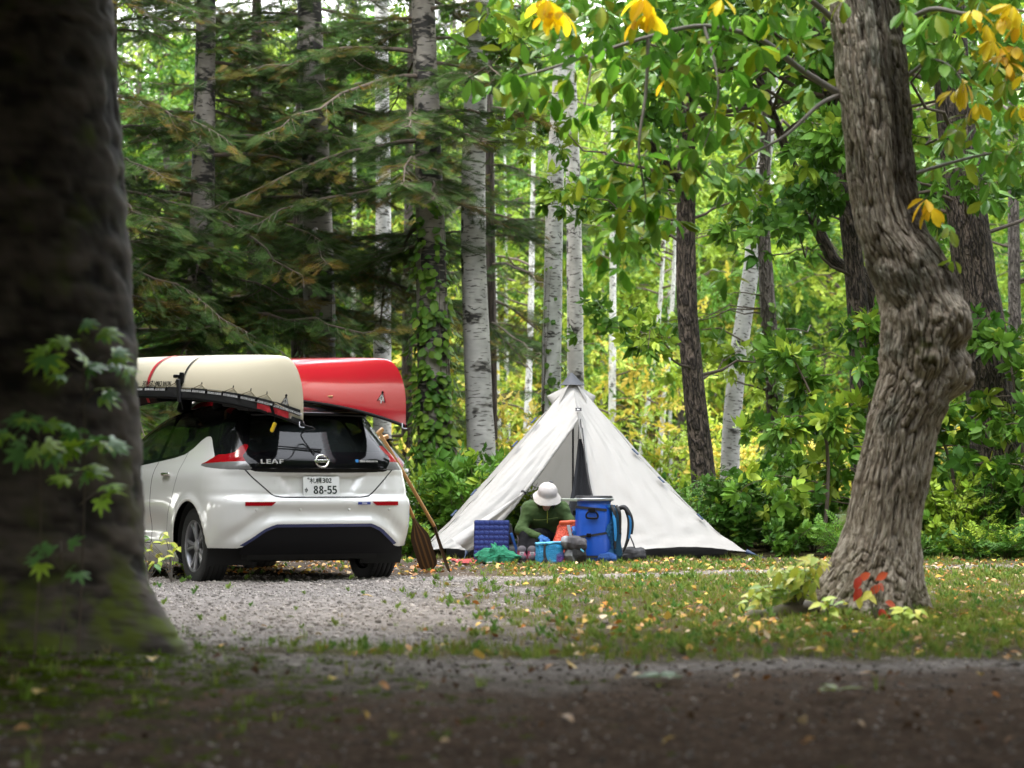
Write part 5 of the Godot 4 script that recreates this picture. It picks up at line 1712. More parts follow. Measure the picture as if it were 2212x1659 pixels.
func make_car(called: String, label: String, at: Vector3, turn: float) -> Node3D:
	var root := thing(called, label, "car", at, turn)
	var s := car_shell()
	var far := 9.0
	# wheel arches
	var got := cut(s, func(p: Vector3) -> float: return far if absf(p.x) < 0.55 else minf(Vector2(p.z, p.y - 0.325).length() - 0.380, Vector2(p.z + 2.7, p.y - 0.325).length() - 0.380))
	s = got[1]
	# dark lower grille of the tail with its blue edge
	var dp := poly(GRILLE)
	got = cut(s, func(p: Vector3) -> float: return far if p.z < 0.30 else minf(inside(Vector2(p.x, p.y), dp), p.y - 0.318))
	s = got[1]
	got = cut(got[0], func(p: Vector3) -> float: return maxf(0.262 - p.y, minf(inside(Vector2(p.x, p.y), dp), 0.318 - p.y)))
	put("rear_diffuser", got[0].mesh(), M.trim, root)
	got = cut(s, func(p: Vector3) -> float: return far if p.z < 0.35 else maxf(inside(Vector2(p.x, p.y), dp) - 0.026, 0.335 - p.y))
	put("blue_trim", got[0].mesh(), M.blue_trim, root)
	s = got[1]
	# tail lamps: where a prism from behind and a prism from the side meet
	var lr := poly([.60, 0.970, .655, 1.035, .668, 1.085, .63, 1.118, .585, 1.179, .64, 1.179, .70, 1.118, .76, 1.097, 1.2, 1.076, 1.2, 0.965])
	var ls := poly([.08, 1.010, .21, 1.039, .31, 1.076, .39, 1.109, .42, 1.134, .36, 1.179, .56, 1.179, .66, 1.118, 1.2, 1.118, 1.2, 0.935, .64, 0.965, .26, 0.990])
	for side in [-1.0, 1.0]:
		got = cut(s, func(p: Vector3) -> float: return far if p.z < 0.1 or p.x * side < 0.3 or p.y > 1.2 else maxf(inside(Vector2(p.x * side, p.y), lr), inside(Vector2(p.z, p.y), ls)))
		s = got[1]
		var lamp: Sheet = got[0]
		got = cut(lamp, func(p: Vector3) -> float: return p.y - 1.037 - 0.04 * (p.z - 0.6))
		var unit := put("tail_lamp", got[1].mesh(), M.red_lens, root)
		put("clear_lens", got[0].mesh(), M.clear_lens, unit)
	# black upper works
	var ap := poly([-9, 1.02, -3.0, 1.0, -2.2, 1.0, -1.4, 1.015, -.62, 1.075, -.40, 1.105, -.26, 1.155, -.14, 1.225, -.06, 1.252, .03, 1.252, .09, 1.225, .26, 1.12, .38, 1.03, .46, .985, .62, .97, .70, .94, 2, .94, 2, 3, -9, 3])
	got = cut(s, func(p: Vector3) -> float:
		var f := inside(Vector2(p.z, p.y), ap)
		if p.z > 0.3 and absf(p.x) > 0.6 and p.y < 1.03:
			f = maxf(f, 0.965 - p.y)
		return f)
	var black: Sheet = got[0]
	s = got[1]
	# glass
	var rg := poly([-.60, 1.130, -.585, 1.179, -.50, 1.385, -.46, 1.410, .46, 1.410, .50, 1.385, .585, 1.179, .60, 1.130, .55, 1.118, -.55, 1.118])
	got = cut(black, func(p: Vector3) -> float: return far if p.z < 0.2 else inside(Vector2(p.x, p.y), rg))
	put("rear_window", got[0].mesh(), M.rear_glass, root)
	black = got[1]
	var wins := [poly([-.98, 1.075, -.60, 1.105, -.44, 1.135, -.34, 1.20, -.42, 1.385, -.52, 1.425, -1.0, 1.44]), poly([-1.06, 1.065, -1.07, 1.44, -1.50, 1.45, -1.85, 1.38, -2.40, 1.15, -2.45, 1.05]), poly([-.32, 1.26, -.27, 1.285, -.12, 1.30, -.05, 1.32, -.22, 1.385, -.36, 1.39])]
	for w in 3:
		var wp: PackedVector2Array = wins[w]
		for side in [-1.0, 1.0]:
			got = cut(black, func(p: Vector3) -> float: return far if p.x * side < 0.5 else inside(Vector2(p.z, p.y), wp))
			put("side_window" if w < 2 else "quarter_window", got[0].mesh(), M.side_glass, root)
			black = got[1]
	got = cut(black, func(p: Vector3) -> float: return far if p.z > -1.5 else maxf(maxf(absf(p.x) - lerpf(0.70, 0.56, (p.y - 1.0) / 0.45), p.y - 1.44), 1.05 - p.y))
	put("windscreen", got[0].mesh(), M.side_glass, root)
	put("black_roof", got[1].mesh(), M.gloss_black, root)
	# seams
	var hatch := poly([-.665, 0.965, -.60, 0.897, -.44, 0.752, -.36, 0.738, .36, 0.738, .44, 0.752, .60, 0.897, .665, 0.965, .66, 1.500, -.66, 1.500])
	s = seam(root, s, "tailgate_gap", 0.006, func(p: Vector3) -> float: return far if p.z < 0.45 else inside(Vector2(p.x, p.y), hatch))
	var door := poly([-2.0, 1.3, -2.02, .80, -2.0, .45, -1.92, .33, -1.02, .33, -1.00, .35, -1.0, 1.3])
	var door2 := poly([-.995, 1.3, -.995, .35, -.98, .33, -.70, .33, -.60, .42, -.52, .60, -.42, .75, -.36, .90, -.34, 1.3])
	for dp2 in [door, door2]:
		s = seam(root, s, "door_gap", 0.0045, func(p: Vector3) -> float: return far if absf(p.x) < 0.72 or p.z > -0.1 or p.z < -2.3 else inside(Vector2(p.z, p.y), dp2))
	# head lamps and grille at the nose
	var hp := poly([-3.7, .70, -3.2, .80, -2.95, .86, -2.9, .90, -3.3, .84, -3.7, .76])
	got = cut(s, func(p: Vector3) -> float: return far if p.z > -2.7 or absf(p.x) < 0.5 else inside(Vector2(p.z, p.y), hp))
	put("head_lamps", got[0].mesh(), M.clear_lens, root)
	s = got[1]
	got = cut(s, func(p: Vector3) -> float: return far if p.z > -3.3 else maxf(absf(p.x) - 0.45, absf(p.y - 0.45) - 0.16))
	put("grille", got[0].mesh(), M.gloss_black, root)
	s = got[1]
	put("body", s.mesh(), M.paint, root)
	# underside, wheel wells, cabin
	var mb := MB.new()
	mb.box(Vector3(0, 0.30, -1.45), Vector3(1.18, 0.17, 3.9))
	mb.box(Vector3(0, 0.25, -1.35), Vector3(1.60, 0.16, 1.85))
	mb.box(Vector3(0, 0.30, 0), Vector3(1.3, 0.07, 0.12))
	mb.box(Vector3(0, 0.32, 0.44), Vector3(0.98, 0.10, 0.30))
	for z0 in [0.0, -2.7]:
		for side in [-1.0, 1.0]:
			var v0 := mb.v.size()
			for k in 17:
				var a := -0.42 + (PI + 0.84) * k / 16.0
				for x in [0.5, 0.885]:
					mb.vert(Vector3(x * side, 0.325 + 0.384 * sin(a), z0 + 0.384 * cos(a)))
			mb.rows(2, 17, v0, false)
			mb.box(Vector3(0.52 * side, 0.45, z0), Vector3(0.02, 0.5, 0.74))
	put("underbody", mb.mesh(), M.under, root)
	mb = MB.new()
	mb.box(Vector3(0, 0.56, -1.0), Vector3(1.4, 0.05, 3.0))
	for x in [-0.38, 0.38]:
		mb.rbox(Vector3(0.52, 0.16, 0.5), 0.06, Transform3D(Basis(), Vector3(x, 0.68, -1.35)))
		mb.rbox(Vector3(0.50, 0.62, 0.14), 0.06, Transform3D(Basis(Vector3.RIGHT, 0.25), Vector3(x, 0.98, -1.05)))
		mb.rbox(Vector3(0.26, 0.17, 0.10), 0.04, Transform3D(Basis(Vector3.RIGHT, 0.2), Vector3(x, 1.33, -0.98)))
		mb.rbox(Vector3(0.24, 0.13, 0.09), 0.04, Transform3D(Basis(), Vector3(x, 1.17, -0.12)))
	mb.rbox(Vector3(1.24, 0.16, 0.5), 0.06, Transform3D(Basis(), Vector3(0, 0.68, -0.45)))
	mb.rbox(Vector3(1.24, 0.58, 0.14), 0.06, Transform3D(Basis(Vector3.RIGHT, 0.3), Vector3(0, 0.92, -0.15)))
	mb.rbox(Vector3(1.3, 0.2, 0.5), 0.06, Transform3D(Basis(), Vector3(0, 0.95, -2.05)))
	for x in [-0.77, 0.77]:
		mb.box(Vector3(x, 0.72, -1.05), Vector3(0.02, 0.60, 2.3))
	put("seats", mb.mesh(), M.under, root)
	for z0 in [0.0, -2.7]:
		for side in [-1.0, 1.0]:
			make_wheel(root, Vector3(0.775 * side, 0.323, z0), side, z0 < -1)
	# fittings of the tail
	for side in [-1.0, 1.0]:
		mb = MB.new()
		for c in 11:
			mb.vert(rear_at(lerpf(.47, .69, c / 10.0) * side, .668) + Vector3(side * 0.004, 0, 0.007))
			mb.vert(rear_at(lerpf(.43, .69, c / 10.0) * side, .701) + Vector3(side * 0.004, 0, 0.007))
		mb.rows(2, 11, 0, false)
		put("reflector", mb.mesh(), M.red_lens, root)
	for x in [-.60, -.22, .22, .60]:
		mb = MB.new()
		mb.lathe(PackedVector2Array([Vector2(0.013, 0.0), Vector2(0.012, 0.004), Vector2(0.0, 0.005)]), 14, Transform3D(Basis(Vector3.RIGHT, PI * 0.5), rear_at(x, 0.635) + Vector3(0, 0, 0.001)))
		put("parking_sensor", mb.mesh(), M.sensor, root)
	mb = MB.new()
	mb.rbox(Vector3(0.115, 0.022, 0.004), 0.0015, Transform3D(Basis(), rear_at(.36, .687) + Vector3(0, 0, 0.004)))
	var sticker := put("blue_badge", mb.mesh(), mat(Color(0.03, 0.05, 0.25), 0.4), root)
	lettering("lettering", "ZERO", 0.019, mat(Color(0.6, 0.6, 0.65), 0.4), sticker, Transform3D(Basis(), rear_at(.36, .687) + Vector3(0, 0, 0.009)), 0.001)
	# number plate
	var pz := rear_at(0, .83).z
	var pt := Transform3D(Basis(Vector3.RIGHT, -0.07), Vector3(0, 0.829, pz + 0.018))
	mb = MB.new()
	mb.rbox(Vector3(0.33, 0.165, 0.006), 0.0025, pt)
	mb.rbox(Vector3(0.30, 0.12, 0.02), 0.004, Transform3D(pt.basis, pt.origin - Vector3(0, 0, 0.012)))
	var plate := put("number_plate", mb.mesh(), mat(Color(0.78, 0.79, 0.78), 0.45), root)
	var ink := mat(Color(0.012, 0.025, 0.02), 0.5)
	lettering("digits", "88-55", 0.095, ink, plate, pt * Transform3D(Basis(), Vector3(0.035, -0.031, 0.004)), 0.002, 0.92)
	lettering("digits", "302", 0.055, ink, plate, pt * Transform3D(Basis(), Vector3(0.052, 0.048, 0.004)), 0.002, 0.95)
	mb = MB.new()
	var strokes := [   # the two characters of the place and the letter before the number, as strokes
		[-.090, .068, -.090, .026], [-.104, .056, -.077, .056], [-.090, .052, -.104, .036], [-.088, .050, -.078, .040], [-.068, .068, -.068, .030], [-.068, .030, -.052, .030], [-.052, .030, -.052, .038],
		[-.038, .068, -.038, .026], [-.045, .058, -.045, .038], [-.045, .058, -.031, .058], [-.031, .058, -.031, .040], [-.022, .068, -.003, .068], [-.022, .068, -.022, .052], [-.003, .068, -.003, .052], [-.022, .060, -.003, .060], [-.022, .052, -.003, .052], [-.026, .045, .001, .045], [-.017, .045, -.024, .028], [-.008, .045, -.008, .029], [-.008, .029, .002, .030],
		[-.148, -.022, -.148, -.044], [-.148, -.030, -.139, -.022], [-.139, -.022, -.128, -.026], [-.128, -.026, -.126, -.036], [-.126, -.036, -.138, -.042], [-.137, -.014, -.137, -.050]]
	for k in strokes:
		var a := Vector3(k[0], k[1], 0.0045)
		var b := Vector3(k[2], k[3], 0.0045)
		mb.box(pt * ((a + b) * 0.5), Vector3(0.0048, a.distance_to(b) + 0.004, 0.002), pt.basis * look(b - a, Vector3.BACK))
	put("characters", mb.mesh(), ink, plate)
	mb = MB.new()
	mb.lathe(PackedVector2Array([Vector2(0.008, 0), Vector2(0.008, 0.004), Vector2(0, 0.005)]), 10, pt * Transform3D(Basis(Vector3.RIGHT, PI * 0.5), Vector3(-0.118, 0.066, 0.003)))
	put("bolt", mb.mesh(), M.alloy, plate)
	# badge: a ring with a bar across it, lettering left and right
	var bt := Transform3D(Basis(Vector3.RIGHT, -0.28), rear_at(0, 1.04) + Vector3(0, 0, 0.012))
	mb = MB.new()
	var ring := PackedVector3Array()
	var rad := PackedFloat32Array()
	for k in 29:
		ring.push_back(bt * Vector3(cos(TAU * k / 28.0) * 0.056, sin(TAU * k / 28.0) * 0.052, 0))
		rad.push_back(0.009)
	mb.tube(ring, rad, 8)
	mb.rbox(Vector3(0.140, 0.024, 0.014), 0.004, bt)
	var badge := put("round_badge", mb.mesh(), M.chrome, root)
	lettering("lettering", "NISSAN", 0.019, M.gloss_black, badge, bt * Transform3D(Basis(), Vector3(0, 0, 0.008)), 0.002, 1.5)
	lettering("lettering", "LEAF", 0.052, M.silver, root, Transform3D(Basis(Vector3.UP, -0.12) * Basis(Vector3.RIGHT, -0.28), rear_at(-.45, 1.035) + Vector3(0, 0, 0.022)), 0.005, 1.75)
	lettering("lettering", "ZERO EMISSION", 0.021, M.silver, root, Transform3D(Basis(Vector3.UP, 0.10) * Basis(Vector3.RIGHT, -0.28), rear_at(.43, 1.04) + Vector3(0, 0, 0.018)), 0.003, 1.1)
	mb = MB.new()
	mb.rbox(Vector3(0.026, 0.026, 0.006), 0.003, Transform3D(Basis(Vector3.RIGHT, -0.28), rear_at(.325, 1.043) + Vector3(0, 0, 0.006)))
	put("blue_mark", mb.mesh(), mat(Color(0.05, 0.25, 0.6), 0.3), root)
	# spoiler, wiper, door handles, aerial
	mb = MB.new()
	mb.rbox(Vector3(1.06, 0.035, 0.26), 0.016, Transform3D(Basis(Vector3.RIGHT, 0.12), Vector3(0, 1.455, 0.37)), Color.WHITE, 10, func(p: Vector3) -> Vector3: return p + Vector3(0, -0.05 * p.x * p.x, -0.22 * p.x * p.x))
	put("roof_spoiler", mb.mesh(), M.gloss_black, root)
	mb = MB.new()
	mb.bar(rear_at(0.02, 1.135) + Vector3(0, 0, 0.02), rear_at(-.36, 1.165) + Vector3(0, 0, 0.02), 0.009, 0.005, 6)
	put("wiper", mb.mesh(), M.trim, root)
	for side in [-1.0, 1.0]:
		for z in [-.62, -1.62]:
			var x := table(HALF_W, 0.93)
			mb = MB.new()
			mb.rbox(Vector3(0.03, 0.03, 0.19), 0.012, Transform3D(Basis(), Vector3((x + 0.016) * side, 0.925 - 0.02 * z * 0.6, z)))
			put("door_handle", mb.mesh(), M.chrome, root)
		mb = MB.new()
		mb.rbox(Vector3(0.20, 0.14, 0.10), 0.04, Transform3D(Basis(), Vector3(0.92 * side, 1.06, -1.95)))
		put("mirror", mb.mesh(), M.paint, root)
	return root

func car_materials() -> void:
	M.paint = mat(Color(0.66, 0.655, 0.63), 0.32, {"clearcoat_enabled": true, "clearcoat": 1.0, "clearcoat_roughness": 0.03})
	M.gloss_black = mat(Color(0.005, 0.005, 0.006), 0.08, {"metallic_specular": 0.33})
	M.trim = mat(Color(0.006, 0.006, 0.007), 0.5, {"metallic_specular": 0.25})
	M.under = mat(Color(0.010, 0.010, 0.010), 0.9)
	M.seam = mat(Color(0.02, 0.02, 0.02), 0.8)
	M.blue_trim = mat(Color(0.008, 0.02, 0.12), 0.2, {"clearcoat_enabled": true, "clearcoat": 1.0})
	M.red_lens = mat(Color(0.26, 0.004, 0.008), 0.12, {"metallic_specular": 0.28})
	M.silver = mat(Color(0.55, 0.54, 0.52), 0.4)
	M.clear_lens = mat(Color(0.17, 0.165, 0.16), 0.2, {"metallic": 0.4, "clearcoat_enabled": true, "clearcoat": 1.0})
	M.rear_glass = mat(Color(0.008, 0.010, 0.010, 0.62), 0.02, {"transparency": BaseMaterial3D.TRANSPARENCY_ALPHA})
	M.rear_glass.metallic_specular = 0.32
	M.rear_glass.albedo_color.a = 0.92
	M.side_glass = mat(Color(0.01, 0.014, 0.012), 0.02, {"transparency": BaseMaterial3D.TRANSPARENCY_ALPHA})
	M.side_glass.metallic_specular = 0.36
	M.side_glass.albedo_color.a = 0.62
	M.rubber = mat(Color(0.016, 0.016, 0.016), 0.85)
	M.alloy = mat(Color(0.25, 0.25, 0.265), 0.38, {"metallic": 0.8})
	M.chrome = mat(Color(0.75, 0.74, 0.70), 0.15, {"metallic": 1.0})
	M.dark_grey = mat(Color(0.03, 0.03, 0.035), 0.4)
	M.brake = mat(Color(0.05, 0.048, 0.045), 0.5, {"metallic": 0.4})
	M.sensor = mat(Color(0.55, 0.54, 0.51), 0.4)

# ---------------------------------------------------------------- canoes, straps, paddles
func hull(s: float, a: float, out := 0.0) -> Vector3:          # upside down; s along the boat, a from gunwale over keel to gunwale
	var e := absf(s)
	var deep := 0.375 + 0.18 * pow(e, 3.0)
	var beam := 0.43 * pow(maxf(1.0 - pow(e, 1.75), 0.0), 1.02) + maxf(out, -0.010) * minf(1.0, (1.0 - e) * 40.0 + 0.15)
	var t := clampf(absf(a), 0, 1) * PI * 0.5
	var x := beam * pow(sin(t), lerpf(0.60, 0.95, e * e))
	var y := deep * pow(1.0 - cos(t), lerpf(1.05, 0.9, e * e))
	var q := clampf(y / deep / 0.72, 0, 1)
	var cut_back := 0.42 * (1.0 - sqrt(1.0 - (1.0 - q) * (1.0 - q)))
	return Vector3(signf(a) * x, deep * 0.0 - y - 0.03 * pow(e, 4.0) + out * cos(t), s * 2.65 - signf(s) * cut_back * pow(e, 7.0) + out * signf(s) * pow(e, 30.0))

func hull_frame(s: float, a: float, out := 0.0) -> Transform3D:   # x towards the bow, y downwards, z out of the hull: for upside-down print
	var p := hull(s, a, out)
	var x := (hull(s - 0.01, a, out) - hull(s + 0.01, a, out)).normalized()
	var y := (hull(s, a * 1.02 if absf(a) < 0.97 else a, out) - hull(s, a * 0.96, out)).normalized()
	var z := x.cross(y).normalized()
	return Transform3D(Basis(x, z.cross(x), z), p)

func hull_strip(s0: float, s1: float, a0: float, a1: float, n: int, m: int, out: float) -> MB:
	var mb := MB.new()
	for k in n + 1:
		for q in m + 1:
			mb.vert(hull(lerpf(s0, s1, float(k) / n), lerpf(a0, a1, float(q) / m), out), Vector2(float(k) / n, float(q) / m))
	mb.rows(m + 1, n + 1, 0, false)
	return mb

func emblem(parent: Node, at: Transform3D) -> void:
	var tri := func(mb: MB, pts: Array, z: float) -> void:
		var i0 := mb.v.size()
		for p in pts:
			mb.vert(at * Vector3(p[0], p[1], z))
		for k in range(1, pts.size() - 1):
			mb.tri(i0, i0 + k + 1, i0 + k)
	var mb := MB.new()
	for e in [-1.0, 1.0]:
		tri.call(mb, [[e * 0.004, 0.038], [e * 0.026, -0.002], [e * 0.056, -0.040], [e * 0.020, -0.026], [e * 0.004, -0.012]], 0.002)
	tri.call(mb, [[-0.012, -0.02], [0.012, -0.02], [0.008, -0.052], [-0.008, -0.052]], 0.002)
	var m := put("emblem", mb.mesh(), mat(Color(0.75, 0.75, 0.75), 0.4, {"cull_mode": BaseMaterial3D.CULL_DISABLED}), parent)
	mb = MB.new()
	mb.ball(at * Vector3(0, 0.040, 0.003), Vector3(0.011, 0.011, 0.004), 10, 6)
	for e in [-1.0, 1.0]:
		for k in [[0.004, 0.03, 0.030, -0.006], [0.030, -0.006, 0.058, -0.043], [0.004, 0.0, 0.05, -0.038]]:
			mb.bar(at * Vector3(e * k[0], k[1], 0.003), at * Vector3(e * k[2], k[3], 0.003), 0.0022, 0.0022, 5)
	mb.bar(at * Vector3(0, 0.04, 0.003), at * Vector3(0, -0.05, 0.003), 0.003, 0.002, 5)
	put("outline", mb.mesh(), M.trim, m)

func canoe(label: String, at: Transform3D, m: Material, rail: Material) -> Node3D:
	var root := thing("canoe", label, "canoe")
	root.transform = at
	var skin := hull_strip(-1, 1, -1, 1, 90, 40, 0.0)
	put("hull", skin.mesh(), m, root)
	put("inner_hull", hull_strip(-0.78, 0.78, -1, 1, 60, 24, -0.012).mesh(), M.boat_inside, root)
	for side in [-1.0, 1.0]:
		var pts := PackedVector3Array()
		var rad := PackedFloat32Array()
		for k in 61:
			pts.push_back(hull(lerpf(-0.995, 0.995, k / 60.0), side, 0.006) + Vector3(0, 0.004, 0))
			rad.push_back(0.014)
		var mb := MB.new()
		mb.tube(pts, rad, 8)
		put("gunwale", mb.mesh(), rail, root)
	for s in [-0.42, 0.0, 0.40]:
		var mb := MB.new()
		mb.rbox(Vector3(hull(s, 1.0).x * 2.0, 0.02, 0.07), 0.008, Transform3D(Basis(), Vector3(0, hull(s, 1.0).y + 0.02, s * 2.65)))
		put("thwart", mb.mesh(), M.wood, root)
	for s in [-0.62, 0.58]:
		var mb := MB.new()
		mb.rbox(Vector3(hull(s, 1.0).x * 1.9, 0.02, 0.26), 0.008, Transform3D(Basis(), Vector3(0, hull(s, 1.0).y + 0.07, s * 2.65)))
		put("seat", mb.mesh(), M.wood, root)
	for s in [-1.0, 1.0]:
		var mb := MB.new()
		for k in 7:
			var e: float = s * lerpf(0.84, 0.985, k / 6.0)
			mb.vert(hull(e, -1.0) + Vector3(0, 0.004, 0))
			mb.vert(hull(e, 1.0) + Vector3(0, 0.004, 0))
		mb.rows(2, 7, 0, false)
		put("deck_plate", mb.mesh(), rail, root)
		mb = MB.new()
		mb.tube(smooth_path([hull(s, -1.0, 0.0) + Vector3(-0.03, 0.03, 0), hull(s, -1.0) + Vector3(-0.035, -0.01, s * 0.02), hull(s, -1.0) + Vector3(0, -0.015, s * 0.03)], 4), smooth_row([0.004, 0.005, 0.004], 4), 6)
		put("end_loop", mb.mesh(), M.alloy, root)
	return root

func strap(called: String, label: String, at: Transform3D, s: float, m: Material, half: float, down: float, group := "") -> Node3D:
	var root := thing(called, label, "strap", Vector3.ZERO, 0, group)
	root.transform = at
	var mb := MB.new()
	var n := 36
	for k in n + 1:
		var a := lerpf(-1, 1, float(k) / n)
		var p := hull(s, a, 0.007)
		mb.vert(p + Vector3(0, 0, -half))
		mb.vert(p + Vector3(0, 0, half))
	mb.rows(2, n + 1, 0, false)
	for side in [-1.0, 1.0]:
		var p := hull(s, side, 0.009)
		var q := p + Vector3(-side * 0.03, -down, 0)
		mb.face(p + Vector3(0, 0.02, -half), p + Vector3(0, 0.02, half), q + Vector3(0, 0, half), q + Vector3(0, 0, -half))
	put("webbing", mb.mesh(), m, root)
	return root

func car_and_boats() -> void:
	car_materials()
	M.boat_inside = mat(Color(0.05, 0.03, 0.03), 0.7)
	M.sleeve = mat(Color(0.012, 0.012, 0.014), 0.7)
	M.red_cloth = mat(Color(0.45, 0.02, 0.03), 0.6)
	M.paddle_wood = mat(Color(0.42, 0.21, 0.06), 0.4, {"clearcoat_enabled": true, "clearcoat": 0.5, "clearcoat_roughness": 0.2})
	M.blade_wood = mat(Color(0.045, 0.022, 0.010), 0.45)
	M.stripe_wood = mat(Color(0.16, 0.085, 0.03), 0.45)
	M.wood = mat(Color(0.36, 0.20, 0.075), 0.4, {"clearcoat_enabled": true, "clearcoat": 0.6, "clearcoat_roughness": 0.2})
	var turn := deg_to_rad(27.5)
	var at := foot(627, 20.9)
	at.y = -0.03
	var car := make_car("parked_car", "white hatchback with black upper body carrying two upturned canoes", at, turn)
	var cf := Transform3D(Basis(Vector3.UP, turn), at)
	# rack
	var mb: MB
	for z in [-.28, -1.18]:
		mb = MB.new()
		mb.rbox(Vector3(1.62, 0.032, 0.075), 0.014, Transform3D(Basis(), Vector3(0.0, 1.603, z)))
		var bar := put("rack_bar", mb.mesh(), M.trim, car)
		for side in [-1.0, 1.0]:
			mb = MB.new()
			mb.rbox(Vector3(0.11, 0.13, 0.11), 0.03, Transform3D(Basis(Vector3.BACK, side * 0.25), Vector3(side * 0.54, 1.545, z)))
			put("rack_foot", mb.mesh(), M.trim, bar)
	# canoes
	var cream := mat(Color(0.70, 0.63, 0.48), 0.35, {"clearcoat_enabled": true, "clearcoat": 0.5, "clearcoat_roughness": 0.18})
	var red := mat(Color(0.42, 0.010, 0.022), 0.28, {"clearcoat_enabled": true, "clearcoat": 1.0, "clearcoat_roughness": 0.08})
	var w := cf * Transform3D(Basis(Vector3.RIGHT, 0.036), Vector3(-.455, 2.0, -1.25))
	var r := cf * Transform3D(Basis(Vector3.RIGHT, 0.036), Vector3(.465, 2.0, -1.27))
	var cw := canoe("cream canoe tied upside down on the left of the car roof", w, cream, M.trim)
	var cr := canoe("glossy red canoe tied upside down on the right of the car roof", r, red, M.trim)
	# the black spray skirt rolled along the cream canoe's side, with its red end
	for b in [[-0.98, 0.775, 0.85, 1.0, M.sleeve, "spray_skirt"], [0.775, 0.935, 0.915, 1.0, M.red_cloth, "red_end"], [0.775, 0.99, 0.85, 0.917, M.sleeve, "hem"], [0.95, 0.998, 0.945, 1.0, M.sleeve, "black_end"]]:
		mb = hull_strip(b[0], b[1], -b[2], -b[3], 60, 6, 0.014)
		for k in mb.v.size():
			mb.v[k] += Vector3(-0.008, 0, 0) * nz2.get_noise_3dv(mb.v[k] * 12.0)
		put(b[5], mb.mesh(), b[4], cw)
	var cord := PackedVector3Array()
	var peaks := [-0.75, -0.55, -0.35, -0.15, 0.06, 0.25, 0.435, 0.63, 0.73, 0.817]
	var loops := MB.new()
	for k in peaks.size():
		var s: float = peaks[k]
		var gap := 0.046
		cord.push_back(hull(s - gap, -0.862, 0.018))
		cord.push_back(hull(s, -0.79, 0.006))
		cord.push_back(hull(s + gap, -0.862, 0.018))
		loops.bar(hull(s, -0.79, 0.004), hull(s, -0.755, 0.004), 0.005, 0.004, 5)
		for e in [-gap, gap]:
			loops.bar(hull(s + e, -0.85, 0.016), hull(s + e, -0.90, 0.020), 0.011, 0.011, 6)
	cord.push_back(hull(0.93, -0.89, 0.016))
	mb = MB.new()
	for k in cord.size() - 1:
		mb.bar(cord[k], cord[k + 1], 0.0038, 0.0038, 5)
	put("lacing_cord", mb.mesh(), mat(Color(0.22, 0.19, 0.12), 0.8), cw)
	put("cord_loops", loops.mesh(), M.trim, cw)
	mb = MB.new()
	for k in 9:
		mb.vert(hull(0.845 + 0.002 * k, lerpf(-0.90, -1.0, k / 8.0), 0.024))
		mb.vert(hull(0.862 + 0.002 * k, lerpf(-0.90, -1.0, k / 8.0), 0.024))
	mb.rows(2, 9, 0, false)
	put("cross_strap", mb.mesh(), M.trim, cw)
	var print_white := mat(Color(0.6, 0.6, 0.6), 0.6)
	for s in [-0.40, -0.25, -0.05, 0.06, 0.15, 0.345, 0.435, 0.535, 0.63, 0.73, 0.815, 0.895, 0.965]:
		lettering("lettering", "NORTH WATER", 0.026, print_white, cw, hull_frame(s, -0.893, 0.021), 0.001, 1.25)
	lettering("lettering", "NOVA CRAFT CANOE", 0.062, M.trim, cw, hull_frame(0.10, -0.80, 0.004), 0.001, 1.1)
	var ef := hull_frame(0.915, -0.80, 0.004)
	emblem(cw, Transform3D(Basis(ef.basis.x, -PI) if false else Basis(-ef.basis.x, -ef.basis.y, ef.basis.z), ef.origin))
	ef = hull_frame(0.885, -0.76, 0.004)
	emblem(cr, Transform3D(Basis(-ef.basis.x, -ef.basis.y, ef.basis.z), ef.origin))
	# straps
	var bs := strap("black_strap", "pair of black straps over the cream canoe with a buckle", w, 0.30, M.sleeve, 0.016, 0.10)
	mb = MB.new()
	mb.rbox(Vector3(0.03, 0.10, 0.05), 0.01, Transform3D(Basis(), hull(0.30, -0.72, 0.02)))
	mb.rbox(Vector3(0.05, 0.03, 0.10), 0.01, Transform3D(Basis(), hull(0.27, -0.70, 0.025)))
	put("buckle", mb.mesh(), M.trim, bs)
	mb = MB.new()
	mb.rbox(Vector3(0.022, 0.20, 0.065), 0.008, Transform3D(Basis(Vector3.BACK, 0.08), hull(0.303, -0.90, 0.026)))
	put("strap_tail", mb.mesh(), M.sleeve, bs)
	strap("red_strap", "red strap over the cream canoe beside the dark front trunk", w, 0.02, M.red_cloth, 0.035, 0.05)
	strap("yellow_strap", "thin yellow strap over the red canoe", r, 0.16, mat(Color(0.60, 0.33, 0.03), 0.7), 0.018, 0.08)
	# bundle under the cream canoe, cord and yellow clip
	var bundle := thing("red_bundle", "red and black bundle tucked under the cream canoe above the rear window", "bag")
	bundle.transform = cf * Transform3D(Basis(Vector3.UP, 0.05), Vector3(-.48, 1.565, 0.25))
	mb = MB.new()
	mb.rbox(Vector3(0.30, 0.10, 0.86), 0.048, Transform3D(Basis(Vector3.RIGHT, 0.06), Vector3(0, 0.02, 0)), Color.WHITE, 8, func(p: Vector3) -> Vector3: return p + Vector3(0.03, 0.018, 0) * nz2.get_noise_3dv(p * 7.0))
	put("roll", mb.mesh(), M.red_cloth, bundle)
	mb = MB.new()
	mb.rbox(Vector3(0.32, 0.07, 0.60), 0.03, Transform3D(Basis(Vector3.RIGHT, 0.10), Vector3(-0.02, -0.05, 0.10)), Color.WHITE, 6, func(p: Vector3) -> Vector3: return p + Vector3(0.02, 0.014, 0) * nz2.get_noise_3dv(p * 9.0))
	put("dark_cover", mb.mesh(), M.sleeve, bundle)
	var line := thing("tie_down_cord", "thin dark cord hanging from the cream canoe's tip to the tailgate", "cord")
	mb = MB.new()
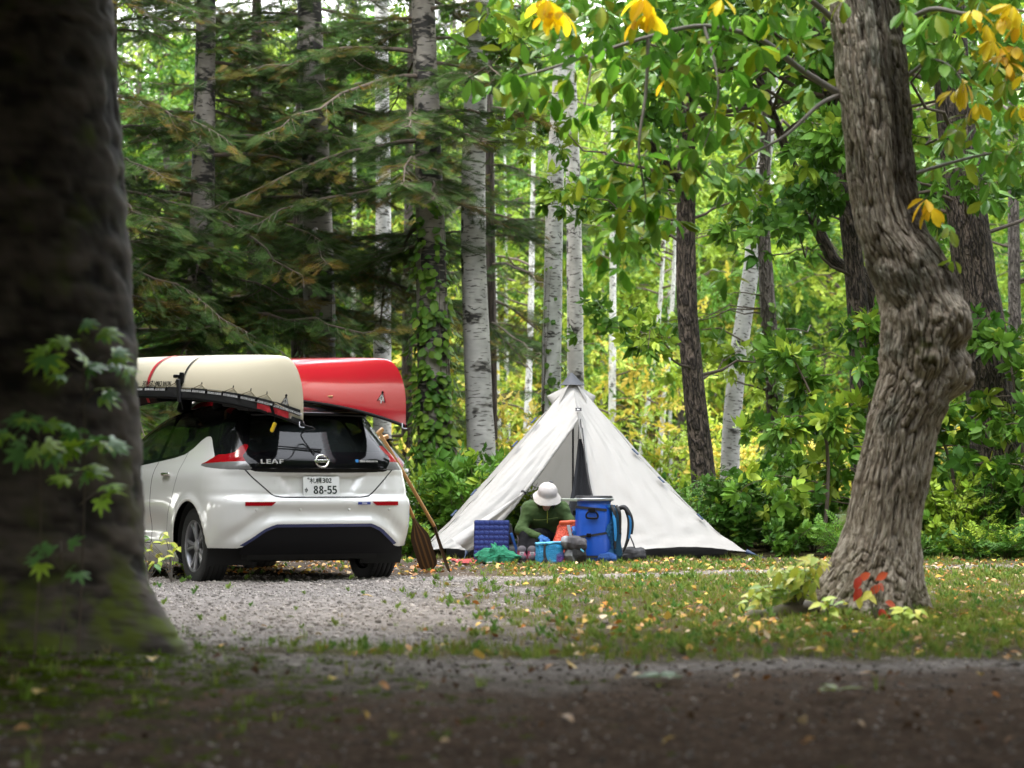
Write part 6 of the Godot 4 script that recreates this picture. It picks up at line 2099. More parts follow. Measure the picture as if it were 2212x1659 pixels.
	mb.tube(smooth_path([w * (hull(0.995, -1.0) + Vector3(0, 0, 0.02)), w * (hull(0.995, -1.0) + Vector3(0.10, -0.03, 0.02)), cf * Vector3(-.16, 1.26, 0.62), cf * (rear_at(-0.05, 1.10) + Vector3(0, 0, 0.012))], 6), smooth_row([0.006, 0.006, 0.006, 0.006], 6), 6)
	put("cord", mb.mesh(), M.trim, line)
	var clip := thing("yellow_clip", "small yellow buckle dangling below the red end of the cream canoe's skirt", "buckle")
	clip.position = w * (hull(0.86, -1.0) + Vector3(-0.01, -0.10, 0))
	mb = MB.new()
	mb.rbox(Vector3(0.03, 0.085, 0.045), 0.012, Transform3D(Basis(Vector3.BACK, -0.4), Vector3.ZERO))
	put("buckle", mb.mesh(), mat(Color(0.75, 0.50, 0.02), 0.4), clip)
	mb = MB.new()
	mb.bar(Vector3(0.005, 0.03, 0), Vector3(0.02, 0.14, 0), 0.004, 0.004, 5)
	put("thread", mb.mesh(), M.trim, clip)
	# a second car, half hidden by the undergrowth
	var other: Node3D = car.duplicate()
	other.name = numbered("parked_car")
	add_child(other)
	other.position = foot(790, 36.0) + Vector3(0, 0.01, 0)
	other.rotation.y = PI * 0.5
	tag(other, "car half hidden by the undergrowth behind the two paddles", "car")
	# paddles
	paddle("canoe_paddle", "bent wooden paddle leaning on the car, its narrow blade seen edge on", [spot(819, 934, 21.5), spot(872, 1022, 21.8), spot(938, 1136, 22.2), spot(969, 1234, 22.5)], 1.35)
	paddle("canoe_paddle", "wooden paddle with a dark striped blade turned to the viewer", [spot(828, 946, 21.9), spot(866, 1052, 22.2), spot(893, 1118, 22.4), spot(929, 1231, 22.6)], 0.0)

func paddle(called: String, label: String, line: Array, twist: float) -> void:
	var base: Vector3 = line[3]
	var root := thing(called, label, "paddle", base)
	var off := Transform3D(Basis(), -base)
	var mb := MB.new()
	mb.tube(smooth_path([line[0], line[1], line[2]], 8), smooth_row([0.016, 0.0165, 0.0155], 8), 12)
	put("shaft", mb.mesh(), M.paddle_wood, root, off)
	var dir: Vector3 = (line[0] - line[1]).normalized()
	mb = MB.new()
	mb.rbox(Vector3(0.105, 0.045, 0.034), 0.016, Transform3D(look(dir, Vector3.BACK).rotated(dir, twist * 0.3), line[0]))
	put("grip", mb.mesh(), M.paddle_wood, root, off)
	# blade
	var d2: Vector3 = (line[3] - line[2]).normalized()
	var l: float = line[2].distance_to(line[3])
	var b := look(d2, Vector3.BACK).rotated(d2, twist)
	for part in [["blade", 0.0, 1.0, M.blade_wood, 0.0], ["blade_stripe", -0.62, -0.45, M.stripe_wood, 0.0015], ["blade_stripe", -0.12, 0.10, M.stripe_wood, 0.0015], ["blade_stripe", 0.40, 0.58, M.stripe_wood, 0.0015]]:
		mb = MB.new()
		for face in [-1.0, 1.0]:
			var v0 := mb.v.size()
			for k in 17:
				var t := k / 16.0
				var half := lerpf(0.016, 0.088, sm(0.0, 0.42, t))
				if t > 0.86:
					half *= sqrt(maxf(1.0 - pow((t - 0.86) / 0.14, 2.0), 0.0)) * 0.65 + 0.35
				var thick := lerpf(0.014, 0.004, sm(0, 0.5, t))
				for q in 7:
					var u := q / 6.0 * 2.0 - 1.0
					if part[0] != "blade":
						u = lerpf(part[1], part[2], q / 6.0)
						if t > 0.97:
							half *= 0.9
					mb.vert(line[2] + b * Vector3(u * half, t * l, face * (thick * (1.0 - u * u * 0.75) + part[4])), Vector2(u, t))
			mb.rows(7, 17, v0, false)
		put(part[0], mb.mesh(), part[3], root, off)

# ---------------------------------------------------------------- things in front of the tent
func lump(amount: float, freq: float, squash := 0.0) -> Callable:
	return func(p: Vector3) -> Vector3:
		var n := Vector3(nz2.get_noise_3dv(p * freq), nz2.get_noise_3dv(p * freq + Vector3(7, 0, 0)), nz2.get_noise_3dv(p * freq + Vector3(0, 9, 0)))
		return p + n * amount + Vector3(p.x, 0, p.z) * -squash * p.y

func camp() -> void:
	var ripple := weave(91, 0.06)
	var cloth_of := func(c: Color, rough := 0.75) -> StandardMaterial3D: return mat(c, rough, {"heightmap_enabled": true, "heightmap_texture": ripple, "heightmap_scale": 1.0, "uv1_scale": Vector3(2, 2, 1)})
	var mb := MB.new()
	# red ground sheet
	var g := foot(1045, 24.6)
	var root := thing("red_mat", "red ground sheet lying in front of the tent's left half", "mat", g)
	for q in 9:
		for k in 17:
			var u := k / 16.0
			var p := foot(lerpf(972, 1112, u) + 22 * (1 - q / 8.0) * (1 - u), lerpf(24.45, 25.9, q / 8.0))
			p.y += 0.015 + 0.010 * nz2.get_noise_2d(p.x * 5.0, p.z * 5.0) + 0.018 * exp(-q * 0.9) * sin(u * 14.0) * 0.4
			mb.vert(p - g, Vector2(u, q))
	mb.rows(17, 9, 0, false)
	put("sheet", mb.mesh(), cloth_of.call(Color(0.42, 0.05, 0.045)), root)
	# quilted blue pad: cells stitched side by side
	var pad := foot(1062, 25.35)
	root = thing("blue_sleeping_pad", "dark blue quilted pad standing upright at the left of the tent door", "sleeping pad", pad, -0.12)
	mb = MB.new()
	mb.rbox(Vector3(0.375, 0.43, 0.04), 0.018, Transform3D(Basis(Vector3.RIGHT, -0.10), Vector3(0, 0.215, 0)))
	put("board", mb.mesh(), cloth_of.call(Color(0.008, 0.022, 0.13)), root)
	var cell := MB.new()
	cell.ball(Vector3.ZERO, Vector3(0.026, 0.025, 0.006), 8, 5)
	var cm := cell.mesh()
	var blue := mat(Color(0.010, 0.030, 0.17), 0.6)
	for y in 8:
		for x in 7:
			put("quilt_cell", cm, blue, root, Transform3D(Basis(), Vector3(-0.156 + 0.052 * x, 0.035 + 0.052 * y, 0.021 - 0.10 * (0.035 + 0.052 * y - 0.215))))
	# black flap and blue leg of the low chair
	root = thing("low_chair", "low black folding chair edge with a blue leg left of the camper", "chair", foot(1108, 25.5))
	mb = MB.new()
	mb.rbox(Vector3(0.05, 0.20, 0.03), 0.012, Transform3D(Basis(Vector3.BACK, 0.2), Vector3(-0.02, 0.30, 0)))
	put("side_flap", mb.mesh(), M.sleeve, root)
	mb = MB.new()
	mb.rbox(Vector3(0.03, 0.32, 0.02), 0.008, Transform3D(Basis(Vector3.BACK, 0.32), Vector3(0.03, 0.15, 0.02)))
	put("leg", mb.mesh(), mat(Color(0.015, 0.09, 0.32), 0.6), root)
	mb = MB.new()
	mb.rbox(Vector3(0.035, 0.42, 0.30), 0.014, Transform3D(Basis(), Vector3(0.065, 0.21, -0.10)))
	put("grey_side", mb.mesh(), cloth_of.call(Color(0.10, 0.10, 0.11)), root)
	mb = MB.new()
	mb.rbox(Vector3(0.44, 0.035, 0.40), 0.014, Transform3D(Basis(), Vector3(0.30, 0.20, -0.15)))
	put("seat", mb.mesh(), M.sleeve, root)
	mb = MB.new()
	mb.rbox(Vector3(0.44, 0.40, 0.03), 0.014, Transform3D(Basis(Vector3.RIGHT, -0.15), Vector3(0.30, 0.38, -0.37)))
	put("backrest", mb.mesh(), cloth_of.call(Color(0.10, 0.10, 0.11)), root)
	# heap of green cloth
	root = thing("green_cloth", "crumpled heap of green cloth on the red sheet", "cloth", foot(1073, 24.75))
	mb = MB.new()
	mb.rbox(Vector3(0.43, 0.24, 0.26), 0.10, Transform3D(Basis(), Vector3(0, 0.085, 0)), Color.WHITE, 18, func(p: Vector3) -> Vector3:
		var t := p.y / 0.24 + 0.5
		var f := absf(nz2.get_noise_3d(p.x * 5.0, p.y * 5.0, p.z * 5.0)) * 0.10 + absf(nz2.get_noise_3d(p.x * 11.0, p.y * 9.0, p.z * 11.0)) * 0.04
		return Vector3(p.x * (1.08 - 0.62 * t * t), p.y * (0.85 - 0.3 * absf(p.x) / 0.2), p.z) + p.normalized() * (f - 0.03))
	put("cloth", mb.mesh(), cloth_of.call(Color(0.004, 0.20, 0.095), 0.7), root)
	mb = MB.new()
	mb.rbox(Vector3(0.10, 0.012, 0.08), 0.005, Transform3D(Basis(), Vector3(-0.05, 0.025, 0.17)))
	put("white_label", mb.mesh(), mat(Color(0.6, 0.6, 0.6), 0.7), root)
	# light blue cool bag
	root = thing("cooler_bag", "light blue soft cooler bag with a purple corner in front of the camper", "cooler bag", foot(1187, 24.6), 0.06)
	var bag_blue := mat(Color.WHITE, 0.5, {"vertex_color_use_as_albedo": true, "heightmap_enabled": true, "heightmap_texture": ripple, "heightmap_scale": 1.0})
	mb = MB.new()
	mb.rbox(Vector3(0.275, 0.215, 0.22), 0.03, Transform3D(Basis(), Vector3(0, 0.108, 0)), Color(0.012, 0.25, 0.50), 12, lump(0.014, 8.0, 0.25))
	for k in mb.v.size():
		var q := mb.v[k]
		if q.x > 0.055 and q.y < 0.12 + 0.6 * (q.x - 0.1):
			mb.c[k] = Color(0.10, 0.02, 0.20).lerp(Color(0.012, 0.25, 0.5), clampf((q.y - 0.06) * 9.0, 0, 1))
	put("bag", mb.mesh(), bag_blue, root)
	mb = MB.new()
	mb.rbox(Vector3(0.285, 0.022, 0.23), 0.010, Transform3D(Basis(Vector3.BACK, 0.05), Vector3(0.0, 0.212, 0)), Color(0.10, 0.42, 0.66), 6, lump(0.010, 9.0))
	put("lid", mb.mesh(), bag_blue, root)
	mb = MB.new()
	mb.tube(smooth_path([Vector3(-0.055, 0.20, 0.115), Vector3(-0.06, 0.12, 0.122), Vector3(-0.05, 0.05, 0.125), Vector3(-0.02, 0.0, 0.125)], 5), smooth_row([0.012, 0.013, 0.018, 0.024], 5), 6)
	mb.tube(smooth_path([Vector3(-0.05, 0.06, 0.128), Vector3(-0.075, 0.01, 0.128)], 2), smooth_row([0.014, 0.02], 2), 6)
	put("carry_strap", mb.mesh(), M.sleeve, root)
	# orange dry bag
	root = thing("orange_dry_bag", "bright orange-red dry bag between the camper and the blue drum", "dry bag", foot(1220, 24.95))
	mb = MB.new()
	mb.rbox(Vector3(0.30, 0.40, 0.20), 0.03, Transform3D(Basis(), Vector3(0.0, 0.20, 0)), Color.WHITE, 10, func(p: Vector3) -> Vector3:
		var t := clampf(p.y / 0.40 + 0.5, 0, 1)
		var pinch := lerpf(1.0, 0.22, sm(0.45, 1.0, t))
		return Vector3(p.x * lerpf(1.0, 0.72, sm(0.4, 1.0, t)) + 0.035 * t, p.y, p.z * pinch) + Vector3(0.01, 0.008, 0.014) * nz2.get_noise_3dv(p * 7.0))
	put("bag", mb.mesh(), mat(Color(0.62, 0.055, 0.010), 0.42, {"clearcoat_enabled": true, "clearcoat": 0.3, "heightmap_enabled": true, "heightmap_texture": ripple, "heightmap_scale": 2.0}), root)
	mb = MB.new()
	mb.rbox(Vector3(0.035, 0.26, 0.012), 0.005, Transform3D(Basis(Vector3.BACK, 0.22) * Basis(Vector3.RIGHT, -0.28), Vector3(0.062, 0.27, 0.082)), Color.WHITE, 6)
	put("grey_band", mb.mesh(), mat(Color(0.20, 0.20, 0.21), 0.6), root)
	mb = MB.new()
	mb.rbox(Vector3(0.22, 0.05, 0.045), 0.02, Transform3D(Basis(Vector3.BACK, 0.06), Vector3(0.045, 0.415, 0)), Color.WHITE, 5, lump(0.008, 10.0))
	put("rolled_top", mb.mesh(), mat(Color(0.55, 0.07, 0.012), 0.45), root)
	# grey and black stuff sack
	root = thing("stuff_sack", "grey and black stuff sack leaning on the blue drum", "stuff sack", foot(1241, 24.55))
	mb = MB.new()
	mb.rbox(Vector3(0.23, 0.165, 0.21), 0.075, Transform3D(Basis(Vector3.BACK, 0.05), Vector3(0.01, 0.085, 0)), Color(0.016, 0.017, 0.018), 12, lump(0.022, 8.0))
	for k in mb.v.size():
		if mb.v[k].x < -0.02 + 0.5 * (0.08 - mb.v[k].y):
			mb.c[k] = Color(0.16, 0.165, 0.17)
	put("bag", mb.mesh(), M.tinted, root)
	mb = MB.new()
	mb.rbox(Vector3(0.265, 0.13, 0.22), 0.06, Transform3D(Basis(Vector3.BACK, -0.12), Vector3(-0.005, 0.205, 0)), Color(0.055, 0.052, 0.055), 12, lump(0.024, 7.0))
	for k in mb.v.size():
		if mb.v[k].x < -0.075:
			mb.c[k] = Color(0.24, 0.25, 0.26)
	put("top_flap", mb.mesh(), M.tinted, root)
	mb = MB.new()
	mb.rbox(Vector3(0.016, 0.045, 0.008), 0.003, Transform3D(Basis(Vector3.BACK, 0.9), Vector3(0.075, 0.135, 0.118)))
	put("zip_pull", mb.mesh(), mat(Color(0.12, 0.42, 0.6), 0.4), root)
	drum(cloth_of)
	# long black bag along the tent's edge
	root = thing("black_bag", "flat black bag lying on the ground right of the blue drum", "bag", foot(1362, 25.4), 0.05)
	mb = MB.new()
	mb.rbox(Vector3(0.36, 0.15, 0.22), 0.05, Transform3D(Basis(), Vector3(-0.02, 0.07, 0)), Color.WHITE, 12, lump(0.024, 6.0, 0.1))
	put("bag", mb.mesh(), mat(Color(0.010, 0.010, 0.012), 0.7), root)
	mb = MB.new()
	mb.tube(smooth_path([Vector3(-0.02, 0.30, 0.0), Vector3(0.02, 0.2, 0.05), Vector3(0.05, 0.13, 0.06), Vector3(0.16, 0.10, 0.04)], 5), smooth_row([0.008, 0.008, 0.008, 0.008], 5), 6)
	put("loose_strap", mb.mesh(), M.sleeve, root)

func drum(cloth_of: Callable) -> void:
	var root := thing("blue_drum", "tall blue plastic barrel with a silver lid ring in a carrying harness", "barrel", foot(1283, 24.9))
	var mb := MB.new()
	mb.lathe(PackedVector2Array([Vector2(0, 0.02), Vector2(0.165, 0.02), Vector2(0.180, 0.035), Vector2(0.190, 0.10), Vector2(0.192, 0.18), Vector2(0.1935, 0.255), Vector2(0.190, 0.262), Vector2(0.1935, 0.269), Vector2(0.194, 0.39), Vector2(0.190, 0.397), Vector2(0.194, 0.404), Vector2(0.192, 0.52), Vector2(0.188, 0.56), Vector2(0.176, 0.60), Vector2(0.172, 0.625), Vector2(0.180, 0.632), Vector2(0.180, 0.648)]), 48)
	put("barrel", mb.mesh(), mat(Color(0.008, 0.075, 0.42), 0.35), root)
	mb = MB.new()
	mb.lathe(PackedVector2Array([Vector2(0.178, 0.640), Vector2(0.198, 0.640), Vector2(0.204, 0.650), Vector2(0.204, 0.664), Vector2(0.198, 0.672), Vector2(0.178, 0.672)]), 48)
	put("clamp_ring", mb.mesh(), mat(Color(0.42, 0.44, 0.45), 0.3, {"metallic": 0.8}), root)
	mb = MB.new()
	mb.lathe(PackedVector2Array([Vector2(0.192, 0.673), Vector2(0.192, 0.690), Vector2(0.182, 0.694), Vector2(0.172, 0.684), Vector2(0, 0.684)]), 48)
	put("lid", mb.mesh(), mat(Color(0.012, 0.012, 0.014), 0.5), root)
	mb = MB.new()
	mb.rbox(Vector3(0.22, 0.028, 0.012), 0.005, Transform3D(Basis(Vector3.BACK, -0.03), Vector3(-0.235, 0.652, 0.10)))
	put("clamp_lever", mb.mesh(), mat(Color(0.33, 0.36, 0.30), 0.35, {"metallic": 0.5}), root)
	var band := func(y0: float, y1: float, tilt: float, r: float, w0: float, w1: float) -> MB:
		var b := MB.new()
		for k in 25:
			var a := lerpf(w0, w1, k / 24.0)
			for e in [y0, y1]:
				b.vert(Vector3(sin(a) * r, e + tilt * sin(a), cos(a) * r))
		b.rows(2, 25, 0, false)
		return b
	for s in [[0.548, 0.575, -0.02, 0.196, -1.6, 0.7], [0.285, 0.308, 0.03, 0.198, -1.6, 0.8], [0.06, 0.085, 0.0, 0.193, -1.6, 1.2]]:
		put("harness_strap", band.call(s[0], s[1], s[2], s[3], s[4], s[5]).mesh(), M.sleeve, root)
	mb = MB.new()
	mb.rbox(Vector3(0.075, 0.05, 0.02), 0.008, Transform3D(Basis(Vector3.UP, -0.15), Vector3(-0.03, 0.55, 0.202)))
	mb.rbox(Vector3(0.05, 0.04, 0.016), 0.006, Transform3D(Basis(Vector3.UP, -0.3), Vector3(-0.06, 0.292, 0.196)))
	mb.rbox(Vector3(0.03, 0.05, 0.03), 0.008, Transform3D(Basis(), Vector3(-0.205, 0.52, 0.02)))
	put("buckle", mb.mesh(), M.trim, root)
	mb = MB.new()
	mb.tube(smooth_path([Vector3(-0.062, 0.535, 0.208), Vector3(-0.085, 0.505, 0.212), Vector3(-0.08, 0.472, 0.212), Vector3(-0.03, 0.466, 0.214), Vector3(0.025, 0.470, 0.212), Vector3(0.03, 0.505, 0.212), Vector3(0.005, 0.535, 0.208)], 5), smooth_row([0.009, 0.009, 0.011, 0.012, 0.011, 0.009, 0.009], 5), 8)
	put("handle", mb.mesh(), M.trim, root)
	# harness cloth round the right half, gathered in folds
	mb = MB.new()
	for q in 40:
		var t := q / 39.0
		var y := lerpf(0.015, 0.60, t)
		var w0 := 0.62 + 0.42 * pow(sin(t * PI * 2.0 - 0.4), 2.0) - 0.35 * sm(0.25, 0.0, t)
		for k in 21:
			var u := k / 20.0
			var a := lerpf(w0, 2.3, u)
			var fold := 0.006 * sin(q * 1.9 + 3.0 * nz2.get_noise_2d(u * 5.0, t * 4.0) + u * 6.0) * (1.0 - u * 0.5)
			var r := 0.202 + fold + 0.02 * u + 0.03 * sm(0.2, 0.0, t) * (1.0 - u)
			mb.vert(Vector3(sin(a) * r, y, cos(a) * r), Vector2(u, t))
	mb.rows(21, 40, 0, false)
	put("harness_cloth", mb.mesh(), cloth_of.call(Color(0.008, 0.105, 0.26)), root)
	mb = MB.new()
	mb.rbox(Vector3(0.10, 0.52, 0.20), 0.04, Transform3D(Basis(Vector3.BACK, 0.05), Vector3(0.225, 0.31, -0.02)), Color.WHITE, 10, lump(0.016, 9.0))
	put("back_pad", mb.mesh(), cloth_of.call(Color(0.006, 0.075, 0.15)), root)
	mb = MB.new()
	for s in [[0.20, 0.59, 0.10, 0.21, 0.15, 0.13, 0.022], [0.255, 0.59, 0.10, 0.265, 0.30, 0.12, 0.018]]:
		mb.tube(smooth_path([Vector3(s[0] - 0.03, s[1], s[2]), Vector3(s[0], s[1] - 0.06, s[2] + 0.03), Vector3(s[3], (s[1] + s[4]) * 0.5, s[5]), Vector3(s[3], s[4], s[5])], 6), smooth_row([s[6], s[6], s[6] * 0.8, s[6] * 0.5], 6), 8)
	put("frame_strap", mb.mesh(), M.sleeve, root)
	mb = MB.new()
	mb.tube(smooth_path([Vector3(0.185, 0.57, 0.12), Vector3(0.205, 0.45, 0.14), Vector3(0.215, 0.30, 0.14), Vector3(0.21, 0.22, 0.13)], 6), smooth_row([0.016, 0.018, 0.016, 0.01], 6), 8)
	put("blue_edging", mb.mesh(), mat(Color(0.02, 0.22, 0.52), 0.6), root)
	for s in [[[0.25, 0.56, 0.02], [0.31, 0.575, 0.04], [0.365, 0.50, 0.06], [0.39, 0.40, 0.06], [0.385, 0.30, 0.05], 0.021], [[0.33, 0.54, 0.03], [0.36, 0.44, 0.05], [0.35, 0.28, 0.06], [0.325, 0.19, 0.06], [0.30, 0.12, 0.05], 0.017]]:
		var pts := []
		for k in 5:
			pts.append(Vector3(s[k][0], s[k][1], s[k][2]))
		mb = MB.new()
		mb.tube(smooth_path(pts, 6), smooth_row([s[5], s[5] * 1.25, s[5] * 1.15, s[5] * 0.9, s[5] * 0.45], 6), 10)
		put("shoulder_strap", mb.mesh(), M.sleeve, root)
	mb = MB.new()
	mb.tube(smooth_path([Vector3(0.335, 0.55, 0.055), Vector3(0.368, 0.46, 0.075), Vector3(0.372, 0.36, 0.075), Vector3(0.355, 0.25, 0.075)], 6), smooth_row([0.010, 0.013, 0.012, 0.008], 6), 8)
	put("strap_lining", mb.mesh(), mat(Color(0.01, 0.13, 0.33), 0.7), root)
	mb = MB.new()
	mb.rbox(Vector3(0.20, 0.10, 0.14), 0.045, Transform3D(Basis(), Vector3(0.13, 0.06, 0.16)), Color.WHITE, 8, lump(0.018, 9.0))
	put("hip_belt", mb.mesh(), cloth_of.call(Color(0.008, 0.07, 0.28)), root)

# ---------------------------------------------------------------- the camper
func figure(bones: Array, cell: float, blend: float) -> MB:
	# bones: [a, b, radius a, radius b]; tapered capsules joined by a smooth minimum, meshed as surface nets
	var lo := Vector3.ONE * 1e9
	var hi := -lo
	for b in bones:
		var r := Vector3.ONE * (maxf(b[2], b[3]) + 3.0 * cell + blend * 0.3)
		lo = lo.min(b[0] - r).min(b[1] - r)
		hi = hi.max(b[0] + r).max(b[1] + r)
	var n := Vector3i(((hi - lo) / cell).ceil()) + Vector3i.ONE
	var f := PackedFloat32Array()
	f.resize(n.x * n.y * n.z)
	f.fill(1.0)
	for b in bones:
		var a: Vector3 = b[0]
		var ab: Vector3 = b[1] - a
		var len2 := maxf(ab.length_squared(), 1e-8)
		var rr := maxf(b[2], b[3]) + blend + 2.0 * cell
		var p0 := Vector3i(((a.min(b[1]) - Vector3.ONE * rr - lo) / cell).floor()).clamp(Vector3i.ZERO, n - Vector3i.ONE)
		var p1 := Vector3i(((a.max(b[1]) + Vector3.ONE * rr - lo) / cell).ceil()).clamp(Vector3i.ZERO, n - Vector3i.ONE)
		for z in range(p0.z, p1.z + 1):
			for y in range(p0.y, p1.y + 1):
				var at := (z * n.y + y) * n.x
				for x in range(p0.x, p1.x + 1):
					var p := lo + Vector3(x, y, z) * cell
					var t := clampf((p - a).dot(ab) / len2, 0.0, 1.0)
					var d := p.distance_to(a + ab * t) - lerpf(b[2], b[3], t)
					var o := f[at + x]
					var h := maxf(blend - absf(d - o), 0.0) / blend
					f[at + x] = minf(d, o) - h * h * blend * 0.25
	var mb := MB.new()
	var ids := {}
	var sx := 1
	var sy := n.x
	var sz := n.x * n.y
	var corner := [0, sx, sy, sx + sy, sz, sz + sx, sz + sy, sz + sx + sy]
	for z in n.z - 1:
		for y in n.y - 1:
			for x in n.x - 1:
				var at := z * sz + y * sy + x
				var neg := 0
				for c in corner:
					if f[at + c] < 0.0:
						neg += 1
				if neg == 0 or neg == 8:
					continue
				var sum := Vector3.ZERO
				var cnt := 0
				for e in [[0, 1], [2, 3], [4, 5], [6, 7], [0, 2], [1, 3], [4, 6], [5, 7], [0, 4], [1, 5], [2, 6], [3, 7]]:
					var fa := f[at + corner[e[0]]]
					var fb := f[at + corner[e[1]]]
					if (fa < 0.0) != (fb < 0.0):
						var t := fa / (fa - fb)
						sum += Vector3(e[0] & 1, (e[0] >> 1) & 1, e[0] >> 2).lerp(Vector3(e[1] & 1, (e[1] >> 1) & 1, e[1] >> 2), t)
						cnt += 1
				ids[at] = mb.vert(lo + (Vector3(x, y, z) + sum / cnt) * cell)
	for at in ids:
		for ax in 3:
			var step: int = [sx, sy, sz][ax]
			var u: int = [sy, sz, sx][ax]
			var w: int = [sz, sx, sy][ax]
			var inside_here := f[at] < 0.0
			if inside_here == (f[at + step] < 0.0) or not (ids.has(at - u) and ids.has(at - w) and ids.has(at - u - w)):
				continue
			if inside_here:
				mb.quad(ids[at - u - w], ids[at - w], ids[at], ids[at - u])
			else:
				mb.quad(ids[at - u - w], ids[at - u], ids[at], ids[at - w])
	return mb

func camper() -> void:
	# seated on the low chair behind the bags, bent over them; x to the viewer's right, z towards the viewer
	var base := foot(1178, 25.2)
	base.y = 0.01
	var root := thing("person", "seated person in a green fleece, pale sun hat and blue gloves bent over the bags", "person", base)
	var b := []
	var hip := Vector3(0.0, 0.27, -0.20)
	var belly := Vector3(0.0, 0.36, -0.12)
	var chest := Vector3(-0.01, 0.50, 0.0)
	var neck := Vector3(0.0, 0.605, 0.07)
	var sl := Vector3(-0.165, 0.545, 0.015)
	var sr := Vector3(0.165, 0.545, 0.015)
	var el := Vector3(-0.255, 0.325, 0.10)
	var wl := Vector3(-0.075, 0.262, 0.245)
	var er := Vector3(0.255, 0.40, 0.07)
	var wr := Vector3(0.285, 0.36, 0.22)
	# jacket
	b = [[hip, belly, 0.135, 0.14], [belly, chest, 0.14, 0.145], [hip + Vector3(-0.07, 0, 0), hip + Vector3(0.07, 0, 0), 0.12, 0.12], [belly + Vector3(-0.06, 0, 0), chest + Vector3(-0.07, 0, 0), 0.115, 0.12], [belly + Vector3(0.06, 0, 0), chest + Vector3(0.07, 0, 0), 0.115, 0.12],
		[chest + Vector3(0, 0.05, 0), neck, 0.11, 0.062], [sl, sr, 0.078, 0.078], [sl, el, 0.072, 0.055], [el, wl, 0.056, 0.040], [sr, er, 0.072, 0.055], [er, wr, 0.054, 0.040]]
	var mb := figure(b, 0.013, 0.05)
	for k in mb.v.size():
		var p := mb.v[k]
		mb.v[k] += Vector3(0.4, 0.6, 1.0) * 0.009 * nz2.get_noise_3d(p.x * 9.0, p.y * 13.0, p.z * 9.0)
	put("fleece", mb.mesh(), mat(Color(0.030, 0.060, 0.011), 0.9, {"rim_enabled": true, "rim": 0.4, "rim_tint": 0.8}), root)
	# seams and zip
	mb = MB.new()
	var zc := []
	for k in 6:
		zc.append(Vector3(0.018, lerpf(0.585, 0.40, k / 5.0), [0.145, 0.165, 0.172, 0.168, 0.160, 0.148][k] + 0.006))
	mb.tube(smooth_path(zc, 4), smooth_row([0.005, 0.005, 0.005, 0.005, 0.005, 0.004], 4), 6)
	put("zip", mb.mesh(), mat(Color(0.22, 0.26, 0.02), 0.6), root)
	mb = MB.new()
	mb.tube(smooth_path([Vector3(-0.125, 0.435, 0.135), Vector3(-0.06, 0.432, 0.163), Vector3(0.02, 0.440, 0.173), Vector3(0.09, 0.452, 0.158), Vector3(0.13, 0.455, 0.13)], 5), smooth_row([0.003, 0.003, 0.003, 0.003, 0.003], 5), 5)
	put("chest_seam", mb.mesh(), mat(Color(0.09, 0.12, 0.02), 0.8), root)
	# trousers and boots
	var kl := Vector3(-0.125, 0.345, 0.10)
	var kr := Vector3(0.10, 0.345, 0.12)
	var al := Vector3(-0.245, 0.10, 0.30)
	var ar := Vector3(-0.14, 0.10, 0.32)
	kl = Vector3(-0.20, 0.27, 0.13)
	kr = Vector3(-0.07, 0.27, 0.15)
	mb = figure([[hip + Vector3(-0.08, -0.02, 0.02), kl, 0.105, 0.072], [hip + Vector3(0.08, -0.02, 0.02), kr, 0.105, 0.072], [kl, al, 0.068, 0.050], [kr, ar, 0.068, 0.050], [hip + Vector3(-0.08, 0, 0), hip + Vector3(0.08, 0, 0), 0.115, 0.115]], 0.014, 0.04)
	for k in mb.v.size():
		mb.v[k] += Vector3(0.5, 0.5, 1) * 0.008 * nz2.get_noise_3dv(mb.v[k] * 10.0)
	put("trousers", mb.mesh(), mat(Color(0.008, 0.008, 0.009), 0.9, {"metallic_specular": 0.2}), root)
	for a in [al, ar]:
		var boot := figure([[a + Vector3(0, 0.02, 0.0), a + Vector3(0, -0.035, 0.005), 0.052, 0.050], [a + Vector3(0, -0.045, -0.03), a + Vector3(0.004, -0.055, 0.10), 0.040, 0.042], [a + Vector3(0.004, -0.055, 0.10), a + Vector3(0.006, -0.062, 0.16), 0.044, 0.034]], 0.007, 0.03)
		for k in boot.v.size():
			var q = boot.v[k] - a
			boot.v[k].y = maxf(boot.v[k].y, 0.012)
			var toe = q.z > 0.145 or q.y < -0.072
			var wine = absf(q.x) > 0.018 and q.y < 0.02 and not toe
			boot.c[k] = Color(0.020, 0.018, 0.020) if toe else Color(0.16, 0.022, 0.045) if wine and nz2.get_noise_3dv(q * 22.0) > -0.25 else Color(0.07, 0.062, 0.068)
		var bo := put("boot", boot.mesh(), M.tinted, root)
		var laces := MB.new()
		for k in 5:
			var y: float = a.y + 0.005 - 0.012 * k
			var z: float = a.z + 0.062 + 0.018 * k
			laces.bar(Vector3(a.x - 0.024, y, z), Vector3(a.x + 0.024, y - 0.006, z + 0.006), 0.003, 0.003, 5)
			laces.bar(Vector3(a.x + 0.024, y, z), Vector3(a.x - 0.024, y - 0.006, z + 0.006), 0.003, 0.003, 5)
		put("lace", laces.mesh(), mat(Color(0.30, 0.28, 0.28), 0.8), bo)
		var sole := MB.new()
		sole.rbox(Vector3(0.092, 0.024, 0.285), 0.011, Transform3D(Basis(), Vector3(a.x + 0.003, 0.012, a.z + 0.055)), Color.WHITE, 6, func(p: Vector3) -> Vector3: return Vector3(p.x * (1.0 - 0.25 * pow(absf(p.z) / 0.14, 2.0)), p.y, p.z))
		put("sole", sole.mesh(), mat(Color(0.015, 0.014, 0.014), 0.9), bo)
	# head, hair and hat
	var hc := Vector3(0.015, 0.655, 0.155)
	var tilt := Transform3D(Basis(Vector3.RIGHT, 0.55) * Basis(Vector3.BACK, -0.08), hc)    # the head looks down at the bags
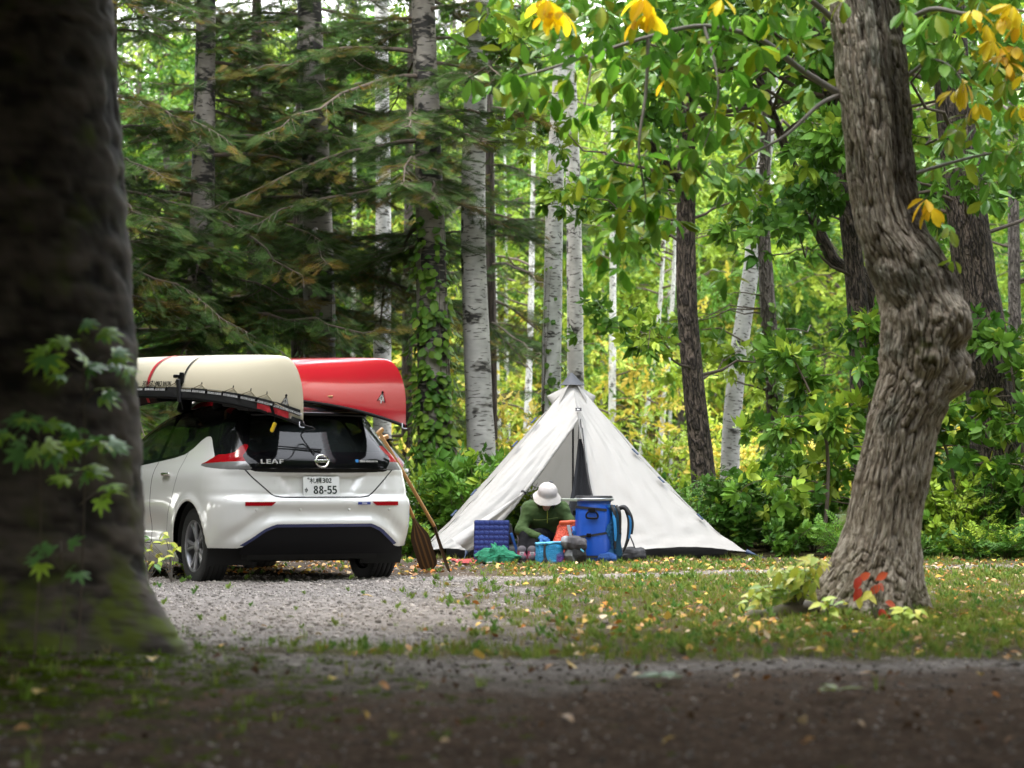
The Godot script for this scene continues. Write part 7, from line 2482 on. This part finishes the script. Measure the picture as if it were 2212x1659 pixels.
	var hb := [[Vector3(0, 0.03, -0.015), Vector3(0, 0.015, 0.015), 0.082, 0.078], [Vector3(0, -0.03, 0.025), Vector3(0, -0.085, 0.045), 0.062, 0.034], [Vector3(-0.03, -0.02, 0.055), Vector3(0.03, -0.02, 0.055), 0.030, 0.030],
		[Vector3(0, 0.0, 0.088), Vector3(0, -0.035, 0.104), 0.009, 0.014], [Vector3(-0.018, -0.062, 0.078), Vector3(0.018, -0.062, 0.078), 0.009, 0.009], [Vector3(-0.082, -0.005, -0.005), Vector3(-0.084, -0.04, 0.0), 0.013, 0.009], [Vector3(0.082, -0.005, -0.005), Vector3(0.084, -0.04, 0.0), 0.013, 0.009], [Vector3(0, -0.04, -0.02), Vector3(0, -0.13, -0.045), 0.05, 0.055]]
	for k in hb:
		k[0] = tilt * k[0]
		k[1] = tilt * k[1]
	var head := put("head", figure(hb, 0.006, 0.022).mesh(), mat(Color(0.42, 0.22, 0.14), 0.55, {"subsurf_scatter_enabled": true, "subsurf_scatter_strength": 0.1}), root)
	mb = MB.new()
	for e in [-1.0, 1.0]:
		mb.ball(tilt * Vector3(e * 0.031, 0.002, 0.082), Vector3(0.011, 0.007, 0.008), 8, 6)
	put("eyes", mb.mesh(), mat(Color(0.03, 0.02, 0.015), 0.3), head)
	mb = MB.new()
	for e in [-1.0, 1.0]:
		for k in 5:
			var x: float = e * (0.070 + 0.006 * k)
			mb.tube(smooth_path([tilt * Vector3(x, 0.03, 0.02 - 0.018 * k), tilt * Vector3(x * 1.12, -0.04, 0.03 - 0.02 * k), tilt * Vector3(x * 1.02, -0.105, 0.03 - 0.02 * k)], 4), smooth_row([0.018, 0.016, 0.006], 4), 7)
	put("hair", mb.mesh(), mat(Color(0.018, 0.011, 0.008), 0.5), head)
	var hat := Transform3D(tilt.basis * Basis(Vector3.RIGHT, -0.02), tilt * Vector3(0, 0.055, -0.01))
	mb = MB.new()
	for q in 19:
		for k in 41:
			var w := TAU * k / 40.0
			var t := q / 18.0
			var r := 0.0
			var y := 0.0
			if t < 0.5:                                      # crown
				var e := t / 0.5 * PI * 0.5
				r = 0.108 * pow(sin(e), 0.72)
				y = 0.105 * pow(cos(e), 0.8)
			else:                                            # brim, turned down a little and wavy
				var e := (t - 0.5) / 0.5
				r = 0.108 + 0.046 * e
				y = -0.040 * e - 0.016 * e * e + 0.008 * e * sin(3.0 * w + 0.5)
			r *= 1.0 + 0.02 * nz2.get_noise_2d(w * 2.0, t * 8.0)
			mb.vert(hat * Vector3(sin(w) * r * 0.96, y + 0.004 * nz2.get_noise_2d(w * 4.0, t * 14.0), cos(w) * r * 1.06), Vector2(k / 40.0, t), Color(0.44, 0.415, 0.40) if t < 0.5 and q > 2 and cos(w) > -0.1 else Color(0.60, 0.56, 0.52))
	mb.rows(41, 19, 0, false)
	var hp := put("sun_hat", mb.mesh(false, true), mat(Color.WHITE, 0.85, {"vertex_color_use_as_albedo": true, "heightmap_enabled": true, "heightmap_texture": weave(95, 0.1), "heightmap_scale": 0.5, "uv1_scale": Vector3(4, 2, 1)}), root)
	mb = MB.new()
	for q in 7:                                             # neck flap
		for k in 15:
			var w := PI + lerpf(-1.25, 1.25, k / 14.0)
			var r := 0.103 + 0.035 * q / 6.0
			mb.vert(hat * Vector3(sin(w) * r, -0.004 - 0.018 * q, cos(w) * r), Vector2(k, q))
	mb.rows(15, 7, 0, false)
	put("neck_flap", mb.mesh(), mat(Color(0.60, 0.55, 0.52), 0.85), hp)
	mb = MB.new()
	mb.rbox(Vector3(0.05, 0.035, 0.03), 0.010, Transform3D(hat.basis * Basis(Vector3.BACK, -0.5), hat * Vector3(0.03, 0.085, -0.075)))
	put("toggle_tab", mb.mesh(), mat(Color(0.06, 0.06, 0.065), 0.8), hp)
	# gloved hands: palm, four fingers and a thumb each
	for h in [[wl, Vector3(0.9, -0.35, 0.35), Vector3(0.2, 0.9, 0.4), 1.0], [wr, Vector3(0.25, -0.35, 0.9), Vector3(0.5, 0.8, 0.2), -1.0]]:
		var d: Vector3 = h[1].normalized()
		var up: Vector3 = (h[2] - d * h[2].dot(d)).normalized()
		var side = d.cross(up) * h[3]
		var wrist: Vector3 = h[0] + d * 0.015
		var hbones := [[wrist - d * 0.03, wrist + d * 0.03, 0.034, 0.030]]
		for q in 4:
			var o = side * (0.027 - 0.018 * q)
			var k0 = wrist + d * 0.075 + o
			var ln: float = [0.062, 0.072, 0.068, 0.052][q]
			var k1 = k0 + (d * 0.85 - up * 0.35).normalized() * ln * 0.5
			var k2 = k1 + (d * 0.35 - up * 0.9).normalized() * ln * 0.45
			hbones.append([wrist + d * 0.02 + o * 0.8, k0, 0.019, 0.0145])
			hbones.append([k0, k1, 0.0115, 0.0105])
			hbones.append([k1, k2, 0.0105, 0.009])
		var t0 = wrist + d * 0.02 + side * 0.03
		var t1 = t0 + (d * 0.6 + side * 0.6 - up * 0.3).normalized() * 0.042
		hbones.append([t0, t1, 0.015, 0.012])
		hbones.append([t1, t1 + (d * 0.9 - up * 0.4).normalized() * 0.034, 0.012, 0.010])
		put("glove", figure(hbones, 0.004, 0.012).mesh(), mat(Color(0.012, 0.09, 0.30), 0.7), root)

# ---------------------------------------------------------------- small plants and fallen leaves
func leaf_mat(c: Color, rough := 0.45) -> StandardMaterial3D:
	return mat(c, rough, {"vertex_color_use_as_albedo": true, "backlight_enabled": true, "backlight": Color(0.8, 0.8, 0.7), "cull_mode": BaseMaterial3D.CULL_DISABLED})

func little_leaf(l: float, w: float, bend: float, segs := 4) -> ArrayMesh:
	var mb := MB.new()
	leaf_shape(mb, Transform3D(), l, w, Color.WHITE, bend, 0.25, segs)
	return mb.mesh()

func maple_leaf(l: float) -> ArrayMesh:                      # five pointed lobes
	var mb := MB.new()
	for k in 5:
		var a := (k - 2) * 0.72
		leaf_shape(mb, Transform3D(Basis(Vector3.BACK, a), Vector3(0, l * 0.1, 0)), l * (1.0 - 0.13 * absf(k - 2)), l * 0.30, Color.WHITE, 0.15, 0.15, 3)
	return mb.mesh()

func small_plants() -> void:
	# saplings before the big dark trunk
	var lobed := [maple_leaf(0.10), maple_leaf(0.078)]
	var greens := [leaf_mat(Color(0.26, 0.46, 0.035)), leaf_mat(Color(0.36, 0.54, 0.05)), leaf_mat(Color(0.15, 0.34, 0.09))]
	var tiers := [
		["maple_sapling", "taller young maple with bright lobed leaves before the big dark trunk", 170, 10.25, 680, [[175, 700, 2], [215, 716, 3], [155, 735, 4], [110, 768, 4], [190, 790, 5], [240, 770, 4], [265, 800, 3], [215, 845, 3], [145, 815, 3], [170, 925, 4], [225, 955, 5], [165, 965, 5], [120, 975, 3], [190, 1010, 5], [225, 1060, 4], [150, 1030, 3]]],
		["maple_sapling", "shorter young maple at the picture's left edge before the dark trunk", 75, 10.1, 890, [[60, 905, 4], [95, 915, 3], [35, 935, 4], [45, 975, 3], [80, 960, 2], [15, 945, 2]]],
		["maple_sapling", "low seedling with three pale green leaves at the foot of the dark trunk", 125, 10.0, 1190, [[95, 1200, 2], [130, 1190, 2], [170, 1218, 2], [130, 1170, 1]]]]
	for s in tiers:
		var at := foot(s[2], s[3])
		var root := thing(s[0], s[1], "sapling", at)
		var off := Transform3D(Basis(), -at)
		var mb := MB.new()
		var top := spot(s[2] + 8, s[4], s[3])
		var mid := at.lerp(top, 0.5) + Vector3(0.02, 0, 0)
		mb.tube(smooth_path([at - Vector3(0, 0.05, 0), mid, top], 6), smooth_row([0.004, 0.003, 0.0015], 6), 6)
		for c in s[5]:
			var p := spot(c[0], c[1], s[3] + rng.randf_range(-0.15, 0.15))
			var from := at.lerp(top, clampf((p.y - 0.06 - at.y) / (top.y - at.y), 0.1, 1.0))
			mb.tube(PackedVector3Array([from, from.lerp(p, 0.6) + Vector3(0, 0.015, 0), p]), PackedFloat32Array([0.003, 0.0025, 0.0015]), 4)
			for k in c[2]:
				var dir := Vector3(rng.randf_range(-1, 1) + signf(p.x - from.x) * 0.6, rng.randf_range(-0.7, 0.25), rng.randf_range(-0.3, 0.9)).normalized()
				put("leaf", lobed[rng.randi() % 2], greens[rng.randi() % 3], root, off * Transform3D(look(dir, Vector3(rng.randfn() * 0.4, 1.0, 0.6)), p + dir * 0.012 + Vector3(rng.randfn(), rng.randfn(), rng.randfn()) * 0.012))
		put("stem", mb.mesh(), M.twig, root, off)
	# yellow-green shrub at the left of the twisted oak
	var at := foot(1690, 15.1)
	var root := thing("yellow_green_shrub", "pale yellow-green shrub drooping beside the foot of the twisted oak", "shrub", at)
	var shapes := [little_leaf(0.092, 0.05, 0.3), little_leaf(0.072, 0.042, 0.5)]
	var pale := [leaf_mat(Color(0.52, 0.58, 0.08)), leaf_mat(Color(0.40, 0.52, 0.08)), leaf_mat(Color(0.66, 0.64, 0.13)), leaf_mat(Color(0.24, 0.38, 0.06))]
	var wood := MB.new()
	for k in 20:
		var e := spot(lerpf(1772, 1605, pow(k / 19.0, 0.9)) + rng.randfn() * 10.0, lerpf(1205, 1288, k / 19.0) + rng.randfn() * 14.0, 15.0 + rng.randfn() * 0.12) - at
		var from := Vector3(0.10, 0.02, 0)
		var pts := smooth_path([from, from.lerp(e, 0.5) + Vector3(0.03, 0.07, 0), e], 5)
		wood.tube(pts, smooth_row([0.004, 0.003, 0.0015], 5), 4)
		for q in 9:
			var p := pts[3 + int(q * 0.85)]
			var dir := Vector3(rng.randfn() - 0.4, rng.randfn() * 0.5 - 0.35, rng.randfn() * 0.7 + 0.2).normalized()
			put("leaf", shapes[rng.randi() % 2], pale[rng.randi() % 4] if k > 4 else pale[rng.randi() % 3], root, Transform3D(look(dir, Vector3(rng.randfn() * 0.5, 1, 0.5)), p + Vector3(rng.randfn(), rng.randfn(), rng.randfn()) * 0.018))
	put("stems", wood.mesh(), M.twig_grey, root)
	# red seedling in front of the oak
	at = foot(1890, 14.6)
	root = thing("red_seedling", "small seedling with red leaves in front of the twisted oak's foot", "seedling", at)
	var crimson := [leaf_mat(Color(0.52, 0.05, 0.03)), leaf_mat(Color(0.60, 0.10, 0.04))]
	wood = MB.new()
	for c in [[1858, 1245, 0], [1880, 1238, 0], [1918, 1238, 0], [1860, 1270, 0], [1902, 1265, 0], [1895, 1262, 0], [1912, 1300, 0], [1900, 1315, 1], [1912, 1325, 0], [1870, 1282, 2], [1882, 1277, 2], [1860, 1287, 2]]:
		var p := spot(c[0], c[1], 14.6) - at
		wood.tube(PackedVector3Array([Vector3.ZERO, p * 0.5 + Vector3(0.01, 0.02, 0), p]), PackedFloat32Array([0.003, 0.0025, 0.0015]), 4)
		var dir := Vector3(rng.randfn() * 0.8, -0.5, rng.randfn() * 0.5 + 0.2).normalized()
		put("leaf", shapes[0], pale[2] if c[2] == 2 else crimson[rng.randi() % 2], root, Transform3D(look(dir, Vector3(rng.randfn() * 0.6, 0.6, 1.2)), p))
	put("stem", wood.mesh(), M.twig_grey, root)
	# little plants: by the wheel, at the oak
	for s in [["wheel_side_plant", "spindly yellowing plant beside the car's rear left wheel", 372, 20.1, 14, 0.42, pale], ["oak_foot_plant", "small yellow-green seedling at the near foot of the twisted oak", 1790, 14.35, 8, 0.13, pale], ["oak_foot_plant", "small yellow-green seedling right of the red seedling", 1948, 14.4, 6, 0.10, pale], ["sill_plant", "thin green seedling below the sill of the white car", 322, 20.8, 10, 0.36, greens]]:
		at = foot(s[2], s[3])
		root = thing(s[0], s[1], "seedling", at)
		wood = MB.new()
		for k in s[4]:
			var h: float = s[5] * rng.randf_range(0.35, 1.0)
			var p := Vector3(rng.randfn() * 0.3 * s[5], h, rng.randfn() * 0.25 * s[5])
			wood.tube(PackedVector3Array([Vector3.ZERO, Vector3(p.x * 0.3, h * 0.6, p.z * 0.3), p]), PackedFloat32Array([0.003, 0.0025, 0.0015]), 4)
			for q in 2:
				var dir := Vector3(rng.randfn(), rng.randfn() * 0.4 - 0.1, rng.randfn()).normalized()
				put("leaf", shapes[rng.randi() % 2], s[6][rng.randi() % s[6].size()], root, Transform3D(look(dir, Vector3(rng.randfn() * 0.4, 1, 0.4)), p))
		put("stem", wood.mesh(), M.twig_grey, root)
	# a spray of broad green leaves on the dark track, and smaller ones
	for s in [["fallen_leaf_spray", "spray of large green leaves lying on the dark track in the foreground", 1415, 1480, 5, 0.13, [leaf_mat(Color(0.16, 0.26, 0.13)), leaf_mat(Color(0.12, 0.22, 0.10))]], ["fallen_leaf_spray", "yellow-green fallen leaves on the dark gravel at lower right", 1820, 1505, 3, 0.10, [leaf_mat(Color(0.22, 0.30, 0.05))]]]:
		var d: float = 4386.5 / (s[3] - 1040.0)
		at = foot(s[2], d)
		root = thing(s[0], s[1], "leaf", at)
		for k in s[4]:
			put("leaf", little_leaf(s[5] * rng.randf_range(0.8, 1.2), s[5] * 0.5, 0.15), s[6][rng.randi() % s[6].size()], root, Transform3D(Basis(Vector3.UP, TAU * k / s[4] + rng.randf()) * Basis(Vector3.RIGHT, -1.35), Vector3(rng.randfn() * 0.06, 0.03, rng.randfn() * 0.05)))

func fallen_leaves() -> void:
	var shapes := [little_leaf(0.07, 0.045, 0.5), little_leaf(0.055, 0.038, -0.4), little_leaf(0.085, 0.05, 0.2)]
	var cols := [Color(0.55, 0.34, 0.08), Color(0.50, 0.30, 0.14), Color(0.42, 0.25, 0.13), Color(0.62, 0.42, 0.10), Color(0.34, 0.16, 0.06), Color(0.55, 0.42, 0.26), Color(0.55, 0.20, 0.05)]
	# the largest to be seen, one by one
	var mats := []
	for c in cols:
		mats.append(mat(c, 0.6, {"vertex_color_use_as_albedo": true, "backlight_enabled": true, "backlight": Color(0.5, 0.5, 0.4), "cull_mode": BaseMaterial3D.CULL_DISABLED}))
	var big := [[1043, 1437, 3, 1.5], [330, 1462, 3, 1.3], [1440, 1346, 3, 1.3], [1435, 1340, 0, 1.1], [1600, 1358, 3, 1.2], [1555, 1335, 5, 1.0], [1470, 1325, 6, 1.0], [1850, 1375, 5, 1.0], [1245, 1452, 3, 1.1], [780, 1295, 0, 1.2], [890, 1258, 3, 1.0], [2055, 1388, 3, 1.0], [1950, 1395, 5, 1.1], [1730, 1418, 5, 1.0], [2170, 1300, 3, 1.0], [80, 1540, 3, 1.2], [1300, 1345, 5, 1.0], [1140, 1325, 5, 1.0], [1625, 1375, 3, 1.0], [1660, 1390, 5, 1.0], [640, 1400, 5, 0.9], [1240, 1405, 0, 1.0], [1700, 1440, 5, 0.9], [1210, 1560, 1, 1.0], [1890, 1465, 1, 1.0], [2205, 1290, 3, 1.2]]
	for b in big:
		var p := foot(b[0], 4386.5 / (b[1] - 1040.0))
		var o := put("fallen_leaf", shapes[rng.randi() % 3], mats[b[2]], null, Transform3D((Basis(Vector3.UP, rng.randf() * TAU) * Basis(Vector3.RIGHT, -1.0 - rng.randf() * 0.4)).scaled(Vector3.ONE * b[3]), p + Vector3(0, 0.025, 0)))
		tag(o, "yellow or tan fallen leaf lying singly on the ground", "leaf", "larger fallen leaves on the ground")
	var where := []
	var tints := []
	for k in 13000:
		var d := sqrt(rng.randf_range(60.0, 26.0 * 26.0))
		var x := rng.randf_range(-0.27, 0.27) * d
		var t := zones(x, -d)
		var share: float = 0.10 + 0.75 * t.grass + (0.75 if d > 21.5 else 0.0) - 0.3 * t.gravel + 0.9 * exp(-((x - 2.0) ** 2 / 3.0 + (d - 14.6) ** 2 / 2.0))
		if d < 11.0:
			share = 0.45
		if rng.randf() > share * 0.55 * (1.0 + 1.7 * t.n + 1.2 * t.n2):
			continue
		var s := rng.randf_range(0.45, 1.1)
		var c: Color = cols[rng.randi() % cols.size()]
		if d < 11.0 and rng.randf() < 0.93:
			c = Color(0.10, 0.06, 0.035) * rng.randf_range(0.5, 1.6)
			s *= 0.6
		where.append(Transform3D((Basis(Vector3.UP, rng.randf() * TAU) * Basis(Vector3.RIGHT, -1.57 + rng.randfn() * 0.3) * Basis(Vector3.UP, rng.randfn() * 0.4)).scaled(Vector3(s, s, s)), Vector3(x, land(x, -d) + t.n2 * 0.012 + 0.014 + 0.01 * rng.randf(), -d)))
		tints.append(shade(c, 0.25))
	tag(many("leaf_litter", shapes[0], M.dry_leaf, where, tints), "tan, yellow and brown fallen leaves strewn over the grass", "fallen leaves")
